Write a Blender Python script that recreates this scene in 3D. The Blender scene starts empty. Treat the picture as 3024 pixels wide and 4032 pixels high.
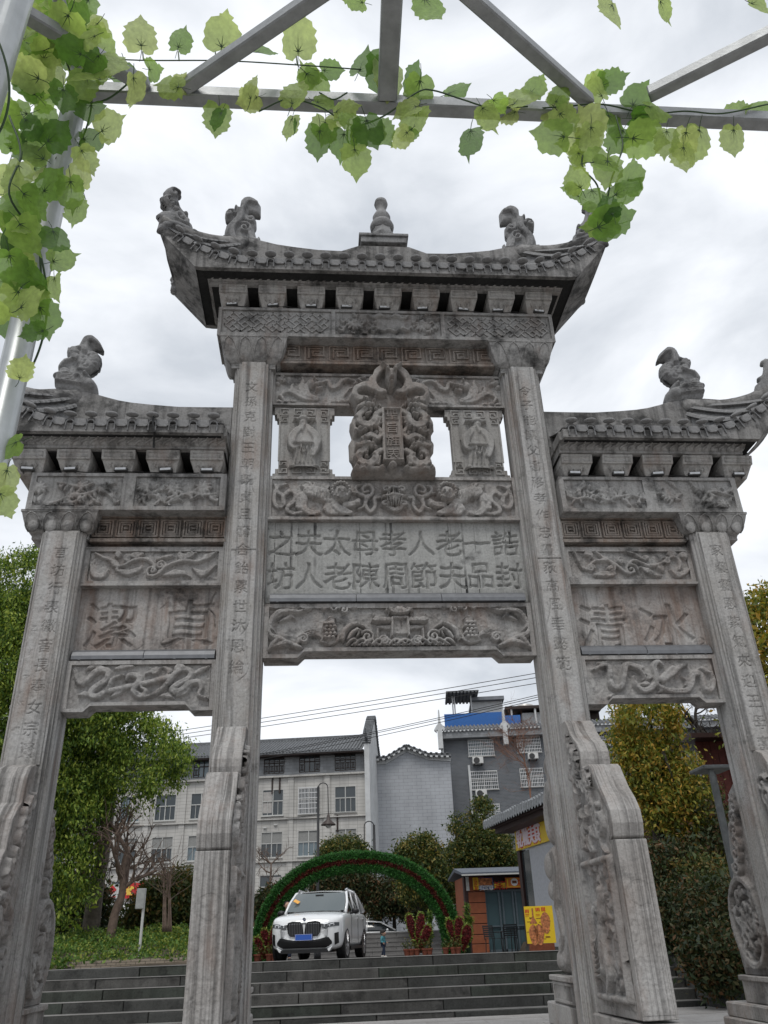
import bpy, math, random
import numpy as np
from mathutils import Vector, Matrix
random.seed(7); RNG = np.random.default_rng(11)
sc = bpy.context.scene
COL = sc.collection
PI = math.pi
# ------------------------------------------------------------------ camera
CAM = np.array([-0.98329, -9.5, 1.17])
YAW, PITCH, ROLL = math.radians(-5.01945), math.radians(27.88825), math.radians(-2.13103)
FPX, SRCW, SRCH = 3168.92, 3024.0, 4032.0
def cam_axes():
    cy, sy, cp, sp = math.cos(YAW), math.sin(YAW), math.cos(PITCH), math.sin(PITCH)
    w = np.array([-sy*cp, cy*cp, sp]); r = np.array([cy, sy, 0.0]); u = np.cross(r, w)
    cr, sr = math.cos(ROLL), math.sin(ROLL)
    return cr*r + sr*u, -sr*r + cr*u, w
AR, AU, AW = cam_axes()
cd = bpy.data.cameras.new('camera'); co = bpy.data.objects.new('camera', cd); COL.objects.link(co)
co.matrix_world = Matrix(((AR[0], AU[0], -AW[0], CAM[0]), (AR[1], AU[1], -AW[1], CAM[1]), (AR[2], AU[2], -AW[2], CAM[2]), (0, 0, 0, 1)))
cd.sensor_fit = 'VERTICAL'; cd.sensor_height = 36.0; cd.lens = 36.0*FPX/SRCH
cd.clip_start = 0.05; cd.clip_end = 3000
sc.camera = co
# ------------------------------------------------------------------ sky and sun (overcast)
SUN_EL, SUN_AZ = math.radians(60), math.radians(200)
wd = bpy.data.worlds.new('World'); sc.world = wd; wd.use_nodes = True
nt = wd.node_tree; nt.nodes.clear()
def N(t, **k):
    n = nt.nodes.new(t)
    for a, b in k.items(): setattr(n, a, b)
    return n
sky = N('ShaderNodeTexSky', sky_type='NISHITA', sun_disc=False, sun_elevation=SUN_EL, sun_rotation=SUN_AZ)
tc = N('ShaderNodeTexCoord'); mp = N('ShaderNodeMapping'); mp.inputs['Scale'].default_value = (1.0, 1.0, 2.2)
n1 = N('ShaderNodeTexNoise'); n1.inputs['Scale'].default_value = 3.0; n1.inputs['Detail'].default_value = 7; n1.inputs['Roughness'].default_value = .52; n1.inputs['Distortion'].default_value = .35
rp = N('ShaderNodeValToRGB'); rp.color_ramp.elements[0].position = .36; rp.color_ramp.elements[1].position = .62
rp.color_ramp.elements[0].color = (5.3, 5.65, 6.15, 1); rp.color_ramp.elements[1].color = (8.7, 8.95, 9.35, 1)
mx = N('ShaderNodeMixRGB'); mx.inputs[0].default_value = .96
bg = N('ShaderNodeBackground'); bg.inputs[1].default_value = .1; ow = N('ShaderNodeOutputWorld')
L = nt.links.new
L(tc.outputs['Generated'], mp.inputs[0]); L(mp.outputs[0], n1.inputs['Vector']); L(n1.outputs['Fac'], rp.inputs[0])
L(sky.outputs[0], mx.inputs[1]); L(rp.outputs[0], mx.inputs[2]); L(mx.outputs[0], bg.inputs[0]); L(bg.outputs[0], ow.inputs[0])
sd = bpy.data.lights.new('sun', 'SUN'); sd.energy = 1.25; sd.angle = math.radians(22); sd.color = (1, .97, .92)
so = bpy.data.objects.new('sun', sd); COL.objects.link(so)
so.rotation_euler = (PI/2 - SUN_EL, 0, PI - SUN_AZ)
sc.view_settings.view_transform = 'Standard'; sc.view_settings.look = 'None'; sc.view_settings.exposure = .3; sc.view_settings.gamma = 1
sc.view_settings.use_curve_mapping = False
# ------------------------------------------------------------------ measuring: a pixel of the photograph -> a point on a plane of the place
ZR = {'a': (560, 700, 1.659), 'b': (1500, 700, 1.659), 'c': (0, 1300, 1659/960), 'd': (2100, 1340, 1659/924), 'e': (1000, 1380, 1659/1100), 'f': (1000, 2040, 1659/1140),
      'g': (100, 2040, 1659/800), 'h': (2180, 2040, 1659/820), 'i': (180, 3300, 1659/900), 'j': (960, 3300, 2.37), 'k': (1500, 3100, 1659/760), 'l': (2080, 2780, 1659/944),
      'm': (700, 2600, 1.659), 'n': (1460, 2660, 1659/800), 'D': (0, 0, 1659/3024), 'S': (0, 0, 1.0)}
def ray(z, x, y):
    o = ZR[z]; sx = o[0] + x/o[2]; sy = o[1] + y/o[2]
    return AW + (sx - SRCW/2)/FPX*AR - (sy - SRCH/2)/FPX*AU
def atY(z, x, y, Y):
    d = ray(z, x, y); return CAM + (Y - CAM[1])/d[1]*d
def atX(z, x, y, X):
    d = ray(z, x, y); return CAM + (X - CAM[0])/d[0]*d
def atZ(z, x, y, Z):
    d = ray(z, x, y); return CAM + (Z - CAM[2])/d[2]*d
def atD(z, x, y, D):
    d = ray(z, x, y); return CAM + D/math.hypot(d[0], d[1])*d
def XZ(z, pts, Y):
    return [tuple(atY(z, p[0], p[1], Y)[[0, 2]]) for p in pts]
def YZ(z, pts, X):
    return [tuple(atX(z, p[0], p[1], X)[[1, 2]]) for p in pts]
# ------------------------------------------------------------------ mesh helpers
class MB:
    def __init__(s): s.v = []; s.f = []; s.mi = []; s.m = 0
    def add(s, vs, fs):
        b = len(s.v); s.v.extend([tuple(map(float, p)) for p in vs])
        for f in fs: s.f.append(tuple(b + i for i in f)); s.mi.append(s.m)
    def box(s, x0, x1, y0, y1, z0, z1):
        s.add([(x0,y0,z0),(x1,y0,z0),(x1,y1,z0),(x0,y1,z0),(x0,y0,z1),(x1,y0,z1),(x1,y1,z1),(x0,y1,z1)],
              [(0,3,2,1),(4,5,6,7),(0,1,5,4),(1,2,6,5),(2,3,7,6),(3,0,4,7)])
    def obox(s, c, sz, M=None):
        hx, hy, hz = sz[0]/2, sz[1]/2, sz[2]/2
        vs = [Vector((a*hx, b*hy, d*hz)) for d in (-1, 1) for a, b in ((-1,-1),(1,-1),(1,1),(-1,1))]
        if M is not None: vs = [M @ v for v in vs]
        s.add([v + Vector(c) for v in vs], [(0,3,2,1),(4,5,6,7),(0,1,5,4),(1,2,6,5),(2,3,7,6),(3,0,4,7)])
    def prism(s, poly, axis, a0, a1, cap=True):
        n = len(poly)
        def mk(u, w, a): return {'x': (a, u, w), 'y': (u, a, w), 'z': (u, w, a)}[axis]
        vs = [mk(u, w, a0) for u, w in poly] + [mk(u, w, a1) for u, w in poly]
        fs = [(i, (i+1) % n, n + (i+1) % n, n + i) for i in range(n)]
        if cap: fs += [tuple(range(n))[::-1], tuple(range(n, 2*n))]
        s.add(vs, fs)
    def tube(s, pts, r, n=8, cap=True, sq=None):
        P = [Vector(p) for p in pts]; m = len(P)
        if not hasattr(r, '__len__'): r = [r]*m
        t0 = (P[1]-P[0]).normalized(); up = Vector((0,0,1)) if abs(t0.z) < .9 else Vector((1,0,0))
        a = t0.cross(up).normalized(); vs = []
        for i in range(m):
            t = (P[min(i+1, m-1)] - P[max(i-1, 0)]).normalized()
            a = (a - t*a.dot(t)).normalized(); b = t.cross(a)
            for k in range(n):
                th = 2*PI*k/n + (PI/4 if n == 4 else 0)
                vs.append(P[i] + a*(r[i]*math.cos(th)) + b*(r[i]*math.sin(th)*(sq or 1)))
        fs = [(i*n+k, i*n+(k+1) % n, (i+1)*n+(k+1) % n, (i+1)*n+k) for i in range(m-1) for k in range(n)]
        if cap: fs += [tuple(range(n))[::-1], tuple(range((m-1)*n, m*n))]
        s.add(vs, fs)
    def lathe(s, prof, c=(0,0,0), n=16, M=None):
        vs = []
        for r, z in prof:
            for k in range(n):
                v = Vector((r*math.cos(2*PI*k/n), r*math.sin(2*PI*k/n), z))
                if M is not None: v = M @ v
                vs.append(v + Vector(c))
        m = len(prof)
        s.add(vs, [(i*n+k, i*n+(k+1) % n, (i+1)*n+(k+1) % n, (i+1)*n+k) for i in range(m-1) for k in range(n)] + [tuple(range(n))[::-1], tuple(range((m-1)*n, m*n))])
    def ell(s, c, r, n=10, m=6, M=None):
        prof = [(math.cos(t), math.sin(t)) for t in np.linspace(-PI/2+.02, PI/2-.02, m+1)]
        S = Matrix.Diagonal(Vector(r)); s.lathe(prof, c, n, (M @ S) if M is not None else S)
    def sheet(s, P):
        ny, nx = len(P), len(P[0]); b = [p for row in P for p in row]
        s.add(b, [(j*nx+i, j*nx+i+1, (j+1)*nx+i+1, (j+1)*nx+i) for j in range(ny-1) for i in range(nx-1)])
    def mesh(s, name, mats, smooth=False):
        me = bpy.data.meshes.new(name); me.from_pydata(s.v, [], s.f)
        for m in (mats if isinstance(mats, (list, tuple)) else [mats]): me.materials.append(m)
        if any(s.mi): me.polygons.foreach_set('material_index', s.mi)
        if smooth: me.polygons.foreach_set('use_smooth', [True]*len(me.polygons))
        me.update(); return me
    def build(s, name, mats, parent=None, smooth=False, bevel=0, auto=False):
        o = link(name, s.mesh(name, mats, smooth or auto), parent)
        if auto: smooth_angle(o)
        if bevel:
            b = o.modifiers.new('bevel', 'BEVEL'); b.width = bevel; b.segments = 1; b.limit_method = 'ANGLE'; b.angle_limit = .6
        return o
def smooth_angle(o, ang=.7):
    me = o.data; me.set_sharp_from_angle(angle=ang)
def link(name, me, parent=None):
    o = bpy.data.objects.new(name, me); COL.objects.link(o)
    if parent is not None: o.parent = parent
    return o
def thing(name, label, cat, loc=(0,0,0), rz=0, group=None):
    o = bpy.data.objects.new(name, None); COL.objects.link(o); o.location = loc; o.rotation_euler = (0,0,rz)
    o.empty_display_size = .2; return tag(o, label, cat, group)
def tag(o, label=None, cat=None, group=None, kind=None):
    for k, v in (('label', label), ('category', cat), ('group', group), ('kind', kind)):
        if v: o[k] = v
    return o
def copy_tree(o, parent=None):
    c = o.copy(); COL.objects.link(c); c.parent = parent
    for ch in [x for x in KIDS.get(o.name, [])] or list(o.children): copy_tree(ch, c)
    return c
KIDS = {}
def cr_spline(pts, k=6):
    P = np.array(pts, float)
    if len(P) < 3: return P
    Q = np.vstack([2*P[0]-P[1], P, 2*P[-1]-P[-2]]); out = []
    for i in range(1, len(Q)-2):
        p0, p1, p2, p3 = Q[i-1], Q[i], Q[i+1], Q[i+2]
        for t in np.linspace(0, 1, k, endpoint=False):
            out.append(.5*((2*p1) + (-p0+p2)*t + (2*p0-5*p1+4*p2-p3)*t*t + (-p0+3*p1-3*p2+p3)*t**3))
    out.append(P[-1]); return np.array(out)
def vnoise(X, Z, scale, seed=0):
    r = np.random.default_rng(seed).random((64, 64)); x = X*scale; z = Z*scale
    xi = np.floor(x).astype(int); zi = np.floor(z).astype(int); fx = x - xi; fz = z - zi
    fx = fx*fx*(3-2*fx); fz = fz*fz*(3-2*fz); g = lambda a, b: r[a % 64, b % 64]
    return (g(xi,zi)*(1-fx)+g(xi+1,zi)*fx)*(1-fz) + (g(xi,zi+1)*(1-fx)+g(xi+1,zi+1)*fx)*fz
def inside(poly, X, Z):
    c = np.zeros(X.shape, bool); n = len(poly)
    for i in range(n):
        x0, z0 = poly[i]; x1, z1 = poly[(i+1) % n]
        if z0 == z1: continue
        c ^= ((z0 > Z) != (z1 > Z)) & (X < (x1-x0)*(Z-z0)/(z1-z0) + x0)
    return c
def edge_dist(poly, X, Z, closed=True):
    d = np.full(X.shape, 1e9); n = len(poly)
    for i in range(n if closed else n-1):
        a = np.array(poly[i]); b = np.array(poly[(i+1) % n]); ab = b-a; l = max(ab@ab, 1e-12)
        t = np.clip(((X-a[0])*ab[0] + (Z-a[1])*ab[1])/l, 0, 1)
        d = np.minimum(d, np.hypot(X-a[0]-t*ab[0], Z-a[1]-t*ab[1]))
    return d
K_REL = 1.6
class HF:
    """carved relief: a height field over a rectangle (u, w), heights from strokes, mounds and cut lines"""
    def __init__(s, u0, u1, w0, w1, res=.0125, pit=.004, seed=0):
        s.nu = max(3, int(round((u1-u0)/res))+1); s.nw = max(3, int(round((w1-w0)/res))+1)
        s.u = np.linspace(u0, u1, s.nu); s.w = np.linspace(w0, w1, s.nw); s.U, s.W = np.meshgrid(s.u, s.w)
        s.k = K_REL; s.h = np.zeros(s.U.shape); s.seed = seed; s.pit = pit; s.mir = None
    def _win(s, lo, hi):
        i0, i1 = np.searchsorted(s.u, lo[0]), np.searchsorted(s.u, hi[0]); j0, j1 = np.searchsorted(s.w, lo[1]), np.searchsorted(s.w, hi[1])
        return slice(j0, j1), slice(i0, i1)
    def tube(s, pts, w, h, k=6, flat=1.5, groove=0, base=0):
        if not groove and np.max(w) > .034: groove = 1
        P = cr_spline(pts, k) if len(pts) > 2 else np.array(pts, float); m = len(P)
        ws = np.interp(np.linspace(0, 1, m), np.linspace(0, 1, len(w)), w) if hasattr(w, '__len__') else np.full(m, w)
        for i in range(m-1):
            a, b = P[i], P[i+1]; wm = max(ws[i], ws[i+1])
            sl = s._win(np.minimum(a, b)-wm, np.maximum(a, b)+wm)
            U, W = s.U[sl], s.W[sl]
            if U.size == 0: continue
            ab = b-a; t = np.clip(((U-a[0])*ab[0]+(W-a[1])*ab[1])/max(ab@ab, 1e-12), 0, 1)
            dx, dz = U-a[0]-t*ab[0], W-a[1]-t*ab[1]; d = np.hypot(dx, dz)
            r = d/np.maximum(ws[i]+(ws[i+1]-ws[i])*t, 1e-6)
            hh = h*np.sqrt(np.clip(1-r**(2*flat), 0, 1))
            if groove: hh = hh*(1-.3*(.5+.5*np.cos(np.sign(dx*ab[1]-dz*ab[0])*r*PI*groove)))
            s.h[sl] = np.maximum(s.h[sl], np.where(r < 1, hh+base, -1))
        return s
    def ell(s, c, ru, rw, h, ang=0, base=0, flat=1.0):
        R = max(ru, rw); sl = s._win((c[0]-R, c[1]-R), (c[0]+R, c[1]+R)); U, W = s.U[sl]-c[0], s.W[sl]-c[1]
        if U.size == 0: return s
        ca, sa = math.cos(ang), math.sin(ang); r = np.hypot((U*ca+W*sa)/ru, (-U*sa+W*ca)/rw)
        s.h[sl] = np.maximum(s.h[sl], np.where(r < 1, base+h*np.sqrt(np.clip(1-r**(2*flat), 0, 1)), -1)); return s
    def poly(s, pts, h, soft=.02):
        P = np.array(pts); sl = s._win(P.min(0), P.max(0)); U, W = s.U[sl], s.W[sl]
        if U.size == 0: return s
        hh = np.where(inside(pts, U, W), h*np.sqrt(np.clip(edge_dist(pts, U, W)/soft, 0, 1)), -1); s.h[sl] = np.maximum(s.h[sl], hh); return s
    def cut(s, pts, w, d, k=5):
        P = cr_spline(pts, k) if len(pts) > 2 else np.array(pts, float)
        for i in range(len(P)-1):
            a, b = P[i], P[i+1]; sl = s._win(np.minimum(a, b)-w, np.maximum(a, b)+w); U, W = s.U[sl], s.W[sl]
            if U.size == 0: continue
            ab = b-a; t = np.clip(((U-a[0])*ab[0]+(W-a[1])*ab[1])/max(ab@ab, 1e-12), 0, 1); r = np.hypot(U-a[0]-t*ab[0], W-a[1]-t*ab[1])/w
            s.c = getattr(s, 'c', np.zeros(s.h.shape)); s.c[sl] = np.maximum(s.c[sl], d*np.clip(1-r, 0, 1))
        return s
    def spiral(s, c, r, turns, w, h, a0=0, sg=1, **k):
        n = int(10*turns)+3; t = np.linspace(0, 1, n)
        return s.tube([(c[0]+r*(1-.86*q)*math.cos(a0+sg*q*turns*2*PI), c[1]+r*(1-.86*q)*math.sin(a0+sg*q*turns*2*PI)) for q in t], w, h, 3, **k)
    def final(s):
        h = s.h*s.k - getattr(s, 'c', 0)*1.3
        if s.pit:
            h = h + s.pit*(vnoise(s.U+37, s.W+11, 28, s.seed)-.5) + s.pit*.7*(vnoise(s.U+7, s.W+3, 60, s.seed+1)-.5)
        return h
    def build(s, name, mat, parent, fn, smooth=True, mask=None, skirt=.05):
        h = s.final(); mb_v = [fn(s.U[j, i], s.W[j, i], h[j, i]) for j in range(s.nw) for i in range(s.nu)]
        f = []
        for j in range(s.nw-1):
            for i in range(s.nu-1):
                if mask is None or (mask[j, i] and mask[j+1, i] and mask[j, i+1] and mask[j+1, i+1]):
                    f.append((j*s.nu+i, j*s.nu+i+1, (j+1)*s.nu+i+1, (j+1)*s.nu+i))
        b = MB(); b.v = mb_v; b.f = f; b.mi = [0]*len(f)
        return b.build(name, mat, parent, smooth=smooth)
def puff(name, poly, thick, res, mat, parent, fn, strokes=None, edge=.06, seed=0, kk=1.):
    """a carved figure: an outline swollen to both sides (strokes are carved into both faces); fn(u, w, h) -> xyz"""
    P = np.array(poly); lo = P.min(0)-res; hi = P.max(0)+res; g = HF(lo[0], hi[0], lo[1], hi[1], res, .006, seed)
    m = inside(poly, g.U, g.W); ed = edge_dist(poly, g.U, g.W)
    # pull the grid's border points onto the outline
    g.h[:] = 0
    g.k = kk
    if strokes: strokes(g)
    base = thick*np.sqrt(np.clip(1-(1-np.clip(ed/edge, 0, 1))**2, 0, 1)); h = (base + g.final()*np.clip(ed/.03, 0, 1))*m
    keep = m | False
    pad = keep.copy(); pad[1:, :] |= keep[:-1, :]; pad[:-1, :] |= keep[1:, :]; pad[:, 1:] |= keep[:, :-1]; pad[:, :-1] |= keep[:, 1:]
    U, W = g.U.copy(), g.W.copy()
    rim = pad & ~keep
    js, is_ = np.nonzero(rim)
    for j, i in zip(js, is_):
        p = np.array((U[j, i], W[j, i])); best = None
        for k in range(len(P)):
            a, b = P[k], P[(k+1) % len(P)]; ab = b-a; t = min(1, max(0, ((p-a)@ab)/max(ab@ab, 1e-12))); q = a+t*ab; dd = (p-q)@(p-q)
            if best is None or dd < best[0]: best = (dd, q)
        U[j, i], W[j, i] = best[1]; h[j, i] = 0
    idx = -np.ones(U.shape, int); idx[pad] = np.arange(pad.sum()); n = pad.sum()
    vs = [fn(U[j, i], W[j, i], h[j, i]) for j, i in zip(*np.nonzero(pad))] + [fn(U[j, i], W[j, i], -h[j, i]) for j, i in zip(*np.nonzero(pad))]
    f = []
    for j in range(g.nw-1):
        for i in range(g.nu-1):
            q = (idx[j, i], idx[j, i+1], idx[j+1, i+1], idx[j+1, i])
            if min(q) >= 0: f.append(q); f.append(tuple(n+k for k in q[::-1]))
    b = MB(); b.v = vs; b.f = f; b.mi = [0]*len(f)
    return b.build(name, mat, parent, smooth=True)
# ------------------------------------------------------------------ materials
def new_mat(name):
    m = bpy.data.materials.new(name); m.use_nodes = True; t = m.node_tree
    return m, t, t.nodes['Principled BSDF'], t.nodes['Material Output']
class G:
    """small node-graph builder"""
    def __init__(s, t, coord='Object'):
        s.t = t; s.c = t.nodes.new('ShaderNodeTexCoord').outputs[coord]
    def map(s, sc_, rot=(0,0,0), loc=(0,0,0)):
        m = s.t.nodes.new('ShaderNodeMapping'); m.inputs['Scale'].default_value = sc_; m.inputs['Rotation'].default_value = rot; m.inputs['Location'].default_value = loc
        s.t.links.new(s.c, m.inputs[0]); return m.outputs[0]
    def noise(s, scale, detail=4, rough=.55, v=None, dist=0):
        n = s.t.nodes.new('ShaderNodeTexNoise'); n.inputs['Scale'].default_value = scale; n.inputs['Detail'].default_value = detail; n.inputs['Roughness'].default_value = rough; n.inputs['Distortion'].default_value = dist
        s.t.links.new(v if v is not None else s.c, n.inputs['Vector']); return n.outputs['Fac']
    def vor(s, scale, v=None, feat='F1'):
        n = s.t.nodes.new('ShaderNodeTexVoronoi'); n.inputs['Scale'].default_value = scale; n.feature = feat
        s.t.links.new(v if v is not None else s.c, n.inputs['Vector']); return n
    def ramp(s, f, stops):
        r = s.t.nodes.new('ShaderNodeValToRGB'); e = r.color_ramp.elements
        while len(e) < len(stops): e.new(.5)
        for k, (p, c) in enumerate(stops):
            e[k].position = p; e[k].color = (*c, 1) if hasattr(c, '__len__') else (c, c, c, 1)
        s.t.links.new(f, r.inputs[0]); return r.outputs[0]
    def mix(s, a, b, f, mode='MIX'):
        m = s.t.nodes.new('ShaderNodeMixRGB'); m.blend_type = mode
        for k, x in ((0, f), (1, a), (2, b)):
            if hasattr(x, 'is_output') or hasattr(x, 'links'): s.t.links.new(x, m.inputs[k])
            elif hasattr(x, '__len__'): m.inputs[k].default_value = (*x, 1)
            else: m.inputs[k].default_value = x if k == 0 else (x, x, x, 1)
        return m.outputs[0]
    def math(s, op, a, b=0.5):
        m = s.t.nodes.new('ShaderNodeMath'); m.operation = op
        for k, x in ((0, a), (1, b)):
            if hasattr(x, 'links'): s.t.links.new(x, m.inputs[k])
            else: m.inputs[k].default_value = x
        return m.outputs[0]
    def bump(s, h, strength, dist=.02):
        b = s.t.nodes.new('ShaderNodeBump'); b.inputs['Strength'].default_value = strength; b.inputs['Distance'].default_value = dist
        s.t.links.new(h, b.inputs['Height']); return b.outputs[0]
def stone(name, c1, c2, dark=(.02,.02,.02), streak=.5, black=.0, rust=0., drip=0., bump=.5, rustc=(.16,.085,.05), sx=9., sz=.45, sy=0, rt=.5):
    """weathered grey limestone: patches, vertical rain streaks, black lichen, rusty runs, dark drips"""
    m, t, b, o = new_mat(name); g = G(t)
    col = g.mix(c1, c2, g.ramp(g.noise(1.7, 6, .6), [(.35, 0.), (.65, 1.)]))
    st = g.ramp(g.noise(1.0, 4, .6, g.map((sx, sy or sx, sz)), 1.1 if sy else .3), [(.34, 1-streak), (.52, 1.), (.7, 1.), (.8, 1+.3*streak)])
    col = g.mix(col, st, 1., 'MULTIPLY')
    col = g.mix(col, g.ramp(g.noise(34, 5, .7), [(.25, .66), (.5, 1.), (.8, 1.22)]), 1., 'MULTIPLY')
    if rust:
        rm = g.math('MULTIPLY', g.ramp(g.noise(1.5, 5, .6, g.map((1.6, 1.6, .8), loc=(3, 1, 2))), [(rt, 0.), (rt+.18, 1.)]), g.ramp(g.noise(1., 3, .6, g.map((14, 14, 1.))), [(.35, .3), (.6, 1.)]))
        col = g.mix(col, rustc, g.math('MULTIPLY', rm, rust))
    if black:
        bm = g.math('MULTIPLY', g.ramp(g.noise(2.6, 7, .68, g.map((1, 1, 1.3), loc=(5, 2, 9))), [(.62-black*.3, 0.), (.78-black*.3, 1.)]), .82)
        col = g.mix(col, dark, bm)
    if drip:
        dm = g.math('MULTIPLY', g.ramp(g.noise(1., 2, .5, g.map((22, 22, .12), loc=(2, 7, 1)), .2), [(.60, 0.), (.65, 1.)]), g.ramp(g.noise(1.1, 3), [(.45, 0.), (.6, 1.)]))
        col = g.mix(col, dark, g.math('MULTIPLY', dm, drip))
    t.links.new(col, b.inputs['Base Color']); b.inputs['Roughness'].default_value = .9; b.inputs['Specular IOR Level'].default_value = .25
    t.links.new(g.bump(g.math('ADD', g.noise(55, 6, .75), g.math('MULTIPLY', g.noise(1., 4, .6, g.map((26, 26, 1.5))), .8)), bump, .012), b.inputs['Normal'])
    return m
def plain(name, c, rough=.6, metal=0., var=.12, scale=12, bump=0., spec=.4, coord='Object', coat=0.):
    m, t, b, o = new_mat(name); g = G(t, coord)
    if var:
        col = g.mix(c, g.ramp(g.noise(scale, 5, .6), [(.25, 1-var*2), (.75, 1+var)]), 1., 'MULTIPLY'); t.links.new(col, b.inputs['Base Color'])
    else: b.inputs['Base Color'].default_value = (*c, 1)
    b.inputs['Roughness'].default_value = rough; b.inputs['Metallic'].default_value = metal; b.inputs['Specular IOR Level'].default_value = spec
    if coat: b.inputs['Coat Weight'].default_value = coat; b.inputs['Coat Roughness'].default_value = .08
    if bump: t.links.new(g.bump(g.noise(scale*4, 5, .7), bump, .01), b.inputs['Normal'])
    return m
def glass(name, c=(.03,.035,.04), rough=.08, alpha=1.):
    m, t, b, o = new_mat(name); b.inputs['Base Color'].default_value = (*c, 1); b.inputs['Roughness'].default_value = rough; b.inputs['Specular IOR Level'].default_value = .7
    return m
def leafy(name, cols, trans=.35, rough=.55, scale=1.3, spec=.3):
    """foliage: colour varies leaf by leaf (random per mesh island) and by clump; light passes through"""
    m, t, b, o = new_mat(name); g = G(t)
    geo = t.nodes.new('ShaderNodeNewGeometry'); r = geo.outputs['Random Per Island']
    col = g.ramp(g.math('ADD', g.math('MULTIPLY', r, .6), g.math('MULTIPLY', g.noise(scale, 3), .5)), [(k/(max(1, len(cols)-1))*.7+.15, c) for k, c in enumerate(cols)])
    t.links.new(col, b.inputs['Base Color']); b.inputs['Roughness'].default_value = rough; b.inputs['Specular IOR Level'].default_value = spec
    tr = t.nodes.new('ShaderNodeBsdfTranslucent'); t.links.new(g.mix(col, (1.3, 1.25, .6), 1., 'MULTIPLY'), tr.inputs[0])
    mx_ = t.nodes.new('ShaderNodeMixShader'); mx_.inputs[0].default_value = trans
    t.links.new(b.outputs[0], mx_.inputs[1]); t.links.new(tr.outputs[0], mx_.inputs[2]); t.links.new(mx_.outputs[0], o.inputs[0])
    return m
def blocks(name, c, cm, bw, bh, mort, var=.2, offset=.5, rot=None, bump=.3, streak=0., tint=None):
    """masonry far away: courses by a brick texture on (along, up)"""
    m, t, b, o = new_mat(name); g = G(t)
    sep = t.nodes.new('ShaderNodeSeparateXYZ'); t.links.new(g.c, sep.inputs[0])
    cb = t.nodes.new('ShaderNodeCombineXYZ'); t.links.new(g.math('ADD', sep.outputs[0], sep.outputs[1]), cb.inputs[0]); t.links.new(sep.outputs[2], cb.inputs[1])
    n = t.nodes.new('ShaderNodeTexBrick'); t.links.new(cb.outputs[0], n.inputs['Vector'])
    n.inputs['Scale'].default_value = 1; n.inputs['Brick Width'].default_value = bw; n.inputs['Row Height'].default_value = bh; n.inputs['Mortar Size'].default_value = mort; n.offset = offset
    n.inputs['Color1'].default_value = (*[x*(1-var) for x in c], 1); n.inputs['Color2'].default_value = (*[min(1, x*(1+var)) for x in c], 1); n.inputs['Mortar'].default_value = (*cm, 1)
    col = g.mix(n.outputs['Color'], g.ramp(g.noise(.5, 5, .6), [(.3, .82), (.7, 1.08)]), 1., 'MULTIPLY')
    if streak: col = g.mix(col, g.ramp(g.noise(1., 4, .6, g.map((1.5, 1.5, .15))), [(.3, 1-streak), (.6, 1.)]), 1., 'MULTIPLY')
    t.links.new(col, b.inputs['Base Color']); b.inputs['Roughness'].default_value = .75
    if bump: t.links.new(g.bump(g.math('SUBTRACT', 1., n.outputs['Fac']), bump, .02), b.inputs['Normal'])
    return m
S_PIL = stone('pillar_stone', (0.385,0.382,0.377), (0.315,0.304,0.289), streak=.55, rust=.45, black=.08, bump=.6, sx=12)
S_SLAB = stone('slab_stone', (0.370,0.361,0.350), (0.291,0.275,0.260), streak=.62, black=.1, rust=.4, bump=.6, sx=17, sz=.2, sy=1.1)
S_BEAM = stone('beam_stone', (0.372,0.367,0.358), (0.281,0.263,0.249), streak=.4, rust=.45, black=.28, bump=.8)
S_CARVE = stone('carved_stone', (0.371,0.364,0.354), (0.281,0.263,0.249), streak=.25, rust=.45, black=.26, bump=1., sx=5)
S_TEXT = stone('text_panel_stone', (.325,.328,.318), (.28,.28,.27), streak=.18, drip=1., black=.1, bump=.35)
S_SIDE = stone('side_panel_stone', (0.381,0.372,0.360), (0.229,0.203,0.188), streak=.5, rust=.5, black=.3, bump=.4, rt=.44)
S_UP = stone('upper_stone', (0.354,0.351,0.345), (0.256,0.249,0.240), streak=.4, black=.38, rust=.35, bump=.9)
S_BAND = stone('rusty_band_stone', (.30,.28,.26), (.21,.175,.15), streak=.45, black=.42, rust=.5, bump=.8, rt=.44)
S_DARK = stone('eave_stone', (.29,.285,.28), (.19,.185,.178), streak=.5, black=.5, bump=.9)
S_ROOF = stone('roof_stone', (.29,.29,.29), (.2,.2,.202), streak=.2, black=.35, bump=.8)
S_TAB = stone('tablet_stone', (0.305,0.293,0.279), (0.224,0.201,0.184), streak=.25, black=.22, rust=.4, bump=.8, rt=.45)
S_BRK = stone('bracket_stone', (0.414,0.409,0.400), (0.315,0.304,0.289), streak=.4, black=.16, rust=.45, bump=.8)
S_SHADE = stone('shade_black_stone', (.03,.03,.03), (.018,.018,.018), streak=.3, bump=.6)  # near-black: the deep shade under the eaves is put into the colour
S_FIG = stone('figure_panel_stone', (.34,.335,.325), (.27,.26,.245), streak=.3, black=.12, rust=.25, bump=.6)
LAMP_DK = plain('lamp_housing', (.06,.06,.06), .5)
LAMP_LT = plain('lamp_lens', (.62,.64,.66), .3)
BAR_M = plain('light_bar_metal', (.15,.155,.165), .45, .3)
CABLE = plain('black_cable', (.012,.012,.012), .6, var=0)
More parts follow.
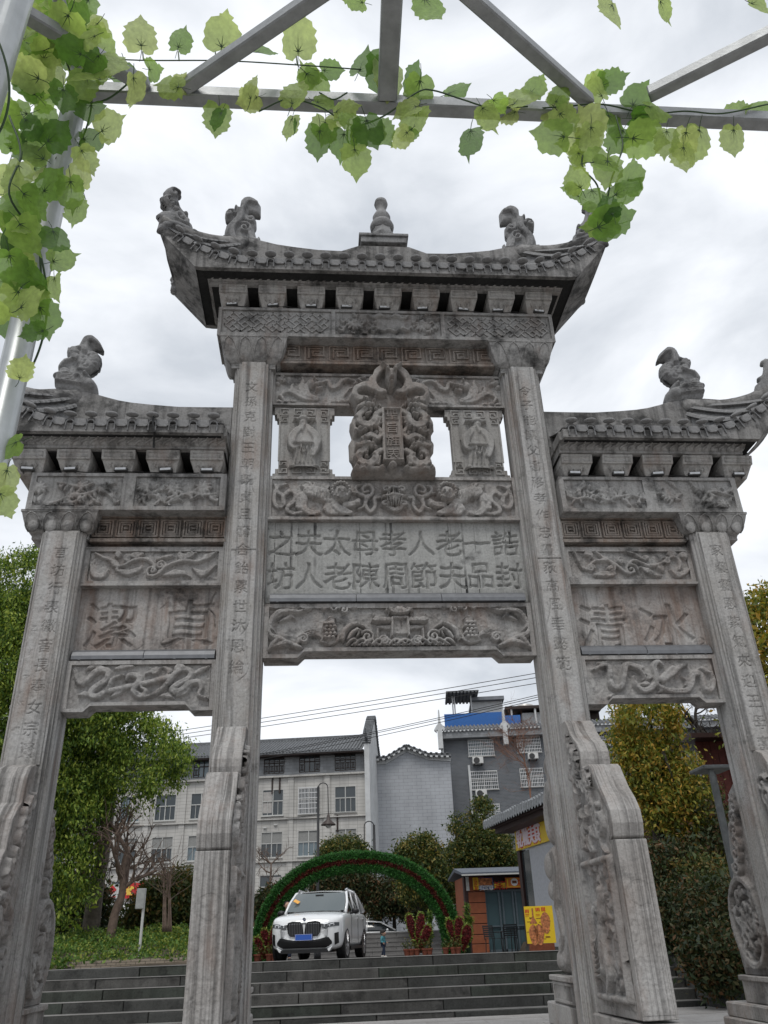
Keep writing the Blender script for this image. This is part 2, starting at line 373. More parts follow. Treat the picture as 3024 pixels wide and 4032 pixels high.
# ------------------------------------------------------------------ the stone archway
gate = thing('stone_archway', 'grey carved stone memorial archway with four pillars and three tiled roofs', 'archway', (0, 0, 0))
PX = [-4.25, -1.967, 1.967, 4.25]           # pillar centres along x
YC = .1
FR = lambda Y: (lambda u, w, h: (u, Y-h, w))
def text_curves(items, bold=0., seed=0):
    """2D outlines of characters: items = (char, centre u, centre w, size); returns poly splines"""
    out = []
    for ch, u, w, size in items:
        c = bpy.data.curves.new('t', 'FONT'); c.body = ch; o = bpy.data.objects.new('t', c); COL.objects.link(o)
        dg = bpy.context.evaluated_depsgraph_get(); e = o.evaluated_get(dg); cc = e.to_curve(dg)
        pol = []
        for s in cc.splines:
            P = [np.array(p.co[:2]) for p in s.bezier_points]; Lh = [np.array(p.handle_left[:2]) for p in s.bezier_points]; Rh = [np.array(p.handle_right[:2]) for p in s.bezier_points]
            pts = []; n = len(P)
            for i in range(n):
                j = (i+1) % n; straight = np.linalg.norm(np.cross(Rh[i]-P[i], P[j]-P[i])) < 1e-4 and np.linalg.norm(np.cross(Lh[j]-P[j], P[j]-P[i])) < 1e-4
                for t in ([0] if straight else (0, .33, .66)):
                    pts.append((1-t)**3*P[i] + 3*(1-t)**2*t*Rh[i] + 3*(1-t)*t*t*Lh[j] + t**3*P[j])
            pol.append(np.array(pts))
        e.to_curve_clear(); bpy.data.objects.remove(o); bpy.data.curves.remove(c)
        if not pol: continue
        al = np.vstack(pol); cen = (al.min(0)+al.max(0))/2; sz = 1.0
        sx, sy = size if hasattr(size, '__len__') else (size, size)
        for p in pol:
            q = (p-cen)*np.array([sx, sy])/.92
            if bold:                         # brush weight: push outlines outwards, more on the near-horizontal ends of strokes
                e0 = np.roll(q, 1, 0)-q; e1 = np.roll(q, -1, 0)-q; t_ = e1-e0; t_ = t_/(np.linalg.norm(t_, axis=1)[:, None]+1e-9); n_ = np.stack([-t_[:, 1], t_[:, 0]], 1)
                q = q + n_*bold*(1+.35*np.sin(q[:, :1]*37+q[:, 1:]*23))
                q = q + .006*sx*np.stack([np.sin(q[:, 1]*31+seed), np.cos(q[:, 0]*27+seed)], 1)
            out.append(q + np.array([u, w]))
    return out
GLYPH = {}
def carve_text(g, items, bold, depth, soft):
    """characters cut into a height field with sloping walls; bold widens every stroke like a loaded brush"""
    g.c = getattr(g, 'c', np.zeros(g.h.shape))
    for it in items:
        ch, u, w, size = it; sx, sy = size if hasattr(size, '__len__') else (size, size)
        if ch not in GLYPH: GLYPH[ch] = text_curves([(ch, 0, 0, 1.)])
        pol = [p*np.array([sx, sy])+np.array([u, w]) for p in GLYPH[ch]]
        sl = g._win((u-sx*.6, w-sy*.6), (u+sx*.6, w+sy*.6)); U, W = g.U[sl], g.W[sl]
        U = U + .012*sx*np.sin(W*40/sy*.35+u*9); W = W + .016*sy*np.sin(U*33/sx*.35+w*7)
        ins = np.zeros(U.shape, bool); ed = np.full(U.shape, 1e9)
        for p in pol: ins ^= inside(p, U, W); ed = np.minimum(ed, edge_dist(p, U, W))
        sd_ = np.where(ins, -ed, ed); q = bold*(1+.5*np.sin(W*21/sy*.35+u*5)*np.cos(U*17/sx*.35))
        g.c[sl] = np.maximum(g.c[sl], depth*np.clip((q-sd_)/soft, 0, 1))
def filled(name, polys, depth, mat, parent, M, bevel=0.):
    """fill nested outlines (even-odd), extrude, place with M (local x, y in the plane, z out of it)"""
    c = bpy.data.curves.new(name, 'CURVE'); c.dimensions = '2D'; c.fill_mode = 'BOTH'; c.extrude = depth/2; c.bevel_depth = bevel
    for p in polys:
        s = c.splines.new('POLY'); s.points.add(len(p)-1); s.use_cyclic_u = True
        s.points.foreach_set('co', np.hstack([p, np.zeros((len(p), 1)), np.ones((len(p), 1))]).ravel())
    o = bpy.data.objects.new(name, c); COL.objects.link(o); dg = bpy.context.evaluated_depsgraph_get()
    me = bpy.data.meshes.new_from_object(o.evaluated_get(dg)); bpy.data.objects.remove(o); bpy.data.curves.remove(c)
    me.transform(M); me.materials.clear(); me.materials.append(mat); me.name = name
    return link(name, me, parent)
def rect(x0, x1, z0, z1): return np.array([(x0, z0), (x1, z0), (x1, z1), (x0, z1)])
def face_mat(Y, off=0):                      # plane facing -Y at depth Y: x->X, y->Z, z->-Y
    return Matrix(((1,0,0,0),(0,0,-1,Y),(0,1,0,0),(0,0,0,1)))
BOLD = .011
# --- pillars: fluted corners
def pillar_section(xc, hw, inner):
    if inner: half = [(.15,-.16),(.168,-.155),(.170,-.115),(.182,-.11),(.205,-.125),(.212,-.07),(.222,-.065),(.243,-.08),(.248,-.02),(.272,-.03),(.275,.0),(.275,.2),(.245,.245),(.2,.33),(.165,.36)]
    else: half = [(.19,-.14),(.213,-.137),(.216,-.1),(.226,-.095),(.242,-.108),(.247,-.065),(.262,-.07),(.275,-.05),(.275,.28),(.24,.34)]
    return [(xc+a, y) for a, y in half] + [(xc-a, y) for a, y in half[::-1]]
LEFT_OUT = '言坊行表徽音長奉女宗賢'; LEFT_IN = '文孫克對王朝既貞且壽含飴累世沐恩綸'
RIGHT_IN = '令子能讀父書移孝作忠畫荻高風垂懿範'; RIGHT_OUT = '家襄璽恩紫氣來迎王母壽'
def col_items(txt, xc, z0, z1, size):
    n = len(txt); return [(ch, xc, z0+(z1-z0)*i/(n-1), size) for i, ch in enumerate(txt)]
for k, xc in enumerate(PX):
    inner = k in (1, 2); top = 8.58 if inner else 5.86
    b = MB(); b.prism(pillar_section(xc, .275, inner), 'z', .3, top)
    p = b.build('pillar', S_PIL, gate, bevel=.008)
    yf = -.16 if inner else -.14; fw = .155 if inner else .185
    txt = (LEFT_OUT, LEFT_IN, RIGHT_IN, RIGHT_OUT)[k]
    if inner:
        it = col_items(txt, xc-.01, 8.12, 4.05, .17)
        z0, z1 = 3.3, 8.55
    else:
        it = col_items(txt, xc + (.03 if k == 0 else 0), 5.55 if k == 0 else 5.58, 3.13 if k == 0 else 3.05, .165); z0, z1 = 2.98, 5.83
        if k == 0: it += col_items('乙工堂張書', xc-.125, 4.55, 3.36, .075)
    if inner: it += col_items('道光年立', xc - .13 if k == 1 else xc + .13, 6.25, 5.9, .06) if False else []
    g = HF(xc-fw, xc+fw, z0, z1, .0085, .004, k); carve_text(g, it, .001, .02, .009)
    if inner:
        zj = atY('S', 960, 2166, -.17)[2] if k == 1 else atY('S', 2140, 2200, -.17)[2]; g.cut([(xc-fw, zj), (xc+fw, zj+.004)], .011, .02)
        for q in range(5): u_, w_ = xc+RNG.uniform(-.12, .12), RNG.uniform(4., 8.2); g.cut([(u_, w_), (u_+.02*RNG.normal(), w_-.12), (u_+.03*RNG.normal(), w_-.3), (u_+.05*RNG.normal(), w_-.42)], .006, .012)
    g.build('inscribed_face', S_PIL, p, FR(yf-.016)); e = MB()
    for a0, a1, c0, c1 in ((xc-fw-.003, xc-fw, z0, z1), (xc+fw, xc+fw+.003, z0, z1), (xc-fw, xc+fw, z0-.004, z0), (xc-fw, xc+fw, z1, z1+.004)): e.box(a0, a1, yf-.016, yf+.004, c0, c1)
    e.build('face_edge', S_PIL, p)
# --- drum stones (scroll slabs) in front of and behind every pillar
def arc(cy, cz, r, a0, a1, n=8): return [(cy+r*math.cos(math.radians(t)), cz+r*math.sin(math.radians(t))) for t in np.linspace(a0, a1, n)]
front_prof = [(-.05,.44),(-.05,3.3),(-.36,3.31),(-.43,3.27),(-.5,3.16),(-.6,3.06),(-.72,2.98),(-.785,2.88),(-.79,2.8),(-.775,2.725),(-.8,2.708),(-1.0,2.705),(-1.06,2.67),(-1.12,2.57),(-1.2,2.45),(-1.33,2.32),(-1.41,2.2),(-1.425,2.08),(-1.39,1.96),(-1.345,1.935),(-1.435,1.93),(-1.475,.46)]
rear_fig = [(.3,.72),(.3,3.25),(.8,3.22),(.92,3.14),(.98,3.0),(.93,2.93),(1.05,2.86),(1.2,2.6),(1.25,2.4),(1.18,2.2),(1.05,2.1),(1.3,2.12),(1.48,2.02),(1.56,1.86),(1.45,1.72),(1.5,1.56),(1.38,1.46),(1.2,1.37),(1.16,1.24),(1.22,1.1),(1.42,1.0),(1.52,.88),(1.46,.76),(1.4,.72)]
outer_front = [(-.05,.64),(-.05,2.96),(-.2,2.97),(-.32,2.92),(-.4,2.8),(-.42,2.66),(-.43,2.54),(-.5,2.5),(-.62,2.36),(-.65,2.2),(-.66,2.07),(-.72,2.02),(-.8,1.86),(-.82,1.66),(-.92,1.6),(-1.1,1.42),(-1.16,1.2),(-1.14,.95),(-1.05,.75),(-1.0,.64)]
outer_rear = [(.3,.64),(.3,2.85),(.7,2.64),(.78,2.5),(.8,2.34),(.9,2.3),(.97,2.1),(1.0,1.95),(.94,1.84),(1.06,1.72),(1.2,1.56),(1.3,1.36),(1.34,1.15),(1.33,.95),(1.3,.75),(1.28,.64)]
def slab_side(parent, xs, sgn, kind, name, seed):
    """carved relief on the flank of a slab, x = xs, facing sgn"""
    g = HF(*( (-1.36,-.34,.52,3.16) if kind == 'front' else (-1.08,-.1,.72,2.8) if kind == 'ofront' else (.36,1.24,.72,2.6)), .014, .006, seed)
    r = np.random.default_rng(seed); prof = {'front': front_prof, 'ofront': outer_front, 'orear': outer_rear}[kind]
    if kind == 'front':
        # sunk panel with a bird, flowers and leaves; acanthus curls above it
        for i in range(46):
            y, z = r.uniform(-1.24,-.44), r.uniform(.62, 1.74); a = r.uniform(0, 6.28); l = r.uniform(.06,.16)
            g.tube([(y,z),(y+l*.5*math.cos(a),z+l*.5*math.sin(a)),(y+l*math.cos(a+.8),z+l*math.sin(a+.8))], (.012,.04,.008), .03)
        g.tube([(-.95,1.5),(-.85,1.3),(-.8,1.05),(-.86,.8),(-.75,.62)], (.02,.07,.075,.05,.02), .055); g.ell((-.93,1.52),.06,.05,.05)
        for i in range(7): g.tube([(-.85+.02*i,1.2-.05*i),(-.7,1.1-.05*i),(-.58+.02*i,1.0-.04*i)], (.03,.02,.01), .05)
        for i in range(60):
            y, z = r.uniform(-1.2,-.42), r.uniform(1.98, 3.1)
            if not inside(prof, np.array(y), np.array(z)): continue
            a = r.uniform(-2.2,-.9); l = r.uniform(.08,.2)
            g.tube([(y,z),(y+l*.5*math.cos(a),z+l*.5*math.sin(a)),(y+l*math.cos(a-.6),z+l*math.sin(a-.6))], (.02,.035,.006), .04)
        g.spiral((-1.18,2.12), .16, 1.4, .035, .04, 1.5, -1); g.spiral((-.6,2.86), .12, 1.3, .03, .04, 1.5, -1)
        fr = 1.78; fw = .03
        for a, c in (((-1.3,fr),(-.42,fr)), ((-1.3,.6),(-1.3,fr)), ((-1.3,.6),(-.42,.6)), ((-.42,.6),(-.42,fr))): g.tube([a, c], fw, .035, flat=3)
    else:
        s0 = -1 if kind == 'ofront' else 1; cy = -.62 if kind == 'ofront' else .86
        g.tube([(cy+.36*math.cos(t), 1.2+.46*math.sin(t)) for t in np.linspace(0, 2*PI, 28)], .04, .05, 2)
        for i in range(50):
            a, q = r.uniform(0, 6.28), math.sqrt(r.random()); y, z = cy+.28*q*math.cos(a), 1.2+.38*q*math.sin(a); a = r.uniform(0, 6.28); l = r.uniform(.06,.16)
            g.tube([(y,z),(y+l*.5*math.cos(a),z+l*.5*math.sin(a)),(y+l*math.cos(a+1),z+l*math.sin(a+1))], (.015,.04,.01), .04)
        for i in range(7):
            z = 1.8+i*.13; y = cy-s0*(.05+.05*i)
            g.spiral((y,z), .1, 1.2, .028, .04, r.uniform(0,6), 1 if i % 2 else -1)
    mask = inside(prof, g.U, g.W) & (edge_dist(prof, g.U, g.W) > .03)
    return g.build(name, S_CARVE, parent, lambda u, w, h: (xs + sgn*(.004+h), u, w), mask=mask)
for k, xc in enumerate(PX):
    inner = k in (1, 2); hw = .16 if inner else .165
    fp = front_prof if inner else outer_front
    b = MB(); b.prism(fp, 'x', xc-hw, xc+hw)
    if k == 1: pass
    d = b.build('drum_stone', S_SLAB, gate, bevel=.006)
    # carved face of the block: a round boss outline and cloud scrolls cut in line
    if inner:
        g = HF(xc-hw+.012, xc+hw-.012, .5, 1.9, .012, .004, 40+k)
        for rr in (.1,.115): g.cut([(xc+rr*math.cos(t), 1.45+rr*math.sin(t)) for t in np.linspace(0, 6.28, 20)], .009, .01)
        for q in range(6): g.cut([(xc-.1+.04*math.sin(q*2+t), 1.2-.1*q+.04*math.cos(t*2)) for t in np.linspace(0, 4, 8)], .008, .009); g.cut([(xc+.08+.03*math.cos(q+t), 1.2-.1*q+.04*math.sin(t*2)) for t in np.linspace(0, 4, 8)], .008, .009)
        g.cut([(xc-.13,.72),(xc+.13,.72)], .008, .01); g.cut([(xc-.13,.9),(xc+.13,.9)], .008, .01)
        g.build('incised_face', S_SLAB, d, lambda u, w, h: (u, -1.435-(1.93-w)*.0272-.004-h, w))
        sx = xc-hw if k == 2 else xc+hw
        slab_side(d, sx, -1 if k == 2 else 1, 'front', 'flank_carving', 50+k)
    else:
        sx = xc+hw if k == 0 else xc-hw
        slab_side(d, sx, 1 if k == 0 else -1, 'ofront', 'flank_carving', 60+k)
    # behind
    if inner:
        sgn = -1 if k == 2 else 1
        def st(g, seed=k):
            r = np.random.default_rng(seed); g.k = .6
            g.ell((.82,3.0),.14,.17,.1); g.ell((.86,2.55),.2,.4,.1); g.ell((1.28,1.9),.2,.17,.12); g.ell((1.3,1.62),.15,.12,.1); g.ell((1.2,.86),.25,.14,.1)
            g.tube([(.9,2.8),(1.1,2.5),(1.05,2.2)], (.05,.08,.06), .12); g.tube([(1.1,2.1),(.95,1.9),(1.05,1.6),(1.15,1.4)], (.07,.08,.06,.05), .13); g.tube([(.7,2.1),(.8,1.6),(.75,1.2),(.95,.9)], (.06,.09,.08,.08), .11)
            g.tube([(1.1,1.35),(1.0,1.15),(1.15,1.0)], (.05,.07,.05), .12)
            for i in range(26): y, z = r.uniform(.4,1.3), r.uniform(.8,3.0); g.tube([(y,z),(y+.05,z-.1),(y+.02,z-.2)], (.01,.02,.005), .05)
        puff('rear_drum_stone', rear_fig, .075, .022, S_SLAB, gate, lambda u, w, h, x=xc: (x+h, u, w), st, .12, 70+k)
    else:
        b = MB(); b.prism(outer_rear, 'x', xc-.15, xc+.15); d2 = b.build('rear_drum_stone', S_SLAB, gate, bevel=.012)
        slab_side(d2, xc+.15 if k == 0 else xc-.15, 1 if k == 0 else -1, 'orear', 'flank_carving', 80+k)
    # plinths
    zt = .44 if inner else .36
    b = MB()
    if inner:
        b.box(xc-.2, xc+.2, -1.95, 1.75, .2, zt-.004); b.box(xc-.32, xc+.32, -2.3, 1.95, .0, .2)
        b.build('plinth', S_SLAB, gate, bevel=.015)
        c = MB(); c.box(xc-.19, xc+.19, .3, 1.42, zt, .72); c.box(xc-.215, xc+.215, .3, 1.46, .665, .722)
        q = c.build('rear_pedestal', S_SLAB, gate, bevel=.01)
        for s in (-1, 1):
            e = MB()
            for y0, y1, z0, z1 in ((.36,1.36,.63,.655),(.36,1.36,.46,.485),(.36,.39,.485,.63),(1.33,1.36,.485,.63)):
                e.box(xc+s*.19-.012, xc+s*.19+.012, y0, y1, z0, z1)
            e.build('panel_frame', S_SLAB, q)
    else:
        b.box(xc-.34, xc+.34, -1.4, 1.72, .0, .2); b.box(xc-.3, xc+.3, -1.35, 1.66, .2, zt-.004); b.build('plinth', S_SLAB, gate, bevel=.015)
        c = MB(); c.box(xc-.2, xc+.2, -1.14, -.02, zt, .64); c.box(xc-.2, xc+.2, .3, 1.31, zt, .64); c.box(xc-.225, xc+.225, .3, 1.34, .585, .642); c.build('rear_pedestal', S_SLAB, gate, bevel=.01)
# --- beams
def notch_beam(name, x0, x1, y0, y1, zt, zend, zmid, nx, ramp_, mat, fw=.06):
    """a lintel with stepped haunches; raised frame round a sunk field"""
    prof = [(x0, zt), (x0, zend), (x0+nx, zend), (x0+nx+ramp_, zmid), (x1-nx-ramp_, zmid), (x1-nx, zend), (x1, zend), (x1, zt)]
    b = MB(); b.prism(prof, 'y', y0+.045, y1)
    o = b.build(name, mat, gate, bevel=.006)
    inn = [(x0+fw, zt-fw), (x0+fw, zend+fw*.8), (x0+nx+fw*.3, zend+fw*.8), (x0+nx+ramp_+fw*.3, zmid+fw*.8), (x1-nx-ramp_-fw*.3, zmid+fw*.8), (x1-nx-fw*.3, zend+fw*.8), (x1-fw, zend+fw*.8), (x1-fw, zt-fw)]
    filled('beam_frame', [np.array(prof), np.array(inn)], .044, mat, o, face_mat(y0+.0225))
    return o, inn
def box_beam(name, x0, x1, y0, y1, z0, z1, mat, fw=.05, sunk=.03, par=None):
    b = MB(); b.box(x0, x1, y0+sunk+.002, y1, z0, z1); o = b.build(name, mat, par or gate, bevel=.006)
    filled('beam_frame', [rect(x0, x1, z0, z1), rect(x0+fw, x1-fw, z0+fw, z1-fw)], sunk, mat, o, face_mat(y0+sunk/2))
    return o
def relief(parent, name, x0, x1, z0, z1, Y, draw, mat=None, res=.0115, pit=.013, seed=0, mirror=False, poly=None):
    g = HF(x0, x1, z0, z1, res, pit, seed); draw(g)
    if mirror: g.h = np.maximum(g.h, g.h[:, ::-1]); 
    mask = inside(poly, g.U, g.W) if poly is not None else None
    return g.build(name, mat or S_CARVE, parent, FR(Y), mask=mask)
# low middle lintel: dragons, leaping fish, waves and a gate tower
o, inn = notch_beam('lower_beam', -1.69, 1.69, 0., .33, 4.91, 4.21, 4.29, .42, .08, S_BEAM)
Yr = .04
def dr_low(g):
    c = lambda *p: XZ('f', p, Yr); g.k = 2.1
    T = lambda pts, w, h, **k: g.tube(c(*pts), w, h, **k)
    T([(330,525),(270,545),(225,545),(180,545),(140,555),(110,590),(95,630),(115,660)], (.012,.03,.045,.05,.055,.05,.035,.02), .05, groove=3)
    T([(85,520),(140,512),(200,520),(250,520),(320,508)], (.02,.035,.03,.025,.008), .045, groove=2)
    T([(110,590),(85,640),(100,680),(130,700),(110,730),(85,765)], (.03,.04,.045,.05,.04,.02), .05, groove=3)
    T([(90,760),(140,735),(190,725),(240,740),(270,750)], (.02,.045,.05,.04,.02), .05, groove=3)
    T([(150,600),(180,585),(215,570),(240,590)], (.01,.03,.025,.005), .03); g.ell(c((205,548))[0], .03, .022, .06)
    T([(130,690),(160,700),(180,715),(160,735)], (.03,.035,.03,.01), .04, groove=2)
    for cx_, cy_, r_ in ((400,518,.05),(455,525,.055),(515,535,.058),(572,512,.05)): g.spiral(c((cx_, cy_))[0], r_, 1.3, .017, .04, PI*.9, -1)
    T([(330,505),(380,512),(420,500),(470,508),(540,505),(595,498)], (.005,.02,.02,.022,.02,.005), .03)
    # fish
    f0 = c((430,650))[0]; T([(450,590),(430,620),(420,660),(430,700)], (.035,.075,.08,.06), .055, flat=1.5)
    for i in range(5):
        for j in range(3): g.ell((f0[0]-.05+.05*j+.02*(i % 2), f0[1]+.07-.045*i), .026, .024, .02, base=.05)
    T([(410,600),(440,580),(468,590)], (.006,.02,.006), .05)
    # wave crest behind the fish and foam
    for q in range(4): T([(395-6*q,690+8*q),(430,712+6*q),(470,700+6*q),(490,670+10*q),(510,690+8*q)], .012, .035)
    T([(510,700),(515,660),(545,630),(590,615),(640,640)], (.03,.045,.04,.035,.01), .05, groove=3)
    T([(540,700),(560,670),(590,650),(620,660)], (.02,.03,.025,.008), .05); T([(590,640),(600,665),(585,690)], (.02,.02,.006), .04)
    for q in range(4): T([(250,725-6*q),(290,700-12*q),(340,680-10*q),(380,690-4*q),(400,715)], .012, .036)
    for cx_, cy_, r_ in ((285,700,.06),(650,690,.085),(745,712,.06)): g.spiral(c((cx_, cy_))[0], r_, 1.6, .02, .045, 2.5, -1)
    for x in range(560, 860, 48): T([(x-30,735),(x-8,712),(x+14,704),(x+30,716),(x+18,728)], (.012,.022,.022,.016,.006), .045)
    for x in range(560, 860, 40): T([(x,738),(x+20,722),(x+42,738)], .014, .035)
    # gate tower
    P = lambda pts, h, s=.008: g.poly(c(*pts), h, s)
    P([(805,590),(805,672),(882,672),(882,590)], .02); P([(782,575),(798,575),(798,690),(782,690)], .05); P([(700,640),(715,640),(715,700),(700,700)], .04)
    P([(700,622),(785,618),(785,650),(700,640)], .03); P([(668,600),(700,612),(785,608),(785,585),(720,580),(690,575)], .055)
    P([(755,540),(790,562),(842,568),(842,525),(800,530),(775,528)], .06); P([(790,568),(842,572),(842,590),(790,590)], .04); P([(770,510),(790,522),(842,520),(842,498),(800,498)], .04)
    T([(690,575),(684,555)], .008, .04); T([(755,540),(765,505)], .008, .04); T([(842,500),(842,525)], .03, .05)
    for i in range(5): T([(705+17*i,582),(703+17*i,606)], .006, .062); T([(775+16*i,530),(772+16*i,560)], .006, .068)
    g.cut(c((842,590),(842,672)), .006, .02)
relief(o, 'fish_and_gate_carving', -1.63, 1.63, 4.262, 4.85, .04, dr_low, seed=1, mirror=True, poly=inn, res=.0095)
# inscription panel: eighteen cut characters
b = MB(); b.box(-1.69, 1.69, .125, .3, 4.9, 6.1); pn = b.build('inscription_panel', S_TEXT, gate)
row1, row2 = '之夫太母孝人老一誥', '坊人老陳周節夫品封'
its = []
for i in range(9):
    ux = atY('f', 155+(1440-155)*i/8, 140, .1)[0]
    its.append((row1[i], ux, 5.795, (.36,.37))); its.append((row2[i], ux+.005, 5.325, (.36,.375)))
g = HF(-1.69, 1.69, 4.95, 6.098, .0085, .004, 4); carve_text(g, its, .008, .028, .02); g.build('inscribed_face', S_TEXT, pn, FR(.088))
# lion beam
o = box_beam('lion_beam', -1.70, 1.70, .04, .34, 6.13, 6.79, S_BEAM, .045, .035)
b = MB(); b.box(-1.71, 1.71, .0, .3, 6.10, 6.14); b.build('ledge', S_BEAM, o, bevel=.006)
def dr_lion(g):
    c = lambda *p: XZ('e', p, .07); T = lambda pts, w, h, **k: g.tube(c(*pts), w, h, **k); E_ = lambda x, y, a, b2, h, ang=0, **k: g.ell(c((x, y))[0], a, b2, h, ang, **k)
    T([(120,800),(145,850),(170,870),(175,920),(140,935),(120,900),(125,850),(150,815),(200,800)], (.01,.03,.035,.035,.035,.03,.03,.025,.01), .045, groove=1)
    T([(185,860),(215,840),(245,860),(240,900),(205,930),(200,960),(240,975)], .032, .045, groove=1)
    T([(240,975),(300,965),(370,975),(390,960)], (.03,.03,.03,.01), .035)
    E_(285,890,.09,.13,.055); T([(290,920),(300,950),(340,975),(385,970)], (.06,.055,.045,.03), .06); T([(270,900),(265,940),(285,935)], (.05,.04,.03), .06)
    T([(320,845),(360,850),(420,870),(470,900)], (.07,.1,.11,.1), .07, flat=1.4)
    T([(330,830),(300,810),(280,800)], (.04,.05,.01), .055); T([(345,820),(330,800),(300,795)], (.03,.03,.008), .05); T([(355,830),(360,805),(340,795)], (.03,.025,.006), .05)
    E_(515,855,.13,.13,.085); E_(520,880,.075,.085,.11)
    for i in range(16):
        a = i/16*2*PI; E_(515+52*math.cos(a), 852+46*math.sin(a), .026, .026, .035, base=.06)
    for dx in (-1, 1): E_(520+16*dx, 858, .02, .018, .03, base=.1)
    E_(522,878,.025,.02,.04, base=.1); T([(490,905),(520,915),(550,902)], .012, .13)
    T([(470,910),(500,950),(545,970),(575,975)], (.06,.07,.055,.03), .075); T([(440,930),(450,965),(490,975)], (.05,.06,.03), .06)
    T([(540,930),(590,925),(620,905)], (.05,.045,.035), .075); E_(615,920,.05,.045,.07)
    T([(420,950),(440,900),(420,850),(450,815)], (.03,.035,.02,.005), .05, groove=1)
    for i in range(6): T([(355+18*i,850),(350+20*i,890)], .008, .078)
    T([(585,850),(640,860),(660,890),(650,935),(620,950)], .02, .04)
    T([(640,810),(610,815),(605,840),(640,870),(690,870),(705,835),(680,805),(645,825),(650,850),(680,845)], (.012,.022,.026,.028,.028,.028,.028,.026,.022,.014), .045)
    T([(680,870),(660,920),(690,965),(720,930),(715,885),(740,880)], .03, .05, groove=1)
    E_(826,885,.11,.1,.08)
    for x, y in ((782,840),(868,840),(775,925),(875,925)): g.spiral(c((x, y))[0], .055, 1., .022, .06, 0, 1)
    for dx in (-1, 0, 1): T([(826+25*dx,835),(826+38*dx,885),(826+25*dx,935)], .01, .092)
    T([(760,890),(826,880),(892,890)], .014, .095); T([(785,940),(826,955),(866,940)], (.02,.04,.02), .06); T([(815,825),(835,825)], .03, .06)
relief(o, 'lion_carving', -1.655, 1.655, 6.175, 6.745, .074, dr_lion, seed=2, mirror=True, res=.0095)
# openwork storey: two figure panels and the imperial tablet
def stepped(x0, x1, z0, z1, s=1):
    w = .035; d = .075
    return [(x0, z0),(x1, z0),(x1, z0+d),(x1-w, z0+d),(x1-w, z0+2*d),(x1-2.2*w, z0+2*d),(x1-2.2*w, z1-3.4*d),(x1-1.8*w, z1-3.4*d),(x1-1.8*w, z1-2.6*d),(x1-w, z1-2.6*d),(x1-w, z1-1.7*d),(x1, z1-1.7*d),(x1, z1),
            (x0, z1),(x0, z1-1.7*d),(x0+w, z1-1.7*d),(x0+w, z1-2.6*d),(x0+1.8*w, z1-2.6*d),(x0+1.8*w, z1-3.4*d),(x0+2.2*w, z1-3.4*d),(x0+2.2*w, z0+2*d),(x0+w, z0+2*d),(x0+w, z0+d),(x0, z0+d)]
for sg in (-1, 1):
    x0, x1 = (-1.66, -.80) if sg < 0 else (.80, 1.66)
    pr = stepped(x0, x1, 6.79, 7.97)
    b = MB(); b.prism(pr, 'y', .1, .27); fp = b.build('figure_panel', S_FIG, gate, bevel=.006)
    xm = (x0+x1)/2
    e = MB()
    def key(cx_, cz_, s, fl):            # a squared scroll of raised strips
        for (a, b2, c2, d2) in ((-.5,.5,.38,.5),(-.5,-.38,-.5,.38),(-.38,.5,-.5,-.38),(.38,.5,-.38,.14),(-.14,.38,.02,.14),(-.14,-.02,-.2,.02)):
            xa, xb = (a*fl, b2*fl); e.box(cx_+min(xa, xb)*s, cx_+max(xa, xb)*s, .078, .101, cz_+c2*s, cz_+d2*s)
    for i in range(4):
        for z in (7.88, 6.92): key(x0+.14+(x1-x0-.28)*i/3, z, .12, 1 if i < 2 else -1)
    for z in (7.76, 7.02):
        for q in (-1, 1): key(xm+q*.29, z, .1, -q)
    for q in (-1, 1): e.box(xm+q*.35-.012, xm+q*.35+.012, .082, .101, 7.06, 7.72)
    tag(e.build('key_pattern', S_FIG, fp), kind='stuff')
    def fig(g, xm=xm, sg=sg):
        T = g.tube; E_ = g.ell; s = sg
        E_((xm+.02*s, 7.66), .068, .085, .075); E_((xm+.02*s, 7.735), .085, .05, .085); E_((xm+.02*s,7.71), .11, .016, .08)
        for q in (-1, 1): T([(xm+.05*q, 7.735), (xm+.15*q, 7.725)], (.02,.014), .06)
        E_((xm+.02*s,7.655), .014, .018, .09); T([(xm+.01*s,7.61),(xm+.03*s,7.55),(xm+.02*s,7.48)], (.04,.035,.01), .08, groove=2)
        T([(xm,7.55),(xm,7.35),(xm-.01*s,7.1),(xm-.01*s,6.98)], (.12,.14,.155,.17), .07, flat=1.6)
        T([(xm-.09,7.53),(xm-.17,7.4),(xm-.14,7.25),(xm+.0,7.32)], (.06,.075,.06,.04), .09); T([(xm+.09,7.53),(xm+.18,7.38),(xm+.15,7.22),(xm+.12,7.12)], (.06,.075,.07,.05), .09)
        T([(xm-.14,7.29),(xm+.13,7.29)], .014, .1)
        for q in range(5): T([(xm-.09+.045*q,7.24),(xm-.12+.06*q,6.98)], .008, .085)
        T([(xm-.04,7.26),(xm,7.12),(xm+.05,7.26)], .01, .095)
        for q in range(5): E_((xm-.16+.08*q, 6.955+.01*(q % 2)), .05, .03, .06)
    relief(fp, 'official_carving', xm-.24, xm+.24, 6.93, 7.8, .097, fig, S_FIG, .011, .004, 5+sg)
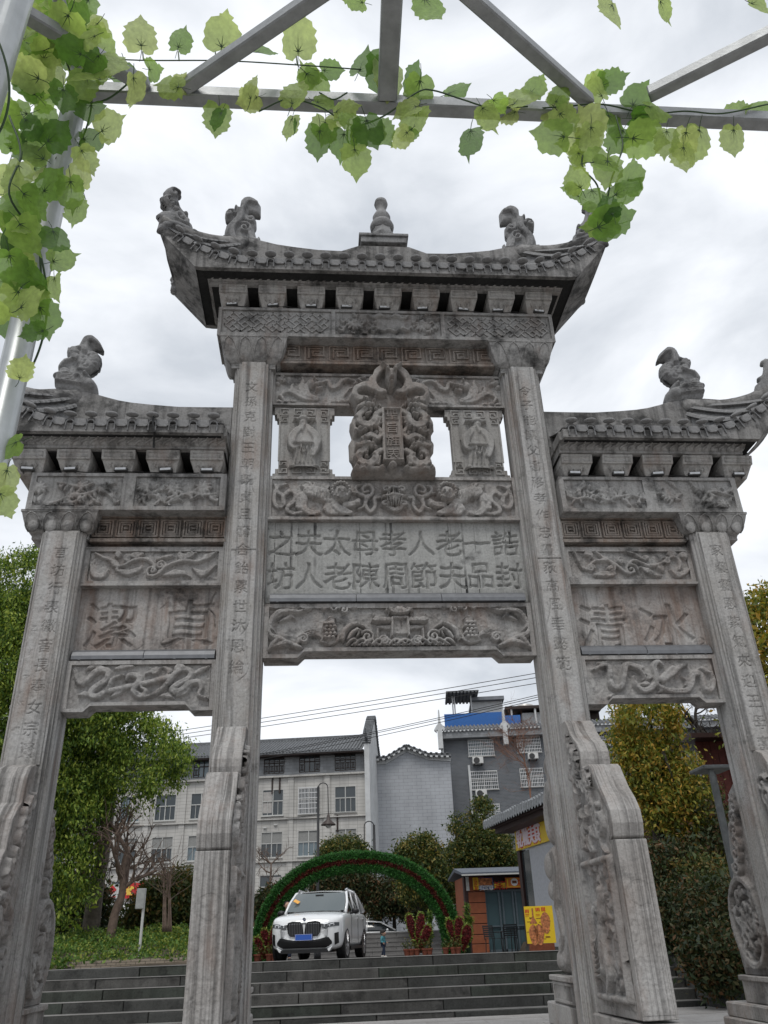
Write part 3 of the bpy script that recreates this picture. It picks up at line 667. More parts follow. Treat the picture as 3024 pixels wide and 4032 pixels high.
# phoenix beam
o = box_beam('phoenix_beam', -1.70, 1.70, .06, .34, 7.99, 8.56, S_BEAM, .04, .035)
def dr_ph(g):
    c = lambda *p: XZ('e', p, .09); T = lambda pts, w, h, **k: g.tube(c(*pts), w, h, **k); E_ = lambda x, y, a, b2, h, **k: g.ell(c((x, y))[0], a, b2, h, **k)
    T([(150,280),(190,250),(240,255),(300,285),(370,295)], (.015,.04,.05,.06,.045), .045, groove=1); T([(155,275),(175,300),(165,275)], .018, .04)
    T([(240,255),(225,225),(235,205)], (.04,.03,.01), .045); T([(300,270),(280,230),(290,195),(285,165)], (.04,.05,.035,.008), .05)
    E_(340,210,.08,.085,.07); E_(372,222,.05,.04,.09); T([(385,215),(420,215)], (.03,.01), .08); T([(375,245),(410,235)], (.03,.01), .07)
    T([(310,220),(320,270),(360,290)], (.04,.05,.03), .055); T([(405,200),(440,190),(460,230),(500,215),(520,180)], (.015,.03,.035,.045,.01), .05, groove=1)
    T([(500,215),(540,185),(590,190),(605,205),(590,210)], (.03,.03,.03,.025,.01), .045)
    E_(155,180,.06,.05,.045); E_(180,190,.04,.04,.05); E_(140,205,.045,.035,.04); E_(170,160,.04,.03,.04)
    for x in (150, 190, 230, 480, 520, 550): E_(x, 310, .06, .035, .035)
    for x, y in ((370,205),(360,190)): E_(x, y, .02, .02, .03, base=.07)
    T([(540,270),(560,240),(580,230)], .02, .03); T([(640,190),(620,175),(660,165)], .02, .03)
relief(o, 'phoenix_carving', -1.66, 1.66, 8.03, 8.52, .093, dr_ph, seed=3, mirror=True)
# imperial tablet: writhing dragons round a text board
out = XZ('e', [(585,765),(572,735),(600,700),(565,660),(562,600),(560,565),(580,530),(565,480),(568,440),(600,400),(592,350),(562,310),(578,255),(640,225),(690,190),(705,140),(745,112),(800,118),(860,115),(905,140),(930,190),(950,225),(1020,245),(1045,275),(1040,320),(1025,350),(1030,400),(1062,450),(1068,480),(1040,520),(1068,560),(1065,610),(1040,650),(1055,700),(1080,735),(1075,768)], .02)
def tab(g):
    c = lambda *p: XZ('e', p, .0); r = np.random.default_rng(5)
    def both(pts, w, h, **k):
        q = c(*pts); g.tube(q, w, h, **k); g.tube([(-.0-p[0], p[1]) for p in q], w, h, **k)
    def bell(x, y, a, b2, h, **k):
        p = c((x, y))[0]; g.ell(p, a, b2, h, **k); g.ell((-p[0], p[1]), a, b2, h, **k)
    g.ell(c((808,205))[0], .09, .15, .17); g.ell(c((808,240))[0], .06, .06, .22); g.ell(c((808,268))[0], .045, .03, .2)
    for q in (-1, 1): g.ell((c((808,195))[0][0]+.055*q, c((808,195))[0][1]), .03, .025, .06, base=.15); g.tube([(c((808,170))[0][0]+.05*q, c((808,170))[0][1]), (c((808,150))[0][0]+.14*q, c((808,150))[0][1]+.02)], (.03,.01), .16)
    both([(760,150),(720,180),(700,230),(730,280),(770,290)], (.06,.075,.07,.06,.04), .12, groove=1); both([(700,270),(660,250),(610,265),(590,300),(620,330),(665,330)], (.05,.07,.06,.06,.06,.04), .12, groove=1)
    for (hx, hy) in ((690,380),(690,610)):
        bell(hx-15, hy-5, .07, .055, .14); bell(hx+12, hy-6, .045, .035, .13)
        both([(hx-30,hy-10),(hx-75,hy+5),(hx-90,hy-5)], (.05,.035,.01), .13, groove=2); both([(hx-20,hy-25),(hx-45,hy-38)], (.02,.008), .15); both([(hx+10,hy-20),(hx+30,hy-35)], (.018,.006), .14)
        both([(hx-30,hy+15),(hx-70,hy+50),(hx-60,hy+90),(hx-10,hy+105),(hx+25,hy+75),(hx+30,hy+45),(hx+60,hy+25)], (.05,.06,.065,.07,.06,.05,.04), .12, groove=1)
        both([(hx-10,hy+110),(hx-60,hy+135),(hx-95,hy+120)], (.05,.04,.02), .1); both([(hx+40,hy+100),(hx+55,hy+60)], (.035,.02), .11); both([(hx-90,hy+60),(hx-105,hy+100),(hx-90,hy+150)], (.045,.05,.03), .1)
        for i in range(14): bell(hx+r.uniform(-95,45), hy+r.uniform(10,140), .03, .022, .05, base=.07)
    both([(600,745),(650,735),(700,745),(760,740)], (.05,.05,.05,.03), .11); both([(640,560),(690,540),(730,560),(755,545)], (.03,.05,.045,.02), .1, groove=1); both([(720,480),(750,520),(735,560)], .035, .09)
    bell(755,740,.05,.04,.13); g.ell(c((818,725))[0], .07, .06, .14)
    for i in range(60): bell(r.uniform(600,770), r.uniform(300,740), .028, .024, r.uniform(.05,.1))
    q = c((765,385),(862,385),(862,695),(772,695)); x0, x1 = -.115, .115; z0, z1 = q[2][1], q[0][1]
    m_ = (g.U > x0-.03) & (g.U < x1+.03) & (g.W > z0) & (g.W < z1); g.h[m_] = .085
    m_ = (g.U > x0) & (g.U < x1) & (g.W > z0+.02) & (g.W < z1-.02); g.h[m_] = .05
    g.tabz = (z0, z1)
tb = puff('imperial_tablet', out, .1, .0125, S_TAB, gate, lambda u, w, h: (u, .03-h if h >= 0 else .02-h*.8, w), tab, .1, 9, K_REL)
tz0, tz1 = XZ('e', [(862,695)], .02)[0][1], XZ('e', [(765,385)], .02)[0][1]; yb_ = .03-.1-.05*K_REL
filled('tablet_lettering', text_curves([(ch, .0, tz1-.115-(tz1-tz0-.22)*i/3, .175) for i, ch in enumerate('聖旨旌表')]), .03, S_TAB, tb, face_mat(yb_-.006))
# Greek-key bands
def band(x0, x1, z0, z1, Y, cells, kind, mat):
    b = MB(); b.box(x0, x1, Y+.028, .32, z0, z1); o = b.build('key_band', mat, gate)
    e = MB(); t = .022
    e.box(x0, x1, Y-.01, Y+.03, z1-.035, z1); e.box(x0, x1, Y-.01, Y+.03, z0, z0+.045)
    zz0, zz1 = z0+.06, z1-.05; w = (x1-x0)/cells; h = zz1-zz0
    for i in range(cells):
        a = x0+w*i; R_ = lambda u0, u1, v0, v1: e.box(a+u0*w, a+u1*w, Y, Y+.03, zz0+v0*h, zz0+v1*h)
        s = t/w; v = t/h
        if kind == 'meander':
            R_(.04,.04+s,.0,1.); R_(.04+s,.86,1-v,1.); R_(.86-s,.86,.3,1-v); R_(.36,.86-s,.3,.3+v); R_(.36,.36+s,.3+v,.68); R_(.36+s,.66,.68-v,.68); R_(.04+s,.98,.0,v)
            R_(.2,.2+s,.16,.84); R_(.2+s,.7,.84-v,.84)
        else:
            for q in (.05,.17,.29):
                q2 = q*.9; R_(q,1-q,q2,q2+v); R_(q,1-q,1-q2-v,1-q2); R_(q,q+s,q2+v,1-q2-v); R_(1-q-s,1-q,q2+v,1-q2-v)
            R_(.42,.6,.46,.54)
    tag(e.build('key_pattern', mat, o), kind='stuff')
band(-1.62, 1.62, 8.64, 9.03, -.06, 9, 'meander', S_BAND)
for sg in (-1, 1):
    x0, x1 = (2.22, 3.93) if sg > 0 else (-3.93, -2.22)
    band(x0, x1, 5.76, 6.14, -.02, 6, 'square', S_BAND)
# lotus capitals
def capital(xc, z0, z1, w0, w1, y0, y1):
    o = None; b = MB(); n = 8; rows = []
    for i in range(n+1):
        t = i/n; e = math.sin(t*PI/2)**.8 if t > 0 else 0; hw = w0+(w1-w0)*(t**.5)*1. ; hy = (y1-y0)/2-.16+.16*(t**.5); z = z0+.07+(z1-z0-.1)*t
        cx_, cy_ = xc, (y0+y1)/2
        rows.append([(cx_-hw,cy_-hy,z),(cx_+hw,cy_-hy,z),(cx_+hw,cy_+hy,z),(cx_-hw,cy_+hy,z),(cx_-hw,cy_-hy,z)])
    b.sheet(rows); b.box(xc-w0+.015, xc+w0-.015, y0+.17, y1-.17, z0, z0+.07); b.box(xc-w1-.01, xc+w1+.01, y0-.008, y1+.008, z1-.03, z1)
    b.box(xc-w0+.01, xc+w0-.01, y0+.165, y1-.165, z0+.05, z0+.072)
    o = b.build('capital', S_UP, gate, auto=True)
    e = MB()
    fz = lambda t: z0+.07+(z1-z0-.1)*t; fy = lambda t: (y0+y1)/2-((y1-y0)/2-.16+.16*t**.5)
    fw = lambda t: w0+(w1-w0)*t**.5
    npet = 4; dep = .012 if z0 > 7 else .04
    for k in range(-1, npet+1):
        u0, u1 = -1+2*(k)/npet, -1+2*(k+1)/npet
        for sgn in (-1, 1):
            pts = []
            for t in np.linspace(.04, 1, 8):
                bul = (1-t)**.6 if t < .98 else 0; um = (u0+u1)/2; u = um + sgn*(u1-u0)/2*min(1, 1.15*(1-t)**.45) if True else 0
                if -1 <= u <= 1: pts.append((xc+u*fw(t), fy(t)-.006, fz(t)))
            if len(pts) > 2: e.tube(pts, .009, 5)
        if 0 <= k < npet and z0 < 7:
            um = (u0+u1)/2; e.ell((xc+um*fw(.35), fy(.35)+.005, fz(.36)), (fw(.4)/npet*.72, dep, (z1-z0)*.3), 10, 6)
    e.build('lotus_petals', S_UP, o, smooth=True)
for xc in (PX[1], PX[2]): capital(xc + (.01 if xc > 0 else -.01), 8.52, 9.0, .33, .485, -.25, .45)
for xc in (PX[0], PX[3]): capital(xc*1.012, 5.79, 6.13, .37, .47, -.2, .4)
# --- friezes
def frieze(x0, x1, z0, z1, y0, y1, panels):
    b = MB(); b.box(x0, x1, y0+.03, y1, z0, z1); o = b.build('frieze', S_UP, gate, bevel=.008)
    holes = [rect(a+.0, c, z0+.055, z1-.045) for a, c in panels]
    filled('frieze_frame', [rect(x0, x1, z0, z1)]+holes, .028, S_UP, o, face_mat(y0+.0145)); return o
def lattice(parent, x0, x1, z0, z1, Y):
    """swastika fret turned 45 degrees: raised strips"""
    e = MB(); p = .082; t = .02; c45 = math.sqrt(.5)
    def strip(u0, v0, u1, v1):
        a = np.array(((u0-v0)*c45, (u0+v0)*c45)); b2 = np.array(((u1-v1)*c45, (u1+v1)*c45)); m = (a+b2)/2
        cxm, czm = (x0+x1)/2+m[0], (z0+z1)/2+m[1]; l = np.linalg.norm(b2-a)+t; ang = math.atan2(b2[1]-a[1], b2[0]-a[0])
        ex, ez = abs(l/2*math.cos(ang))+t*.4, abs(l/2*math.sin(ang))+t*.4
        if cxm-ex < x0 or cxm+ex > x1 or czm-ez < z0 or czm+ez > z1: return
        e.obox((cxm, Y-.008+.0004*((int(u0*97)+int(v0*31)) % 7), czm), (l, .022, t), Matrix.Rotation(-ang, 3, 'Y'))
    n = 18
    for i in range(-n, n):
        for j in range(-n, n):
            u, v = i*p, j*p
            if (i+2*j) % 5 == 0:
                for du, dv in ((1,0),(0,1),(-1,0),(0,-1)):
                    strip(u, v, u+du*p, v+dv*p); strip(u+du*p, v+dv*p, u+du*p-dv*p, v+dv*p+du*p)
    return e.build('lattice_carving', S_UP, parent)
o = frieze(-2.51, 2.51, 8.99, 9.52, -.25, .45, [(-2.46,-.85),(-.79,.79),(.85,2.46)])
for a, c in ((-2.45,-.86),(.86,2.45)): lattice(o, a, c, 9.055, 9.465, -.222)
def dr_mid(g):
    r = np.random.default_rng(21); T, E_ = g.tube, g.ell; zc = 9.26
    for q in (-1, 1):
        x = -.5*q
        for i in range(10): T([(x, zc-.02),(x+.09*math.cos(i*.63), zc-.02+.08*math.sin(i*.63)),(x+.17*math.cos(i*.63+.2), zc-.02+.13*math.sin(i*.63+.2))], (.03,.022,.004), .03)
        E_((x, zc+.03), .06, .06, .045); E_((x,zc+.14),.03,.02,.04); E_((x,zc+.17),.02,.02,.04)
        T([(-.3*q, zc+.16),(-.22*q, zc+.12),(-.12*q, zc+.17),(-.02*q, zc+.12)], (.02,.035,.03,.01), .04)
        T([(-.3*q,zc-.12),(-.2*q,zc-.08),(-.1*q,zc-.14),(0,zc-.1)], .025, .04)
        for i in range(14): x2, z2 = r.uniform(.15,.76)*q, r.uniform(9.08,9.45); T([(x2,z2),(x2+.06,z2+.05*q),(x2+.1,z2)], (.008,.028,.006), .035)
relief(o, 'pavilion_carving', -.78, .78, 9.05, 9.47, -.221, dr_mid, S_UP, seed=8)
def flower(g, x, z, r, n=9, h=.035):
    for i in range(n):
        a = 2*PI*i/n; g.tube([(x+.25*r*math.cos(a), z+.2*r*math.sin(a)), (x+.7*r*math.cos(a), z+.6*r*math.sin(a)), (x+r*math.cos(a), z+.85*r*math.sin(a))], (.25*r,.22*r,.06*r), h, 3)
    g.ell((x, z), .28*r, .24*r, h*1.2)
def leaf(g, x, z, a, l, h=.03):
    g.tube([(x, z), (x+.5*l*math.cos(a), z+.5*l*math.sin(a)), (x+l*math.cos(a+.3), z+l*math.sin(a+.3))], (.06*l,.22*l,.03*l), h, 4)
def branchwork(zr, Y, stems, flowers, leaves, seed):
    def f(g):
        c = lambda *p: XZ(zr, p, Y); r = np.random.default_rng(seed)
        for s in stems: g.tube(c(*s), (.018,.026,.014), .035)
        for x, y, q in flowers: flower(g, *c((x, y))[0], q)
        for s in stems:
            P = cr_spline(c(*s), 5)
            for k in range(1, len(P)-1, 2): leaf(g, P[k][0], P[k][1], r.uniform(0, 6.28), r.uniform(.07,.14))
        for x, y in leaves: leaf(g, *c((x, y))[0], r.uniform(0, 6.28), .16)
    return f
oL = frieze(-4.73, -2.235, 6.12, 6.66, -.22, .42, [(-4.66,-3.56),(-3.40,-2.31)])
relief(oL, 'plum_branch_carving', -4.65, -3.57, 6.18, 6.61, -.19, branchwork('c', -.19, [[(350,1190),(430,1160),(510,1130),(560,1080),(540,1050)], [(510,1130),(600,1120),(680,1090),(790,1050)], [(600,1120),(650,1170),(690,1190)], [(690,1090),(760,1140),(790,1190)], [(400,1045),(480,1060),(560,1075),(640,1050)], [(560,1150),(500,1180),(420,1190)]], [(700,1090,.085),(270,1080,.12),(500,1135,.07)], [(300,1120),(240,1180),(330,1100),(390,1180),(470,1175)], 31), S_UP, seed=31)
relief(oL, 'chrysanthemum_carving', -3.39, -2.32, 6.18, 6.61, -.19, branchwork('c', -.19, [[(950,1170),(1000,1130),(1080,1140),(1110,1180)], [(990,1090),(1030,1120),(1090,1090)], [(1130,1190),(1220,1140),(1300,1120),(1400,1130),(1470,1120)], [(1180,1100),(1200,1140),(1240,1170)], [(1390,1085),(1370,1120),(1300,1160)]], [(985,1080,.1),(1180,1085,.115),(1385,1080,.12)], [(940,1150),(1060,1080),(1300,1130),(1450,1130),(1420,1100)], 32), S_UP, seed=32)
oR = frieze(2.235, 4.73, 6.12, 6.66, -.22, .42, [(2.30,3.40),(3.56,4.66)])
relief(oR, 'lotus_carving', 2.31, 3.39, 6.18, 6.61, -.19, branchwork('d', -.19, [[(230,1110),(300,1130),(370,1120),(450,1150)], [(370,1080),(430,1110),(520,1140),(580,1120),(680,1105),(790,1135)], [(300,1080),(350,1050),(400,1040)]], [(510,1085,.15),(770,1110,.07)], [(300,1060),(350,1070),(240,1120),(590,1110),(650,1110),(540,1150)], 33), S_UP, seed=33)
relief(oR, 'bird_and_flower_carving', 3.57, 4.65, 6.18, 6.61, -.19, branchwork('d', -.19, [[(880,1090),(960,1100),(1000,1130)], [(1190,1150),(1230,1080),(1330,1090),(1440,1130)], [(1120,1040),(1170,1075),(1200,1070)], [(1330,1090),(1420,1060),(1400,1040)]], [(940,1105,.1),(1330,1170,.09),(1160,1070,.06),(1420,1075,.07)], [(1000,1050),(1050,1090),(960,1165),(1210,1140),(1440,1140),(1270,1165)], 34), S_UP, seed=34)
# --- side bays: upper beams, two-character panels, lower beams
def dr_vine(zr, mainv, curls, clouds):
    def f(g):
        c = lambda *p: XZ(zr, p, .065)
        for s in mainv: g.tube(c(*s), (.018,.024,.03,.022), .04)
        for x, y, r_, a, sg in curls: g.spiral(c((x, y))[0], r_, 1.4, .018, .04, a, sg)
        for s in clouds: g.tube(c(*s), (.012,.05,.035,.01), .045, groove=1)
    return f
def dr_ribbon(zr, rib, bars, blobs):
    def f(g):
        c = lambda *p: XZ(zr, p, .035)
        for s in bars: g.tube(c(*s), .034, .045, flat=2)
        for s in rib: g.tube(c(*s), (.02,.042,.045,.042,.02), .05, groove=2)
        for s in blobs: g.tube(c(*s), (.01,.035,.01), .04)
    return f
SB = {}
for sg in (-1, 1):
    xo, xi = sg*3.975, sg*2.24; x0, x1 = min(xo, xi), max(xo, xi)
    ub = box_beam('upper_side_beam', x0, x1, .03, .32, 5.18, 5.71, S_BEAM, .06, .035)
    b = MB(); b.box(x0, x1, .0, .3, 5.165, 5.195); b.build('ledge', S_BEAM, ub)
    b = MB(); b.box(x0, x1, .1, .3, 5.71, 5.78); b.box(x0, x1, .145, .28, 4.18, 5.18)
    pn = b.build('side_panel', S_SIDE, gate)
    ch = '潔貞' if sg < 0 else '清冰'
    zr = 'g' if sg < 0 else 'h'
    pos = ((700,880),(1330,860)) if sg < 0 else ((395,860),(900,860))
    it = [(ch[i], *XZ(zr, [pos[i]], .13)[0], (.62,.60) if i == 0 else (.66,.60)) for i in range(2)]
    g = HF(x0, x1, 4.25, 5.17, .0085, .005, 6+sg); carve_text(g, it, .010, .034, .02)
    if sg < 0: g.cut(XZ('g', [(1560,610),(1530,650),(1520,700),(1500,740),(1545,800),(1555,900)], .13), .012, .03)
    for q in range(16): u_, w_ = RNG.uniform(x0+.05, x1-.05), RNG.uniform(4.4, 5.1); g.cut([(u_, w_), (u_+.05*RNG.normal(), w_-.06), (u_+.08*RNG.normal(), w_-.13)], .007, .01)
    g.build('inscribed_face', S_SIDE, pn, FR(.115))
    lb, inn = notch_beam('lower_side_beam', x0, x1, 0., .3, 4.2, 3.59, 3.66, .25, .07, S_BEAM, .05)
    SB[sg] = (ub, lb, inn, x0, x1)
relief(SB[-1][0], 'vine_carving', SB[-1][3]+.06, SB[-1][4]-.06, 5.24, 5.65, .066, dr_vine('g', [[(720,400),(800,400),(900,350),(1000,345),(1060,400),(1040,430)], [(1000,480),(1080,470),(1160,400),(1280,360),(1400,365),(1480,340)], [(580,300),(640,330),(710,360),(730,400)], [(1080,350),(1140,330),(1200,320)]], [(1040,440,.09,0,-1),(840,340,.05,1,1),(1280,320,.05,2,1),(1340,310,.05,1,-1),(760,310,.04,2,-1),(1110,395,.06,0,1)],
    [[(540,390),(570,470),(640,480),(680,430)], [(740,430),(830,455),(930,430),(960,400)], [(1130,480),(1220,455),(1300,460),(1350,490)], [(1370,420),(1440,460),(1500,440),(1560,390)], [(1450,340),(1500,320),(1560,290)], [(700,370),(740,380),(760,430)], [(850,320),(920,310),(980,300)], [(1270,330),(1330,320),(1400,290)]]), seed=41)
relief(SB[1][0], 'vine_carving', SB[1][3]+.06, SB[1][4]-.06, 5.24, 5.65, .066, dr_vine('h', [[(270,390),(330,350),(430,350),(510,400),(580,450),(640,440)], [(580,380),(630,345),(700,370),(760,390),(850,370),(900,330)], [(900,330),(960,320),(1000,370),(990,420)], [(320,270),(380,320),(420,340)], [(550,270),(640,300),(710,340)]], [(610,420,.09,0,1),(290,410,.055,0,1),(450,410,.06,1,-1),(720,330,.04,0,1),(890,350,.05,2,-1),(530,350,.05,1,1)],
    [[(150,270),(200,340),(230,400),(300,430)], [(310,460),(390,455),(470,450),(440,400)], [(680,400),(740,430),(800,460),(850,470)], [(920,420),(980,460),(1040,440),(1075,410)], [(900,300),(940,290),(970,300)], [(820,380),(850,410),(870,440)], [(1000,320),(1030,300),(1050,340)], [(240,300),(280,290),(300,330)]]), seed=42)
relief(SB[-1][1], 'flute_and_ribbon_carving', SB[-1][3]+.05, SB[-1][4]-.05, 3.635, 4.15, .04, dr_ribbon('g', [[(410,1250),(430,1340),(480,1360),(540,1300),(600,1250),(680,1260),(660,1330),(560,1400),(540,1450),(600,1460),(680,1400),(720,1320),(800,1290)], [(830,1330),(850,1290),(900,1290),(940,1320),(910,1370),(890,1420),(950,1460),(990,1420),(950,1390)], [(970,1470),(1060,1440),(1150,1370),(1220,1280),(1290,1240),(1350,1260),(1340,1310),(1240,1370),(1200,1410),(1260,1420),(1340,1360),(1410,1340),(1440,1390),(1420,1450),(1480,1480)], [(1230,1240),(1260,1215),(1300,1225)]],
    [[(690,1420),(850,1380),(1000,1350),(1190,1300)]], [[(500,1240),(560,1215),(640,1220)], [(730,1240),(800,1220),(890,1215)], [(1370,1280),(1430,1250),(1500,1215)], [(440,1450),(490,1440),(540,1460)], [(980,1280),(1050,1250),(1110,1230)], [(1020,1230),(1060,1260),(1040,1280)], [(1070,1220),(1075,1250),(1060,1280)], [(1130,1220),(1180,1250),(1160,1280)], [(1100,1460),(1160,1450),(1210,1470)], [(1230,1460),(1300,1430),(1360,1380)], [(700,1470),(760,1430),(800,1420)]]), seed=43, poly=SB[-1][2])
relief(SB[1][1], 'lute_and_ribbon_carving', SB[1][3]+.05, SB[1][4]-.05, 3.635, 4.15, .04, dr_ribbon('h', [[(310,1215),(360,1190),(410,1180),(440,1210),(440,1290),(470,1350),(530,1350),(550,1270),(570,1180),(620,1180),(690,1230),(720,1280)], [(630,1270),(650,1340),(720,1380),(790,1340),(810,1270),(790,1190),(820,1150),(860,1180)], [(800,1290),(830,1340),(920,1380),(1050,1380),(1090,1320),(1100,1260),(1150,1245),(1180,1290),(1200,1370),(1250,1370),(1265,1300),(1240,1230)], [(580,1170),(650,1190),(700,1200)]],
    [[(800,1310),(900,1250),(1040,1170)], [(860,1300),(960,1230)], [(870,1260),(940,1200)]], [[(700,1290),(760,1270),(720,1240)], [(780,1330),(850,1370),(830,1390)], [(1010,1270),(1060,1300),(1040,1340)], [(340,1160),(390,1165),(420,1150)], [(1160,1200),(1200,1215),(1230,1240)], [(690,1330),(730,1320),(760,1330)], [(430,1430),(470,1420),(520,1440)]]), seed=44, poly=SB[1][2])
# --- brackets, cyma bands, eaves, roofs
def bracket(xc, z0, z1, wt, wb, y0, y1, yb, flare):
    """trapezoid stone bracket: boxed head with a sunk face over a tapering carved foot"""
    zm = z0+(z1-z0)*.56; b = MB()
    V = [(xc-wb/2,y1+.03,z0),(xc+wb/2,y1+.03,z0),(xc+wt/2,y0+.03,zm),(xc-wt/2,y0+.03,zm)]
    Q = [(xc-wb/2,yb,z0),(xc+wb/2,yb,z0),(xc+wt/2,yb,zm),(xc-wt/2,yb,zm)]
    b.add(V+Q, [(0,1,2,3),(1,5,6,2),(4,0,3,7),(0,4,5,1),(5,4,7,6)])
    ht = wt*1.03; dy = .035
    V = [(xc-ht/2,y0,zm),(xc+ht/2,y0,zm),(xc+ht/2,y0-dy,z1),(xc-ht/2,y0-dy,z1)]; Q = [(p[0], yb, p[2]) for p in V]
    b.add(V+Q, [(0,1,2,3),(1,5,6,2),(4,0,3,7),(0,4,5,1),(2,6,7,3)])
    o = b.build('bracket', S_BRK, gate, bevel=.006)
    e = MB(); m = .035; f = lambda x, z: (x, y0-dy*(z-zm)/(z1-zm)-.006, z)
    for (xa, xb, za, zb) in ((xc-ht/2+m, xc+ht/2-m, z1-m-.012, z1-m), (xc-ht/2+m, xc+ht/2-m, zm+m*.7, zm+m*.7+.012), (xc-ht/2+m, xc-ht/2+m+.012, zm+m*.7, z1-m), (xc+ht/2-m-.012, xc+ht/2-m, zm+m*.7, z1-m)):
        e.add([f(xa,za),f(xb,za),f(xb,zb),f(xa,zb)]+[(p[0],p[1]+.01,p[2]) for p in (f(xa,za),f(xb,za),f(xb,zb),f(xa,zb))], [(0,1,2,3),(0,4,5,1),(1,5,6,2),(2,6,7,3),(3,7,4,0)])
    g_ = lambda x, z: (x, y1+.03+(y0-y1)*(z-z0)/(zm-z0)-.004, z); zq = (z0+zm)/2
    for q in (-1, 1):
        e.tube([g_(xc+q*wb*t, zq+s*(zm-z0)) for t, s in ((.02,-.2),(.12,-.3),(.22,-.1),(.2,.15),(.1,.12),(.12,-.05))], .011, 5); e.tube([g_(xc+q*wb*t, zq+s*(zm-z0)) for t, s in ((.28,.3),(.36,.2),(.3,.0))], .01, 5)
    e.ell(g_(xc, zq-.02), (.03,.02,.025), 8, 4)
    e.build('scroll_carving', S_BRK, o, smooth=True)
def cyma(x0, x1, y0, z0, z1, out, mat, ends=(1, 1)):
    """moulded band whose lean widens upwards, with slanting leaf carving"""
    b = MB(); n = 6; rows = []
    for i in range(n+1):
        t = i/n; q = t + .12*math.sin(2*PI*t); d = out*q; z = z0+.02+(z1-z0-.04)*t
        rows.append([(x0-d*ends[0], .5+d, z), (x0-d*ends[0], y0-d, z), (x1+d*ends[1], y0-d, z), (x1+d*ends[1], .5+d, z)])
    b.sheet(rows)
    b.box(x0-.012*ends[0], x1+.012*ends[1], y0-.012, .5, z0-.012, z0+.022); b.box(x0-(out+.01)*ends[0], x1+(out+.01)*ends[1], y0-out-.012, .5+out, z1-.022, z1+.012)
    o = b.build('cornice_band', mat, gate); e = MB(); nx = int((x1-x0)/.115)
    for k in range(nx):
        xx = x0+.03+(x1-x0)*k/nx
        pts = []
        for t in np.linspace(.06,.94, 6): q = t+.12*math.sin(2*PI*t); pts.append((xx+.085*(1-math.cos(t*PI))/2-.02*math.sin(t*PI*2), y0-out*q-.006, z0+.02+(z1-z0-.04)*t))
        e.tube(pts, [.006,.014,.018,.018,.014,.006], 5)
        if k % 2 == 0: q = .6+.12*math.sin(1.2*PI); e.ell((xx+.075, y0-out*q, z0+(z1-z0)*.62), (.028,.018,.035), 7, 4)
    e.build('leaf_carving', mat, o, smooth=True)
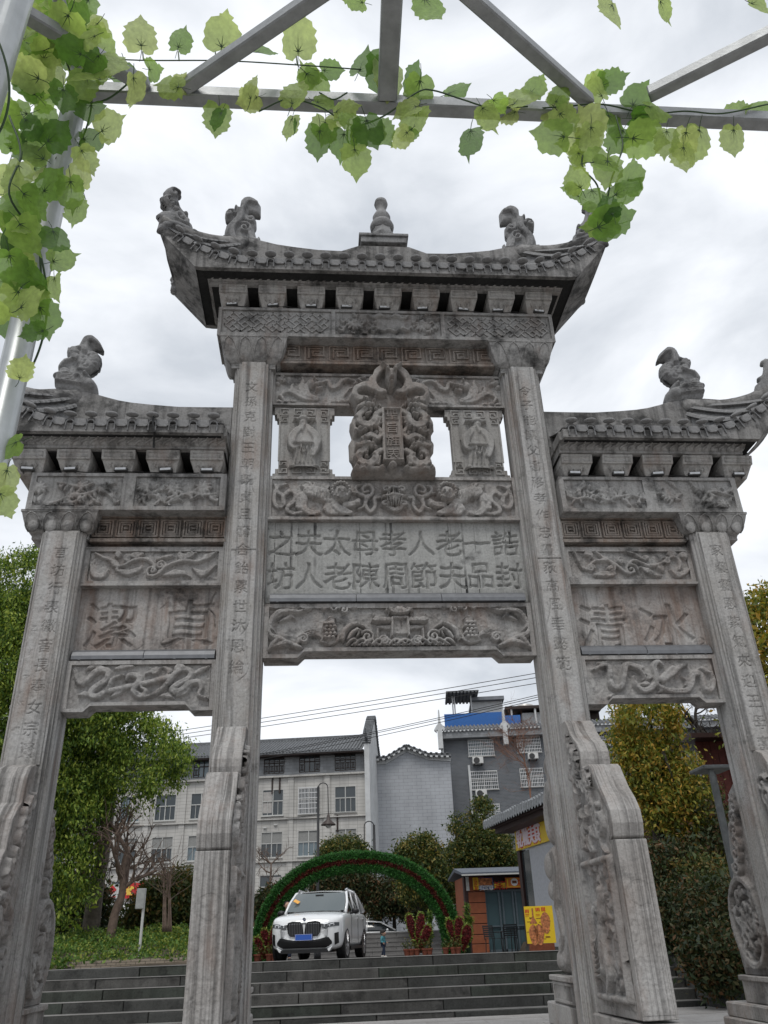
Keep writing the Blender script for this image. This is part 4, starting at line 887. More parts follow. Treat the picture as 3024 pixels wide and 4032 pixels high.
def roof(kind, xL, xR, yF, yB, zb, tipL, tipR, zeave, zridge, ridge_pts, caps):
    """kind: hip ends where tipL / tipR = (dx outwards, dz up) or None (butts a pillar)"""
    xs = np.linspace(xL-(tipL[0] if tipL else 0), xR+(tipR[0] if tipR else 0), 61)
    def zt(x):                                  # top of the eave (scallop line)
        d = 0
        if tipL: d = max(d, (xL+.85-x)/(tipL[0]+.85))
        if tipR: d = max(d, (x-xR+.85)/(tipR[0]+.85))
        return zeave + (zb+(tipL or tipR)[1]+.16-zeave)*max(0, d)**1.9
    def zbot(x):
        if tipL and x < xL: return zb + (xL-x)/tipL[0]*tipL[1]*.97
        if tipR and x > xR: return zb + (x-xR)/tipR[0]*tipR[1]*.97
        return zb
    yM = (yF+yB)/2
    rt = MB()
    top = [(x, zt(x)-.02) for x in xs]; bot = [(x, min(zbot(x), zt(x)-.03)) for x in xs]
    for y0, y1 in ((yF, yF+.07), (yB-.07, yB)):
        vs = [(x, y0, z) for x, z in bot]+[(x, y0, z) for x, z in top]+[(x, y1, z) for x, z in bot]+[(x, y1, z) for x, z in top]; n = len(xs)
        rt.add(vs, [f for i in range(n-1) for f in ((i,i+1,n+i+1,n+i),(2*n+i+1,2*n+i,3*n+i,3*n+i+1),(2*n+i,2*n+i+1,i+1,i),(n+i,n+i+1,3*n+i+1,3*n+i))]+[(0,n,3*n,2*n),(n-1,3*n-1,4*n-1,2*n-1)])
    # soffit
    rt.m = 1; rt.box(xL+(-.004 if tipL else .02), xR+(.004 if tipR else -.02), yF+.07, yB-.07, zb+.02, zb+.06); rt.m = 0  # underside of the roof, eave shade painted in as black
    # flared end walls
    for sgn, tip, xe in ((-1, tipL, xL), (1, tipR, xR)):
        if not tip: rt.box(xe-.035, xe+.035, yF+.07, yB-.07, zb+.0, zeave-.02); continue
        rows = []
        for t in np.linspace(0, 1, 7):
            row = []
            for s in np.linspace(0, 1, 11):
                sag = (abs(2*s-1)**2.4); up = .45+.55*sag
                row.append((xe+sgn*tip[0]*t*(.72+.28*sag), yF+.035+(yB-yF-.07)*s, zb+tip[1]*t*up*(.97)))
            rows.append(row)
        rt.sheet(rows); rt.sheet([[(p[0]-sgn*.05, p[1], p[2]+.05) for p in r_] for r_ in rows])
        e2 = [(p[0], p[1], p[2]) for p in rows[-1]]
    r = rt.build('roof', [S_DARK, S_SHADE], gate)
    # tiled slopes
    def ridge_at(x):
        P = ridge_pts; return float(np.interp(x, [p[0] for p in P], [p[1] for p in P]))
    hipL = (xL+.62) if tipL else xL; hipR = (xR-.62) if tipR else xR
    def slope_pt(x, v, face):
        # v 0 at the eave, 1 at the ridge / hip
        yE = yF if face < 0 else yB
        xt = min(max(x, hipL), hipR); zT = ridge_at(xt)-.12
        k = 1.
        xx = x+(xt-x)*v; zE = zt(x); zT = min(zT, zE+.42*abs(yM-yE)+.9*max(0, abs(x-xt)-.05))
        return (xx, yE+(yM-yE)*v, zE+(zT-zE)*(v**1.35))
    dk = MB()
    for face in (-1, 1): dk.sheet([[slope_pt(x, v, face) for x in xs] for v in np.linspace(0, 1, 9)])
    for sgn, tip in ((-1, tipL), (1, tipR)):
        if tip:
            xe = xs[0] if sgn < 0 else xs[-1]; hx = hipL if sgn < 0 else hipR
            dk.sheet([[(xe+(hx-xe)*v, yF+(yB-yF)*s+(yM-(yF+(yB-yF)*s))*v, zt(xe)-.1*(1-abs(2*s-1))+(ridge_at(hx)-.12-zt(xe))*v**1.35) for s in np.linspace(0, 1, 7)] for v in np.linspace(0, 1, 6)])
    dk.build('roof_slope', S_ROOF, r, smooth=True)
    # ribs of tiles, end caps and scalloped drips, one by one along the front eave
    rib = MB(); L_ = [slope_pt(0, v, -1) for v in np.linspace(.02, 1, 9)]; 
    cap = MB(); cap.lathe([(.0,-.024),(.045,-.024),(.08,-.01),(.083,.006),(.07,.02),(.04,.03),(.0,.033)], n=12); cap_me = cap.mesh('eave_cap', S_ROOF, True)
    arch_ = MB(); arch_.prism([(-.055,-.11),(-.055,0)]+[(.055*math.cos(t), .05*math.sin(t)) for t in np.linspace(PI, 0, 8)][1:-1]+[(.055,0),(.055,-.11),(.04,-.11),(.04,0)]+[(.04*math.cos(t), .036*math.sin(t)) for t in np.linspace(0, PI, 8)][1:-1]+[(-.04,0),(-.04,-.11)], 'y', -.02, .0); arch_me = arch_.mesh('tile_end', S_ROOF)
    drip = MB(); drip.prism([(-.075,.03),(-.075,-.05),(-.05,-.075),(.05,-.075),(.075,-.05),(.075,.03)], 'y', -.028, .0); drip_me = drip.mesh('drip_tile', S_ROOF)
    tl = MB(); tl.prism([(.062*math.cos(t), .062*math.sin(t)) for t in np.linspace(0, PI, 6)], 'y', 0, 1); tile_me = tl.mesh('cover_tile', S_ROOF)
    for i, x in enumerate(caps):
        z = zt(x); sl = math.atan((zt(x+.02)-zt(x-.02))/.04)
        for nm, me, loc in (('eave_cap', cap_me, (x, yF-.045, z+.088)), ('tile_end', arch_me, (x, yF-.002, z-.02))):
            o = link(nm, me, r); o.location = loc; o.rotation_euler = (.25 if nm == 'eave_cap' else 0, -sl, 0)
            if nm == 'eave_cap': o.scale = (1+.06*math.sin(i*3.1), 1, 1+.1*math.cos(i*2.3))
        if i+1 < len(caps):
            xm = (x+caps[i+1])/2; o = link('drip_tile', drip_me, r); o.location = (xm, yF-.002, zt(xm)+.0); o.rotation_euler = (0, -math.atan((zt(xm+.02)-zt(xm-.02))/.04), 0)
        for face in (-1, 1):
            vv = np.linspace(.02,.97, 7)
            for a, c in zip(vv[:-1], vv[1:]):
                if face > 0 and False: break
                p, q = Vector(slope_pt(x, a, face)), Vector(slope_pt(x, c, face)); d = q-p
                if d.length < .04: continue
                yv = d.normalized(); zv = Vector((0,0,1)); xv = yv.cross(zv).normalized(); zv = xv.cross(yv)
                M = Matrix((xv, yv*d.length*1.12, zv)).transposed().to_4x4(); M.translation = p + zv*(.0+.012)
                o = link('cover_tile', tile_me, r) if face < 0 else None
                if o: o.matrix_local = M
                else: rib.add([M @ v.co for v in tile_me.vertices], [tuple(f.vertices) for f in tile_me.polygons])
    if rib.v: tag(rib.build('rear_tiles', S_ROOF, r), kind='stuff')
    # ridge: a swept wall of stone
    P = ridge_pts; w = .085; vs = []; 
    for x, z in P:
        zz = min(z-.34, zeave+.05); vs += [(x, yM-w, zz), (x, yM-w, z-.03), (x, yM-w*.5, z), (x, yM+w*.5, z), (x, yM+w, z-.03), (x, yM+w, zz)]
    n = len(P); rb = MB(); rb.add(vs, [(6*i+k, 6*(i+1)+k, 6*(i+1)+(k+1) % 6, 6*i+(k+1) % 6) for i in range(n-1) for k in range(6)]+[tuple(range(6)), tuple(range(6*n-6, 6*n))[::-1]])
    rb.build('ridge', S_DARK, r, auto=True)
    for sgn, tip, hx in ((-1, tipL, hipL), (1, tipR, hipR)):
        if not tip: continue
        xe = xs[0] if sgn < 0 else xs[-1]
        for ye in (yF, yB):
            pts = []
            for v in np.linspace(0, 1, 10): pts.append((hx+(xe-hx)*v, yM+(ye-yM)*v, ridge_at(hx)-.1+(zt(xe)+.03-ridge_at(hx)+.1)*v - .16*math.sin(v*PI)))
            hb = MB(); hb.tube(pts, np.linspace(.12,.085, 10), 8, sq=1.2); hb.build('hip_ridge', S_DARK, r, smooth=True)
    return r, zt, xs
# centre
for xc in np.linspace(-2.30, 2.30, 9): bracket(xc, 9.525, 9.80, .40, .30, -.40, -.25, .42, .1)
b = MB(); b.box(-2.44, 2.44, .30, .44, 9.52, 9.82); b.build('bracket_core', S_SHADE, gate)  # wall behind the brackets, coloured black for the shade in the gaps
b = MB(); b.box(-2.62, 2.62, -.36, .3, 9.788, 9.802); b.build('shade_soffit', S_SHADE, gate)  # added black sheet that darkens the view up between the brackets
cyma(-2.64, 2.64, -.43, 9.815, 9.95, .1, S_UP)
rp_ = sorted(XZ('a', [(1415,500),(1300,535),(1150,528),(1000,510),(880,492),(790,470),(700,450),(620,440),(540,432)], .08))
rp_ = [(x, z) for x, z in rp_]; rp_ = rp_ + [(0, rp_[-1][1])] + [(-x, z) for x, z in rp_[::-1]]
r1, zt1, xs1 = roof('c', -2.82, 2.82, -.72, .62, 9.84, (.58,.72), (.58,.72), 10.0, 11.1, rp_, [(-11.5+i)*.268 for i in range(24)])
# sides
for sg in (-1, 1):
    for i in range(5): bracket(sg*(2.50+.57*i), 6.665, 6.95, .42, .31, -.31, -.21, .4, .1)
    x0, x1 = (2.3, 4.8) if sg > 0 else (-4.8, -2.3)
    b = MB(); b.box(x0, x1, .26, .4, 6.66, 6.98); b.build('bracket_core', S_SHADE, gate)  # side core, gap shade painted in as black
    b = MB(); b.box(x0-.04, x1+.04, -.27, .26, 6.938, 6.9565); b.build('shade_soffit', S_SHADE, gate)  # added black sheet standing in for shade above the side brackets
    cyma(*((2.26, 4.85) if sg > 0 else (-4.85, -2.26)), -.35, 6.97, 7.14, .1, S_UP, (0, 1) if sg > 0 else (1, 0))
    R_ = XZ('d', [(62,516),(250,520),(420,522),(600,512),(720,502),(800,490),(880,470),(960,447),(1080,430),(1190,424),(1300,432)], .08)
    R_ = [(max(2.25, x), z) for x, z in R_]
    if sg < 0: R_ = [(-x, z) for x, z in R_[::-1]]
    if sg > 0: roof('s', 2.27, 5.03, -.58, .74, 7.07, None, (.55,.72), 7.22, 8.0, R_, [2.40+.262*i for i in range(12)])
    else: roof('s', -5.03, -2.27, -.58, .74, 7.07, (.55,.72), None, 7.22, 8.0, R_, [-2.40-.262*i for i in range(12)])
# --- beasts on the ridges
def mirx(P): return [(-x, z) for x, z in P]
beast = XZ('a', [(600,478),(560,440),(537,410),(537,370),(548,330),(575,305),(545,296),(540,262),(560,238),(595,232),(605,212),(625,208),(640,225),(640,190),(660,166),(710,155),(755,166),(775,195),(775,265),(735,258),(705,250),(700,262),(725,265),(746,290),(748,335),(735,356),(742,385),(745,420),(755,398),(772,402),(775,490),(700,500),(640,495)], .08)
def beast_str(g):
    c = lambda *p: XZ('a', p, .08)
    g.tube(c((650,480),(600,430),(590,360),(640,300),(650,230),(690,185),(750,200)), (.05,.06,.06,.06,.07,.07,.03), .08); g.spiral(c((675,365))[0], .11, 1.3, .022, .06, 2, -1); g.spiral(c((575,268))[0], .09, 1.2, .03, .06, 0, 1)
    g.spiral(c((715,305))[0], .08, 1., .03, .06, 3, 1); g.tube(c((700,380),(720,430),(760,440)), (.03,.05,.02), .06); g.ell(c((620,225))[0], .05, .05, .07); g.tube(c((560,430),(620,470),(690,460)), .03, .05)
def beast2_str(zr):
    def f(g):
        c = lambda *p: XZ(zr, p, .08); r = np.random.default_rng(4)
        if zr == 'd':
            g.tube(c((880,140),(920,105),(970,120),(980,180)), (.03,.06,.07,.06), .07, groove=2)
            for i in range(60):
                x, y = r.uniform(895,1030), r.uniform(180,310); g.ell(c((x, y))[0], .035, .03, .03)
            g.spiral(c((1060,185))[0], .14, 1., .05, .07, 2.6, -1); g.ell(c((965,400))[0], .14, .1, .1); g.ell(c((985,345))[0], .05, .06, .12); g.ell(c((1040,365))[0], .06, .05, .11)
            for i in range(5): g.tube(c((960,420-8*i),(1030,410-12*i),(1100,400-14*i),(1190,390-8*i)), .018, .07)
            g.tube(c((1120,330),(1200,345)), (.06,.02), .08); g.tube(c((1040,230),(1120,260),(1160,320)), (.05,.06,.04), .08)
    return f
beast2 = XZ('d', [(950,460),(930,410),(935,380),(965,365),(965,335),(985,325),(940,300),(905,270),(890,230),(890,200),(905,180),(935,165),(920,155),(868,152),(885,105),(915,78),(950,73),(985,90),(1005,120),(1020,145),(1060,148),(1095,170),(1105,200),(1085,232),(1120,240),(1150,270),(1168,300),(1160,325),(1208,340),(1185,360),(1200,400),(1185,440),(1080,455)], .08)
FP = lambda u, w, h: (u, .08-h, w)
beast_r = mirx(beast)
puff('roof_beast', beast, .10, .014, S_ROOF, gate, FP, beast_str, .08, 21)
def mirror_str(f):
    def g2(g):
        t = HF(-g.u[-1], -g.u[0], g.w[0], g.w[-1], (g.u[-1]-g.u[0])/(g.nu-1), 0)
        t.u = -g.u[::-1]; t.nu = g.nu; t.nw = g.nw; t.w = g.w; t.U, t.W = np.meshgrid(t.u, t.w); t.h = np.zeros(t.U.shape); f(t); g.h = np.maximum(g.h, t.h[:, ::-1])
    return g2
puff('roof_beast', beast_r, .10, .014, S_ROOF, gate, FP, mirror_str(beast_str), .08, 22)
puff('roof_beast', beast2, .11, .014, S_ROOF, gate, FP, beast2_str('d'), .09, 23)
puff('roof_beast', mirx(beast2), .11, .014, S_ROOF, gate, FP, mirror_str(beast2_str('d')), .09, 24)
# horns curling up from the roof corners, along the hip diagonals
horn = [(0,-.12),(.02,.1),(-.04,.16),(.02,.26),(.12,.33),(.1,.4),(.02,.44),(-.02,.54),(.04,.62),(.02,.68),(.06,.78),(.16,.84),(.27,.8),(.3,.72),(.24,.7),(.26,.6),(.3,.5),(.34,.46),(.42,.44),(.44,.36),(.4,.33),(.5,.26),(.54,.16),(.6,.14),(.68,.12),(.74,.06),(.72,-.02),(.62,-.1),(.3,-.14)]
def horn_str(g):
    g.spiral((.16,.7), .1, 1.1, .03, .05, 0, 1); g.spiral((.13,.5), .09, 1.1, .03, .05, 2, 1); g.spiral((.3,.28), .13, 1.3, .03, .05, 1, -1); g.spiral((.58,.05), .09, 1.1, .03, .05, 3, -1); g.tube([(.1,.0),(.25,.1),(.45,.1)], .04, .05); g.tube([(.2,.4),(.3,.36),(.42,.2)], .03, .05)
for zb_, xt, yf, yb in ((10.66, 3.4, -.7, .6), (7.9, 5.58, -.56, .72)):
    for sx in (-1, 1):
        for ye, sy in ((yf, -1), (yb, 1)):
            if zb_ < 9 and ye > 0: continue
            dv = Vector((-sx, -sy*.62, 0)).normalized()
            s_ = 1.02 if zb_ > 9 else .72
            puff('corner_horn', [(p[0]*s_, p[1]*s_) for p in horn], .08, .016, S_ROOF, gate, lambda u, w, h, dv=dv, sx=sx, ye=ye, xt=xt, zb_=zb_: (sx*xt+dv.x*(u-.04)-dv.y*h, ye+dv.y*(u-.04)+dv.x*h, zb_+w), horn_str if s_ > 1 else None, .06, 30)
# gourd finial on its stepped base
b = MB(); zf = 11.18
b.box(-.37, .37, -.14, .3, zf-.12, zf+.0); b.box(-.4, .4, -.17, .33, zf, zf+.055)
b.build('finial_base', S_ROOF, gate, bevel=.008)
zs = lambda y: atY('a', 1500, y, .08)[2]
prof = [(.225,zs(478)),(.215,zs(430)),(.23,zs(405)),(.19,zs(385)),(.165,zs(352)),(.15,zs(350)),(.19,zs(340)),(.2,zs(322)),(.17,zs(300)),(.13,zs(287)),(.145,zs(275)),(.15,zs(262)),(.125,zs(245)),(.085,zs(225)),(.075,zs(205)),(.1,zs(190)),(.115,zs(175)),(.1,zs(155)),(.05,zs(144)),(.01,zs(141))]
b = MB(); b.lathe(prof[:5], (.0,.08,0), 8); b.lathe(prof[4:], (.0,.08,0), 20); b.build('gourd_finial', S_ROOF, gate, auto=True)
# --- floodlights, light bars, cable
ORD = ['first', 'second', 'third', 'fourth', 'fifth', 'sixth', 'seventh', 'eighth', 'ninth']
def floodlight(x, y, z, label, tilt):
    t = thing('floodlight', label, 'floodlight', (x, y, z), tilt, 'small floodlights under the eaves of the archway')
    for nm, me in FL_ME: link(nm, me, t)
h = MB(); h.prism([(-.07,.055),(.02,.075),(.05,.05),(.05,.03),(-.07,.02)], 'x', -.085, .085); l = MB(); l.prism([(-.075,.06),(-.071,.062),(-.071,.03),(-.075,.03)], 'x', -.07, .07)
k_ = MB(); k_.box(-.06,-.05,-.02,.02,0,.04); k_.box(.05,.06,-.02,.02,0,.04)
FL_ME = [('housing', h.mesh('housing', LAMP_DK)), ('lens', l.mesh('lens', LAMP_LT)), ('mounting', k_.mesh('mounting', LAMP_DK))]
for i, xc in enumerate(np.linspace(-2.30, 2.30, 9)): floodlight(xc+random.uniform(-.05,.05), -.16-.05, 9.522, f'small black floodlight under the {ORD[i]} bracket from the left of the high middle roof', random.uniform(-.15,.15))
for sg in (-1, 1):
    for i in range(5): floodlight(sg*(2.50+.57*i)+random.uniform(-.05,.05), -.19, 6.662, f'small black floodlight under the {ORD[i]} bracket from the inner pillar of the low {"left" if sg < 0 else "right"} roof', random.uniform(-.15,.15))
def light_bar(x0, x1, y, z, label, n):
    t = thing('light_bar', label, 'light bar', ((x0+x1)/2, y, z), 0, 'grey linear lamps on the ledges of the archway')
    w = x1-x0
    for i in range(n):
        b = MB(); a, c = -w/2+w*i/n+.004, -w/2+w*(i+1)/n-.004
        b.prism([(-.06,.0),(-.06,.045),(-.03,.1),(.03,.14),(.05,.14),(.05,0)], 'x', a, c); b.build('segment', BAR_M, t)
    b = MB()
    for x in np.linspace(-w/2+.1, w/2-.1, 5): b.box(x-.012, x+.012, -.066, .05, -.008, .0)
    b.build('clamp', BAR_M, t)
light_bar(-1.63, 1.63, .015, 4.925, 'long grey linear lamp below the eighteen-character inscription', 3)
light_bar(-3.95, -2.26, .05, 4.215, 'grey linear lamp below the left two-character panel', 2)
light_bar(2.26, 3.95, .05, 4.215, 'grey linear lamp below the right two-character panel', 2)
b = MB()
for x0, x1, y, z in ((-2.4,2.4,-.235,9.535), (-4.6,-2.3,-.2,6.675), (2.3,4.6,-.2,6.675)):
    P = [(x, y+.01*math.sin(x*9), z+.012*math.sin(x*7)+.01) for x in np.linspace(x0, x1, 40)]; b.tube(P, .007, 5)
P = [tuple(atY('c', px, py, yy)) for px, py, yy in ((1046,590,-.64),(1040,640,-.64),(1052,690,-.64),(1048,740,-.5),(1046,800,-.46))]; b.tube(P, .014, 5)
tag(b.build('power_cable', CABLE), 'thin black cable strung from floodlight to floodlight along the friezes', 'cable')
# ------------------------------------------------------------------ ground, steps, plaza
M_PAVE = stone('paving_stone', (.40,.385,.37), (.33,.31,.29), streak=.0, bump=.4)
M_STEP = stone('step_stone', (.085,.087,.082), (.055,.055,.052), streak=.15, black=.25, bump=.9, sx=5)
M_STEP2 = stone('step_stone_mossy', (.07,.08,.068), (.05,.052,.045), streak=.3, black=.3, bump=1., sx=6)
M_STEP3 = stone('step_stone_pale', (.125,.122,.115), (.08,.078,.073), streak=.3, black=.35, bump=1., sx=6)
M_PLAZA = stone('plaza_stone', (.19,.185,.18), (.15,.145,.14), streak=0, bump=.4)
M_EARTH = plain('earth', (.09,.07,.05), .95, var=.3, scale=3, bump=.6)
def pz(y): return .852 - .018*(y-7.5)
def struct(name, b, m, parent=None, **k): return tag(b.build(name, m, parent, **k), kind='structure')
b = MB(); b.sheet([[(x, y, -.02 if abs(x) < 50 and -60 < y < 6 else -.05) for x in (-900, -60, 60, 900)] for y in (-900, -60, 5.4, 40, 900)]); struct('ground', b, M_EARTH)
pv = MB(); pv.sheet([[(x, y, -.012) for x in (-40, 40)] for y in (-40, 5.75)]); pav = struct('pavement', pv, M_PAVE)
sl = MB(); sl.box(-.448, .448, -.297, .297, -.03, 0); sl_me = sl.mesh('paving_slab', M_PAVE)
n = 0
for j in range(9):
    for i in range(20):
        x = -3.4 + .9*i + (.45 if j % 2 else 0); y = 1.2 + .6*j
        if y > 5.45: continue
        o = link('paving_slab', sl_me, pav); o.location = (x, y+.0, .0015*math.sin(i*7.1+j*3.3)); 
NST = 6
st_root = tag(bpy.data.objects.new('stone_steps', None), kind='structure'); COL.objects.link(st_root)
step_x = [(-17, 5.42)]*NST
rs = random.Random(3)
for k in range(NST):
    zt = .852-.155*k; yn = 7.5-.35*k; h = .155 if k < 5 else .0777
    x = -17.0
    while x < 5.42:
        w = rs.uniform(.7, 1.9); x1 = min(5.42, x+w)
        if 5.42-x1 < .4: x1 = 5.42
        b = MB(); dz = rs.uniform(-.006,.004); dy = rs.uniform(-.012,.012)
        b.box(x+.006, x1-.006, yn+dy, yn+.42 if k else yn+.55, zt-h-.02, zt+min(0, dz))
        o = b.build('step_block', rs.choice((M_STEP, M_STEP, M_STEP2, M_STEP3)), st_root, bevel=.01); x = x1
# treads are paler than the risers: a separate thin skin per step
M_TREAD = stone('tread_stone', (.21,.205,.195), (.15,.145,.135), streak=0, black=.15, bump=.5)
for k in range(NST):
    zt = .852-.155*k; yn = 7.5-.35*k; b = MB(); b.box(-17, 5.41, yn-.002, yn+.34 if k else yn+.5, zt+.0012, zt+.005); b.build('pale_tread', M_TREAD, st_root)
b = MB(); b.sheet([[(x, y, pz(y)-.004) for x in (-60, 60)] for y in (7.9, 20, 33.6)]); struct('plaza', b, M_PLAZA)
# sloping cheek at the right end of the steps and the bank behind it
b = MB(); b.prism([(5.2,-.05),(5.2,.12),(7.6,.95),(9.5,.95),(9.5,-.05)], 'x', 5.43, 6.05); struct('stair_cheek', b, M_STEP, bevel=.02)
b = MB(); b.sheet([[(x, y, -.02+ (.9 if y > 7 else .9*(y-4.6)/2.4)*min(1, (x-6)/.6)) for x in (6.05, 6.6, 14, 40)] for y in (4.6, 5.6, 7, 9.5, 37)]); struct('bank', b, M_EARTH)
# terrace behind the plaza with its own steps
for k in range(6):
    z0 = pz(36.5)-.05; zz = z0+.16*(k+1); y0 = 34.0+.34*k; b = MB(); x = -6.
    root = st2 = None
rr = tag(bpy.data.objects.new('rear_steps', None), kind='structure'); COL.objects.link(rr); z0 = pz(34.0); RISE = (1.40-z0)/6
for k in range(6):
    x = -8.0; yn = 30.0+.34*k-.0
    while x < 5.0:
        w = rs.uniform(1.2, 2.6); x1 = min(5.0, x+w)
        b = MB(); b.box(x+.008, x1-.008, yn, yn+.5, z0-.1+RISE*k, z0+RISE*(k+1)-.004); b.box(x+.006, x1-.006, yn-.02, yn+.45, z0+RISE*(k+1)-.05, z0+RISE*(k+1)); b.build('step_block', M_PLAZA, rr); x = x1
b = MB(); b.sheet([[(x, y, 1.40) for x in (-8.0, 5.0)] for y in (32.5, 33.6)]); struct('terrace', b, M_PLAZA)
b = MB(); b.sheet([[(x, y, .45) for x in (-60, 60)] for y in (33.5, 60, 120)]); struct('road', b, plain('asphalt', (.05,.05,.052), .9, var=.2, scale=4))
b = MB(); b.box(-8.0, 5.0, 33.6, 33.8, -.1, 1.42); struct('terrace_wall', b, M_STEP)
# ------------------------------------------------------------------ foliage
class Leaves:
    """leaf cards: each a bent pair of triangles"""
    def __init__(s): s.v = []; s.n = 0
    def add(s, P, size, droop=.3, rng=None, ratio=.45, up=None):
        r = rng or RNG; n = len(P); 
        a = r.normal(size=(n, 3)); a[:, 2] -= droop*2; a /= np.linalg.norm(a, axis=1)[:, None]+1e-9
        b = np.cross(a, r.normal(size=(n, 3))); b /= np.linalg.norm(b, axis=1)[:, None]+1e-9
        sz = size*np.exp(r.normal(size=(n, 1))*.28); P = np.asarray(P); nrm = np.cross(a, b)
        q = np.stack([P, P+a*sz*.5+b*sz*ratio*.5+nrm*sz*.06, P+a*sz, P+a*sz*.5-b*sz*ratio*.5+nrm*sz*.06], 1); s.v.append(q.reshape(-1, 3)); s.n += n
    def mesh(s, name, mat):
        V = np.vstack(s.v).astype(np.float32); n = len(V)//4; me = bpy.data.meshes.new(name)
        me.vertices.add(len(V)); me.vertices.foreach_set('co', V.ravel()); me.loops.add(len(V)); me.loops.foreach_set('vertex_index', np.arange(len(V), dtype=np.int32))
        me.polygons.add(n); me.polygons.foreach_set('loop_start', np.arange(0, 4*n, 4, dtype=np.int32)); me.polygons.foreach_set('loop_total', np.full(n, 4, np.int32))
        me.materials.append(mat); me.update(calc_edges=True); return me
def clumps(centres, n_cl, rad, n_leaf, rng):
    """points gathered in sprays around random spots of a union of ellipsoids; centres = (x,y,z,rx,ry,rz)"""
    out = []; C = np.array(centres, float); vol = C[:, 3]*C[:, 4]*C[:, 5]; pick = rng.choice(len(C), n_cl, p=vol/vol.sum())
    d = rng.normal(size=(n_cl, 3)); d /= np.linalg.norm(d, axis=1)[:, None]; r = rng.uniform(.35, 1.02, n_cl)**.45
    cen = C[pick, :3] + d*r[:, None]*C[pick, 3:]
    return cen, np.repeat(cen, n_leaf, 0) + rng.normal(size=(n_cl*n_leaf, 3))*rad*np.array([1, 1, .75])
def tree(name, label, base, trunk_pts, r0, crown, mat, bark, n_cl, n_leaf, rad, size, seed, droop=.3, group=None, ratio=.45, limbs=7):
    rng = np.random.default_rng(seed); t = thing(name, label, 'tree', base, 0, group); B = np.array(base)
    tr = MB(); T = cr_spline([np.array(p)-B for p in trunk_pts], 6); tr.tube(T, np.linspace(r0, r0*.35, len(T)), 9)
    cen, P = clumps([np.r_[np.array(c[:3])-B, c[3:]] for c in crown], n_cl, rad, n_leaf, rng)
    top = T[-1]
    for i in range(limbs):
        c = cen[rng.integers(len(cen))]; s = T[int(len(T)*rng.uniform(.45, .98))]; m = (s+c)/2 + rng.normal(size=3)*.2 + np.array([0, 0, .15*np.linalg.norm(c-s)])
        q = cr_spline([s, m, c], 5); tr.tube(q, np.linspace(r0*.38, .012, len(q)), 5)
    tr.build('trunk', bark, t, smooth=True)
    L_ = Leaves(); L_.add(P, size, droop, rng, ratio); tag(link('crown', L_.mesh('crown', mat), t), kind='stuff'); return t
F_CAM = leafy('camphor_leaf', [(.015,.035,.008), (.05,.10,.016), (.16,.25,.035), (.34,.40,.07)], .3)
F_ORANGE = leafy('autumn_leaf', [(.04,.06,.013), (.11,.145,.025), (.26,.26,.045), (.46,.27,.05)], .3)
F_OSM = leafy('osmanthus_leaf', [(.012,.026,.009), (.024,.046,.013), (.045,.075,.018), (.10,.12,.03), (.25,.19,.05)], .25)
F_DARK = leafy('dark_leaf', [(.014,.024,.01), (.025,.042,.016), (.045,.06,.02), (.12,.06,.025)], .15)
F_HEDGE = leafy('hedge_leaf', [(.028,.06,.014), (.055,.12,.02), (.11,.2,.035), (.26,.28,.05)], .25)
F_SHRUB = leafy('shrub_leaf', [(.022,.04,.014), (.045,.075,.02), (.08,.1,.03), (.2,.13,.04)], .25)
BARK = plain('bark', (.13,.11,.09), .95, var=.3, scale=6, bump=.8)
BARK_D = plain('dark_bark', (.05,.042,.035), .95, var=.3, scale=6, bump=.8)
TWIG = plain('twig', (.16,.115,.09), .9, var=.25, scale=9)
D3 = lambda z, x, y, d: tuple(atD(z, x, y, d))
# big camphor behind the left bay
tb_ = np.array(D3('i', 320, 725, 27)); tb_[2] = pz(tb_[1])-.1
c1 = [(*D3('D', 60, 1560, 26), 3.1, 2.6, 4.2), (*D3('D', 60, 1300, 26), 1.9, 2., 1.7), (*D3('D', 15, 1480, 25.5), 2.4, 2., 3.), (*D3('D', 300, 1650, 25.5), 1.55, 1.4, 1.25), (*D3('D', 155, 1800, 25), .75, 1.2, 2.0), (*D3('D', 150, 1900, 25), .75, 1.1, 1.2), (*D3('D', 225, 1560, 26), 1.7, 1.5, 1.2), (*D3('D', 350, 1640, 25.5), .75, .9, .8), (*D3('D', 185, 1760, 25), .6, .9, 1.2)]
tree('camphor_tree', 'big camphor tree with hanging green foliage behind the left bay', tuple(tb_), [tb_, D3('i', 360, 400, 27), D3('i', 430, 0, 27), D3('D', 240, 1600, 27), D3('D', 150, 1400, 27)], .27, c1, F_CAM, BARK, 3100, 72, .17, .1, 1, .75, ratio=.42)
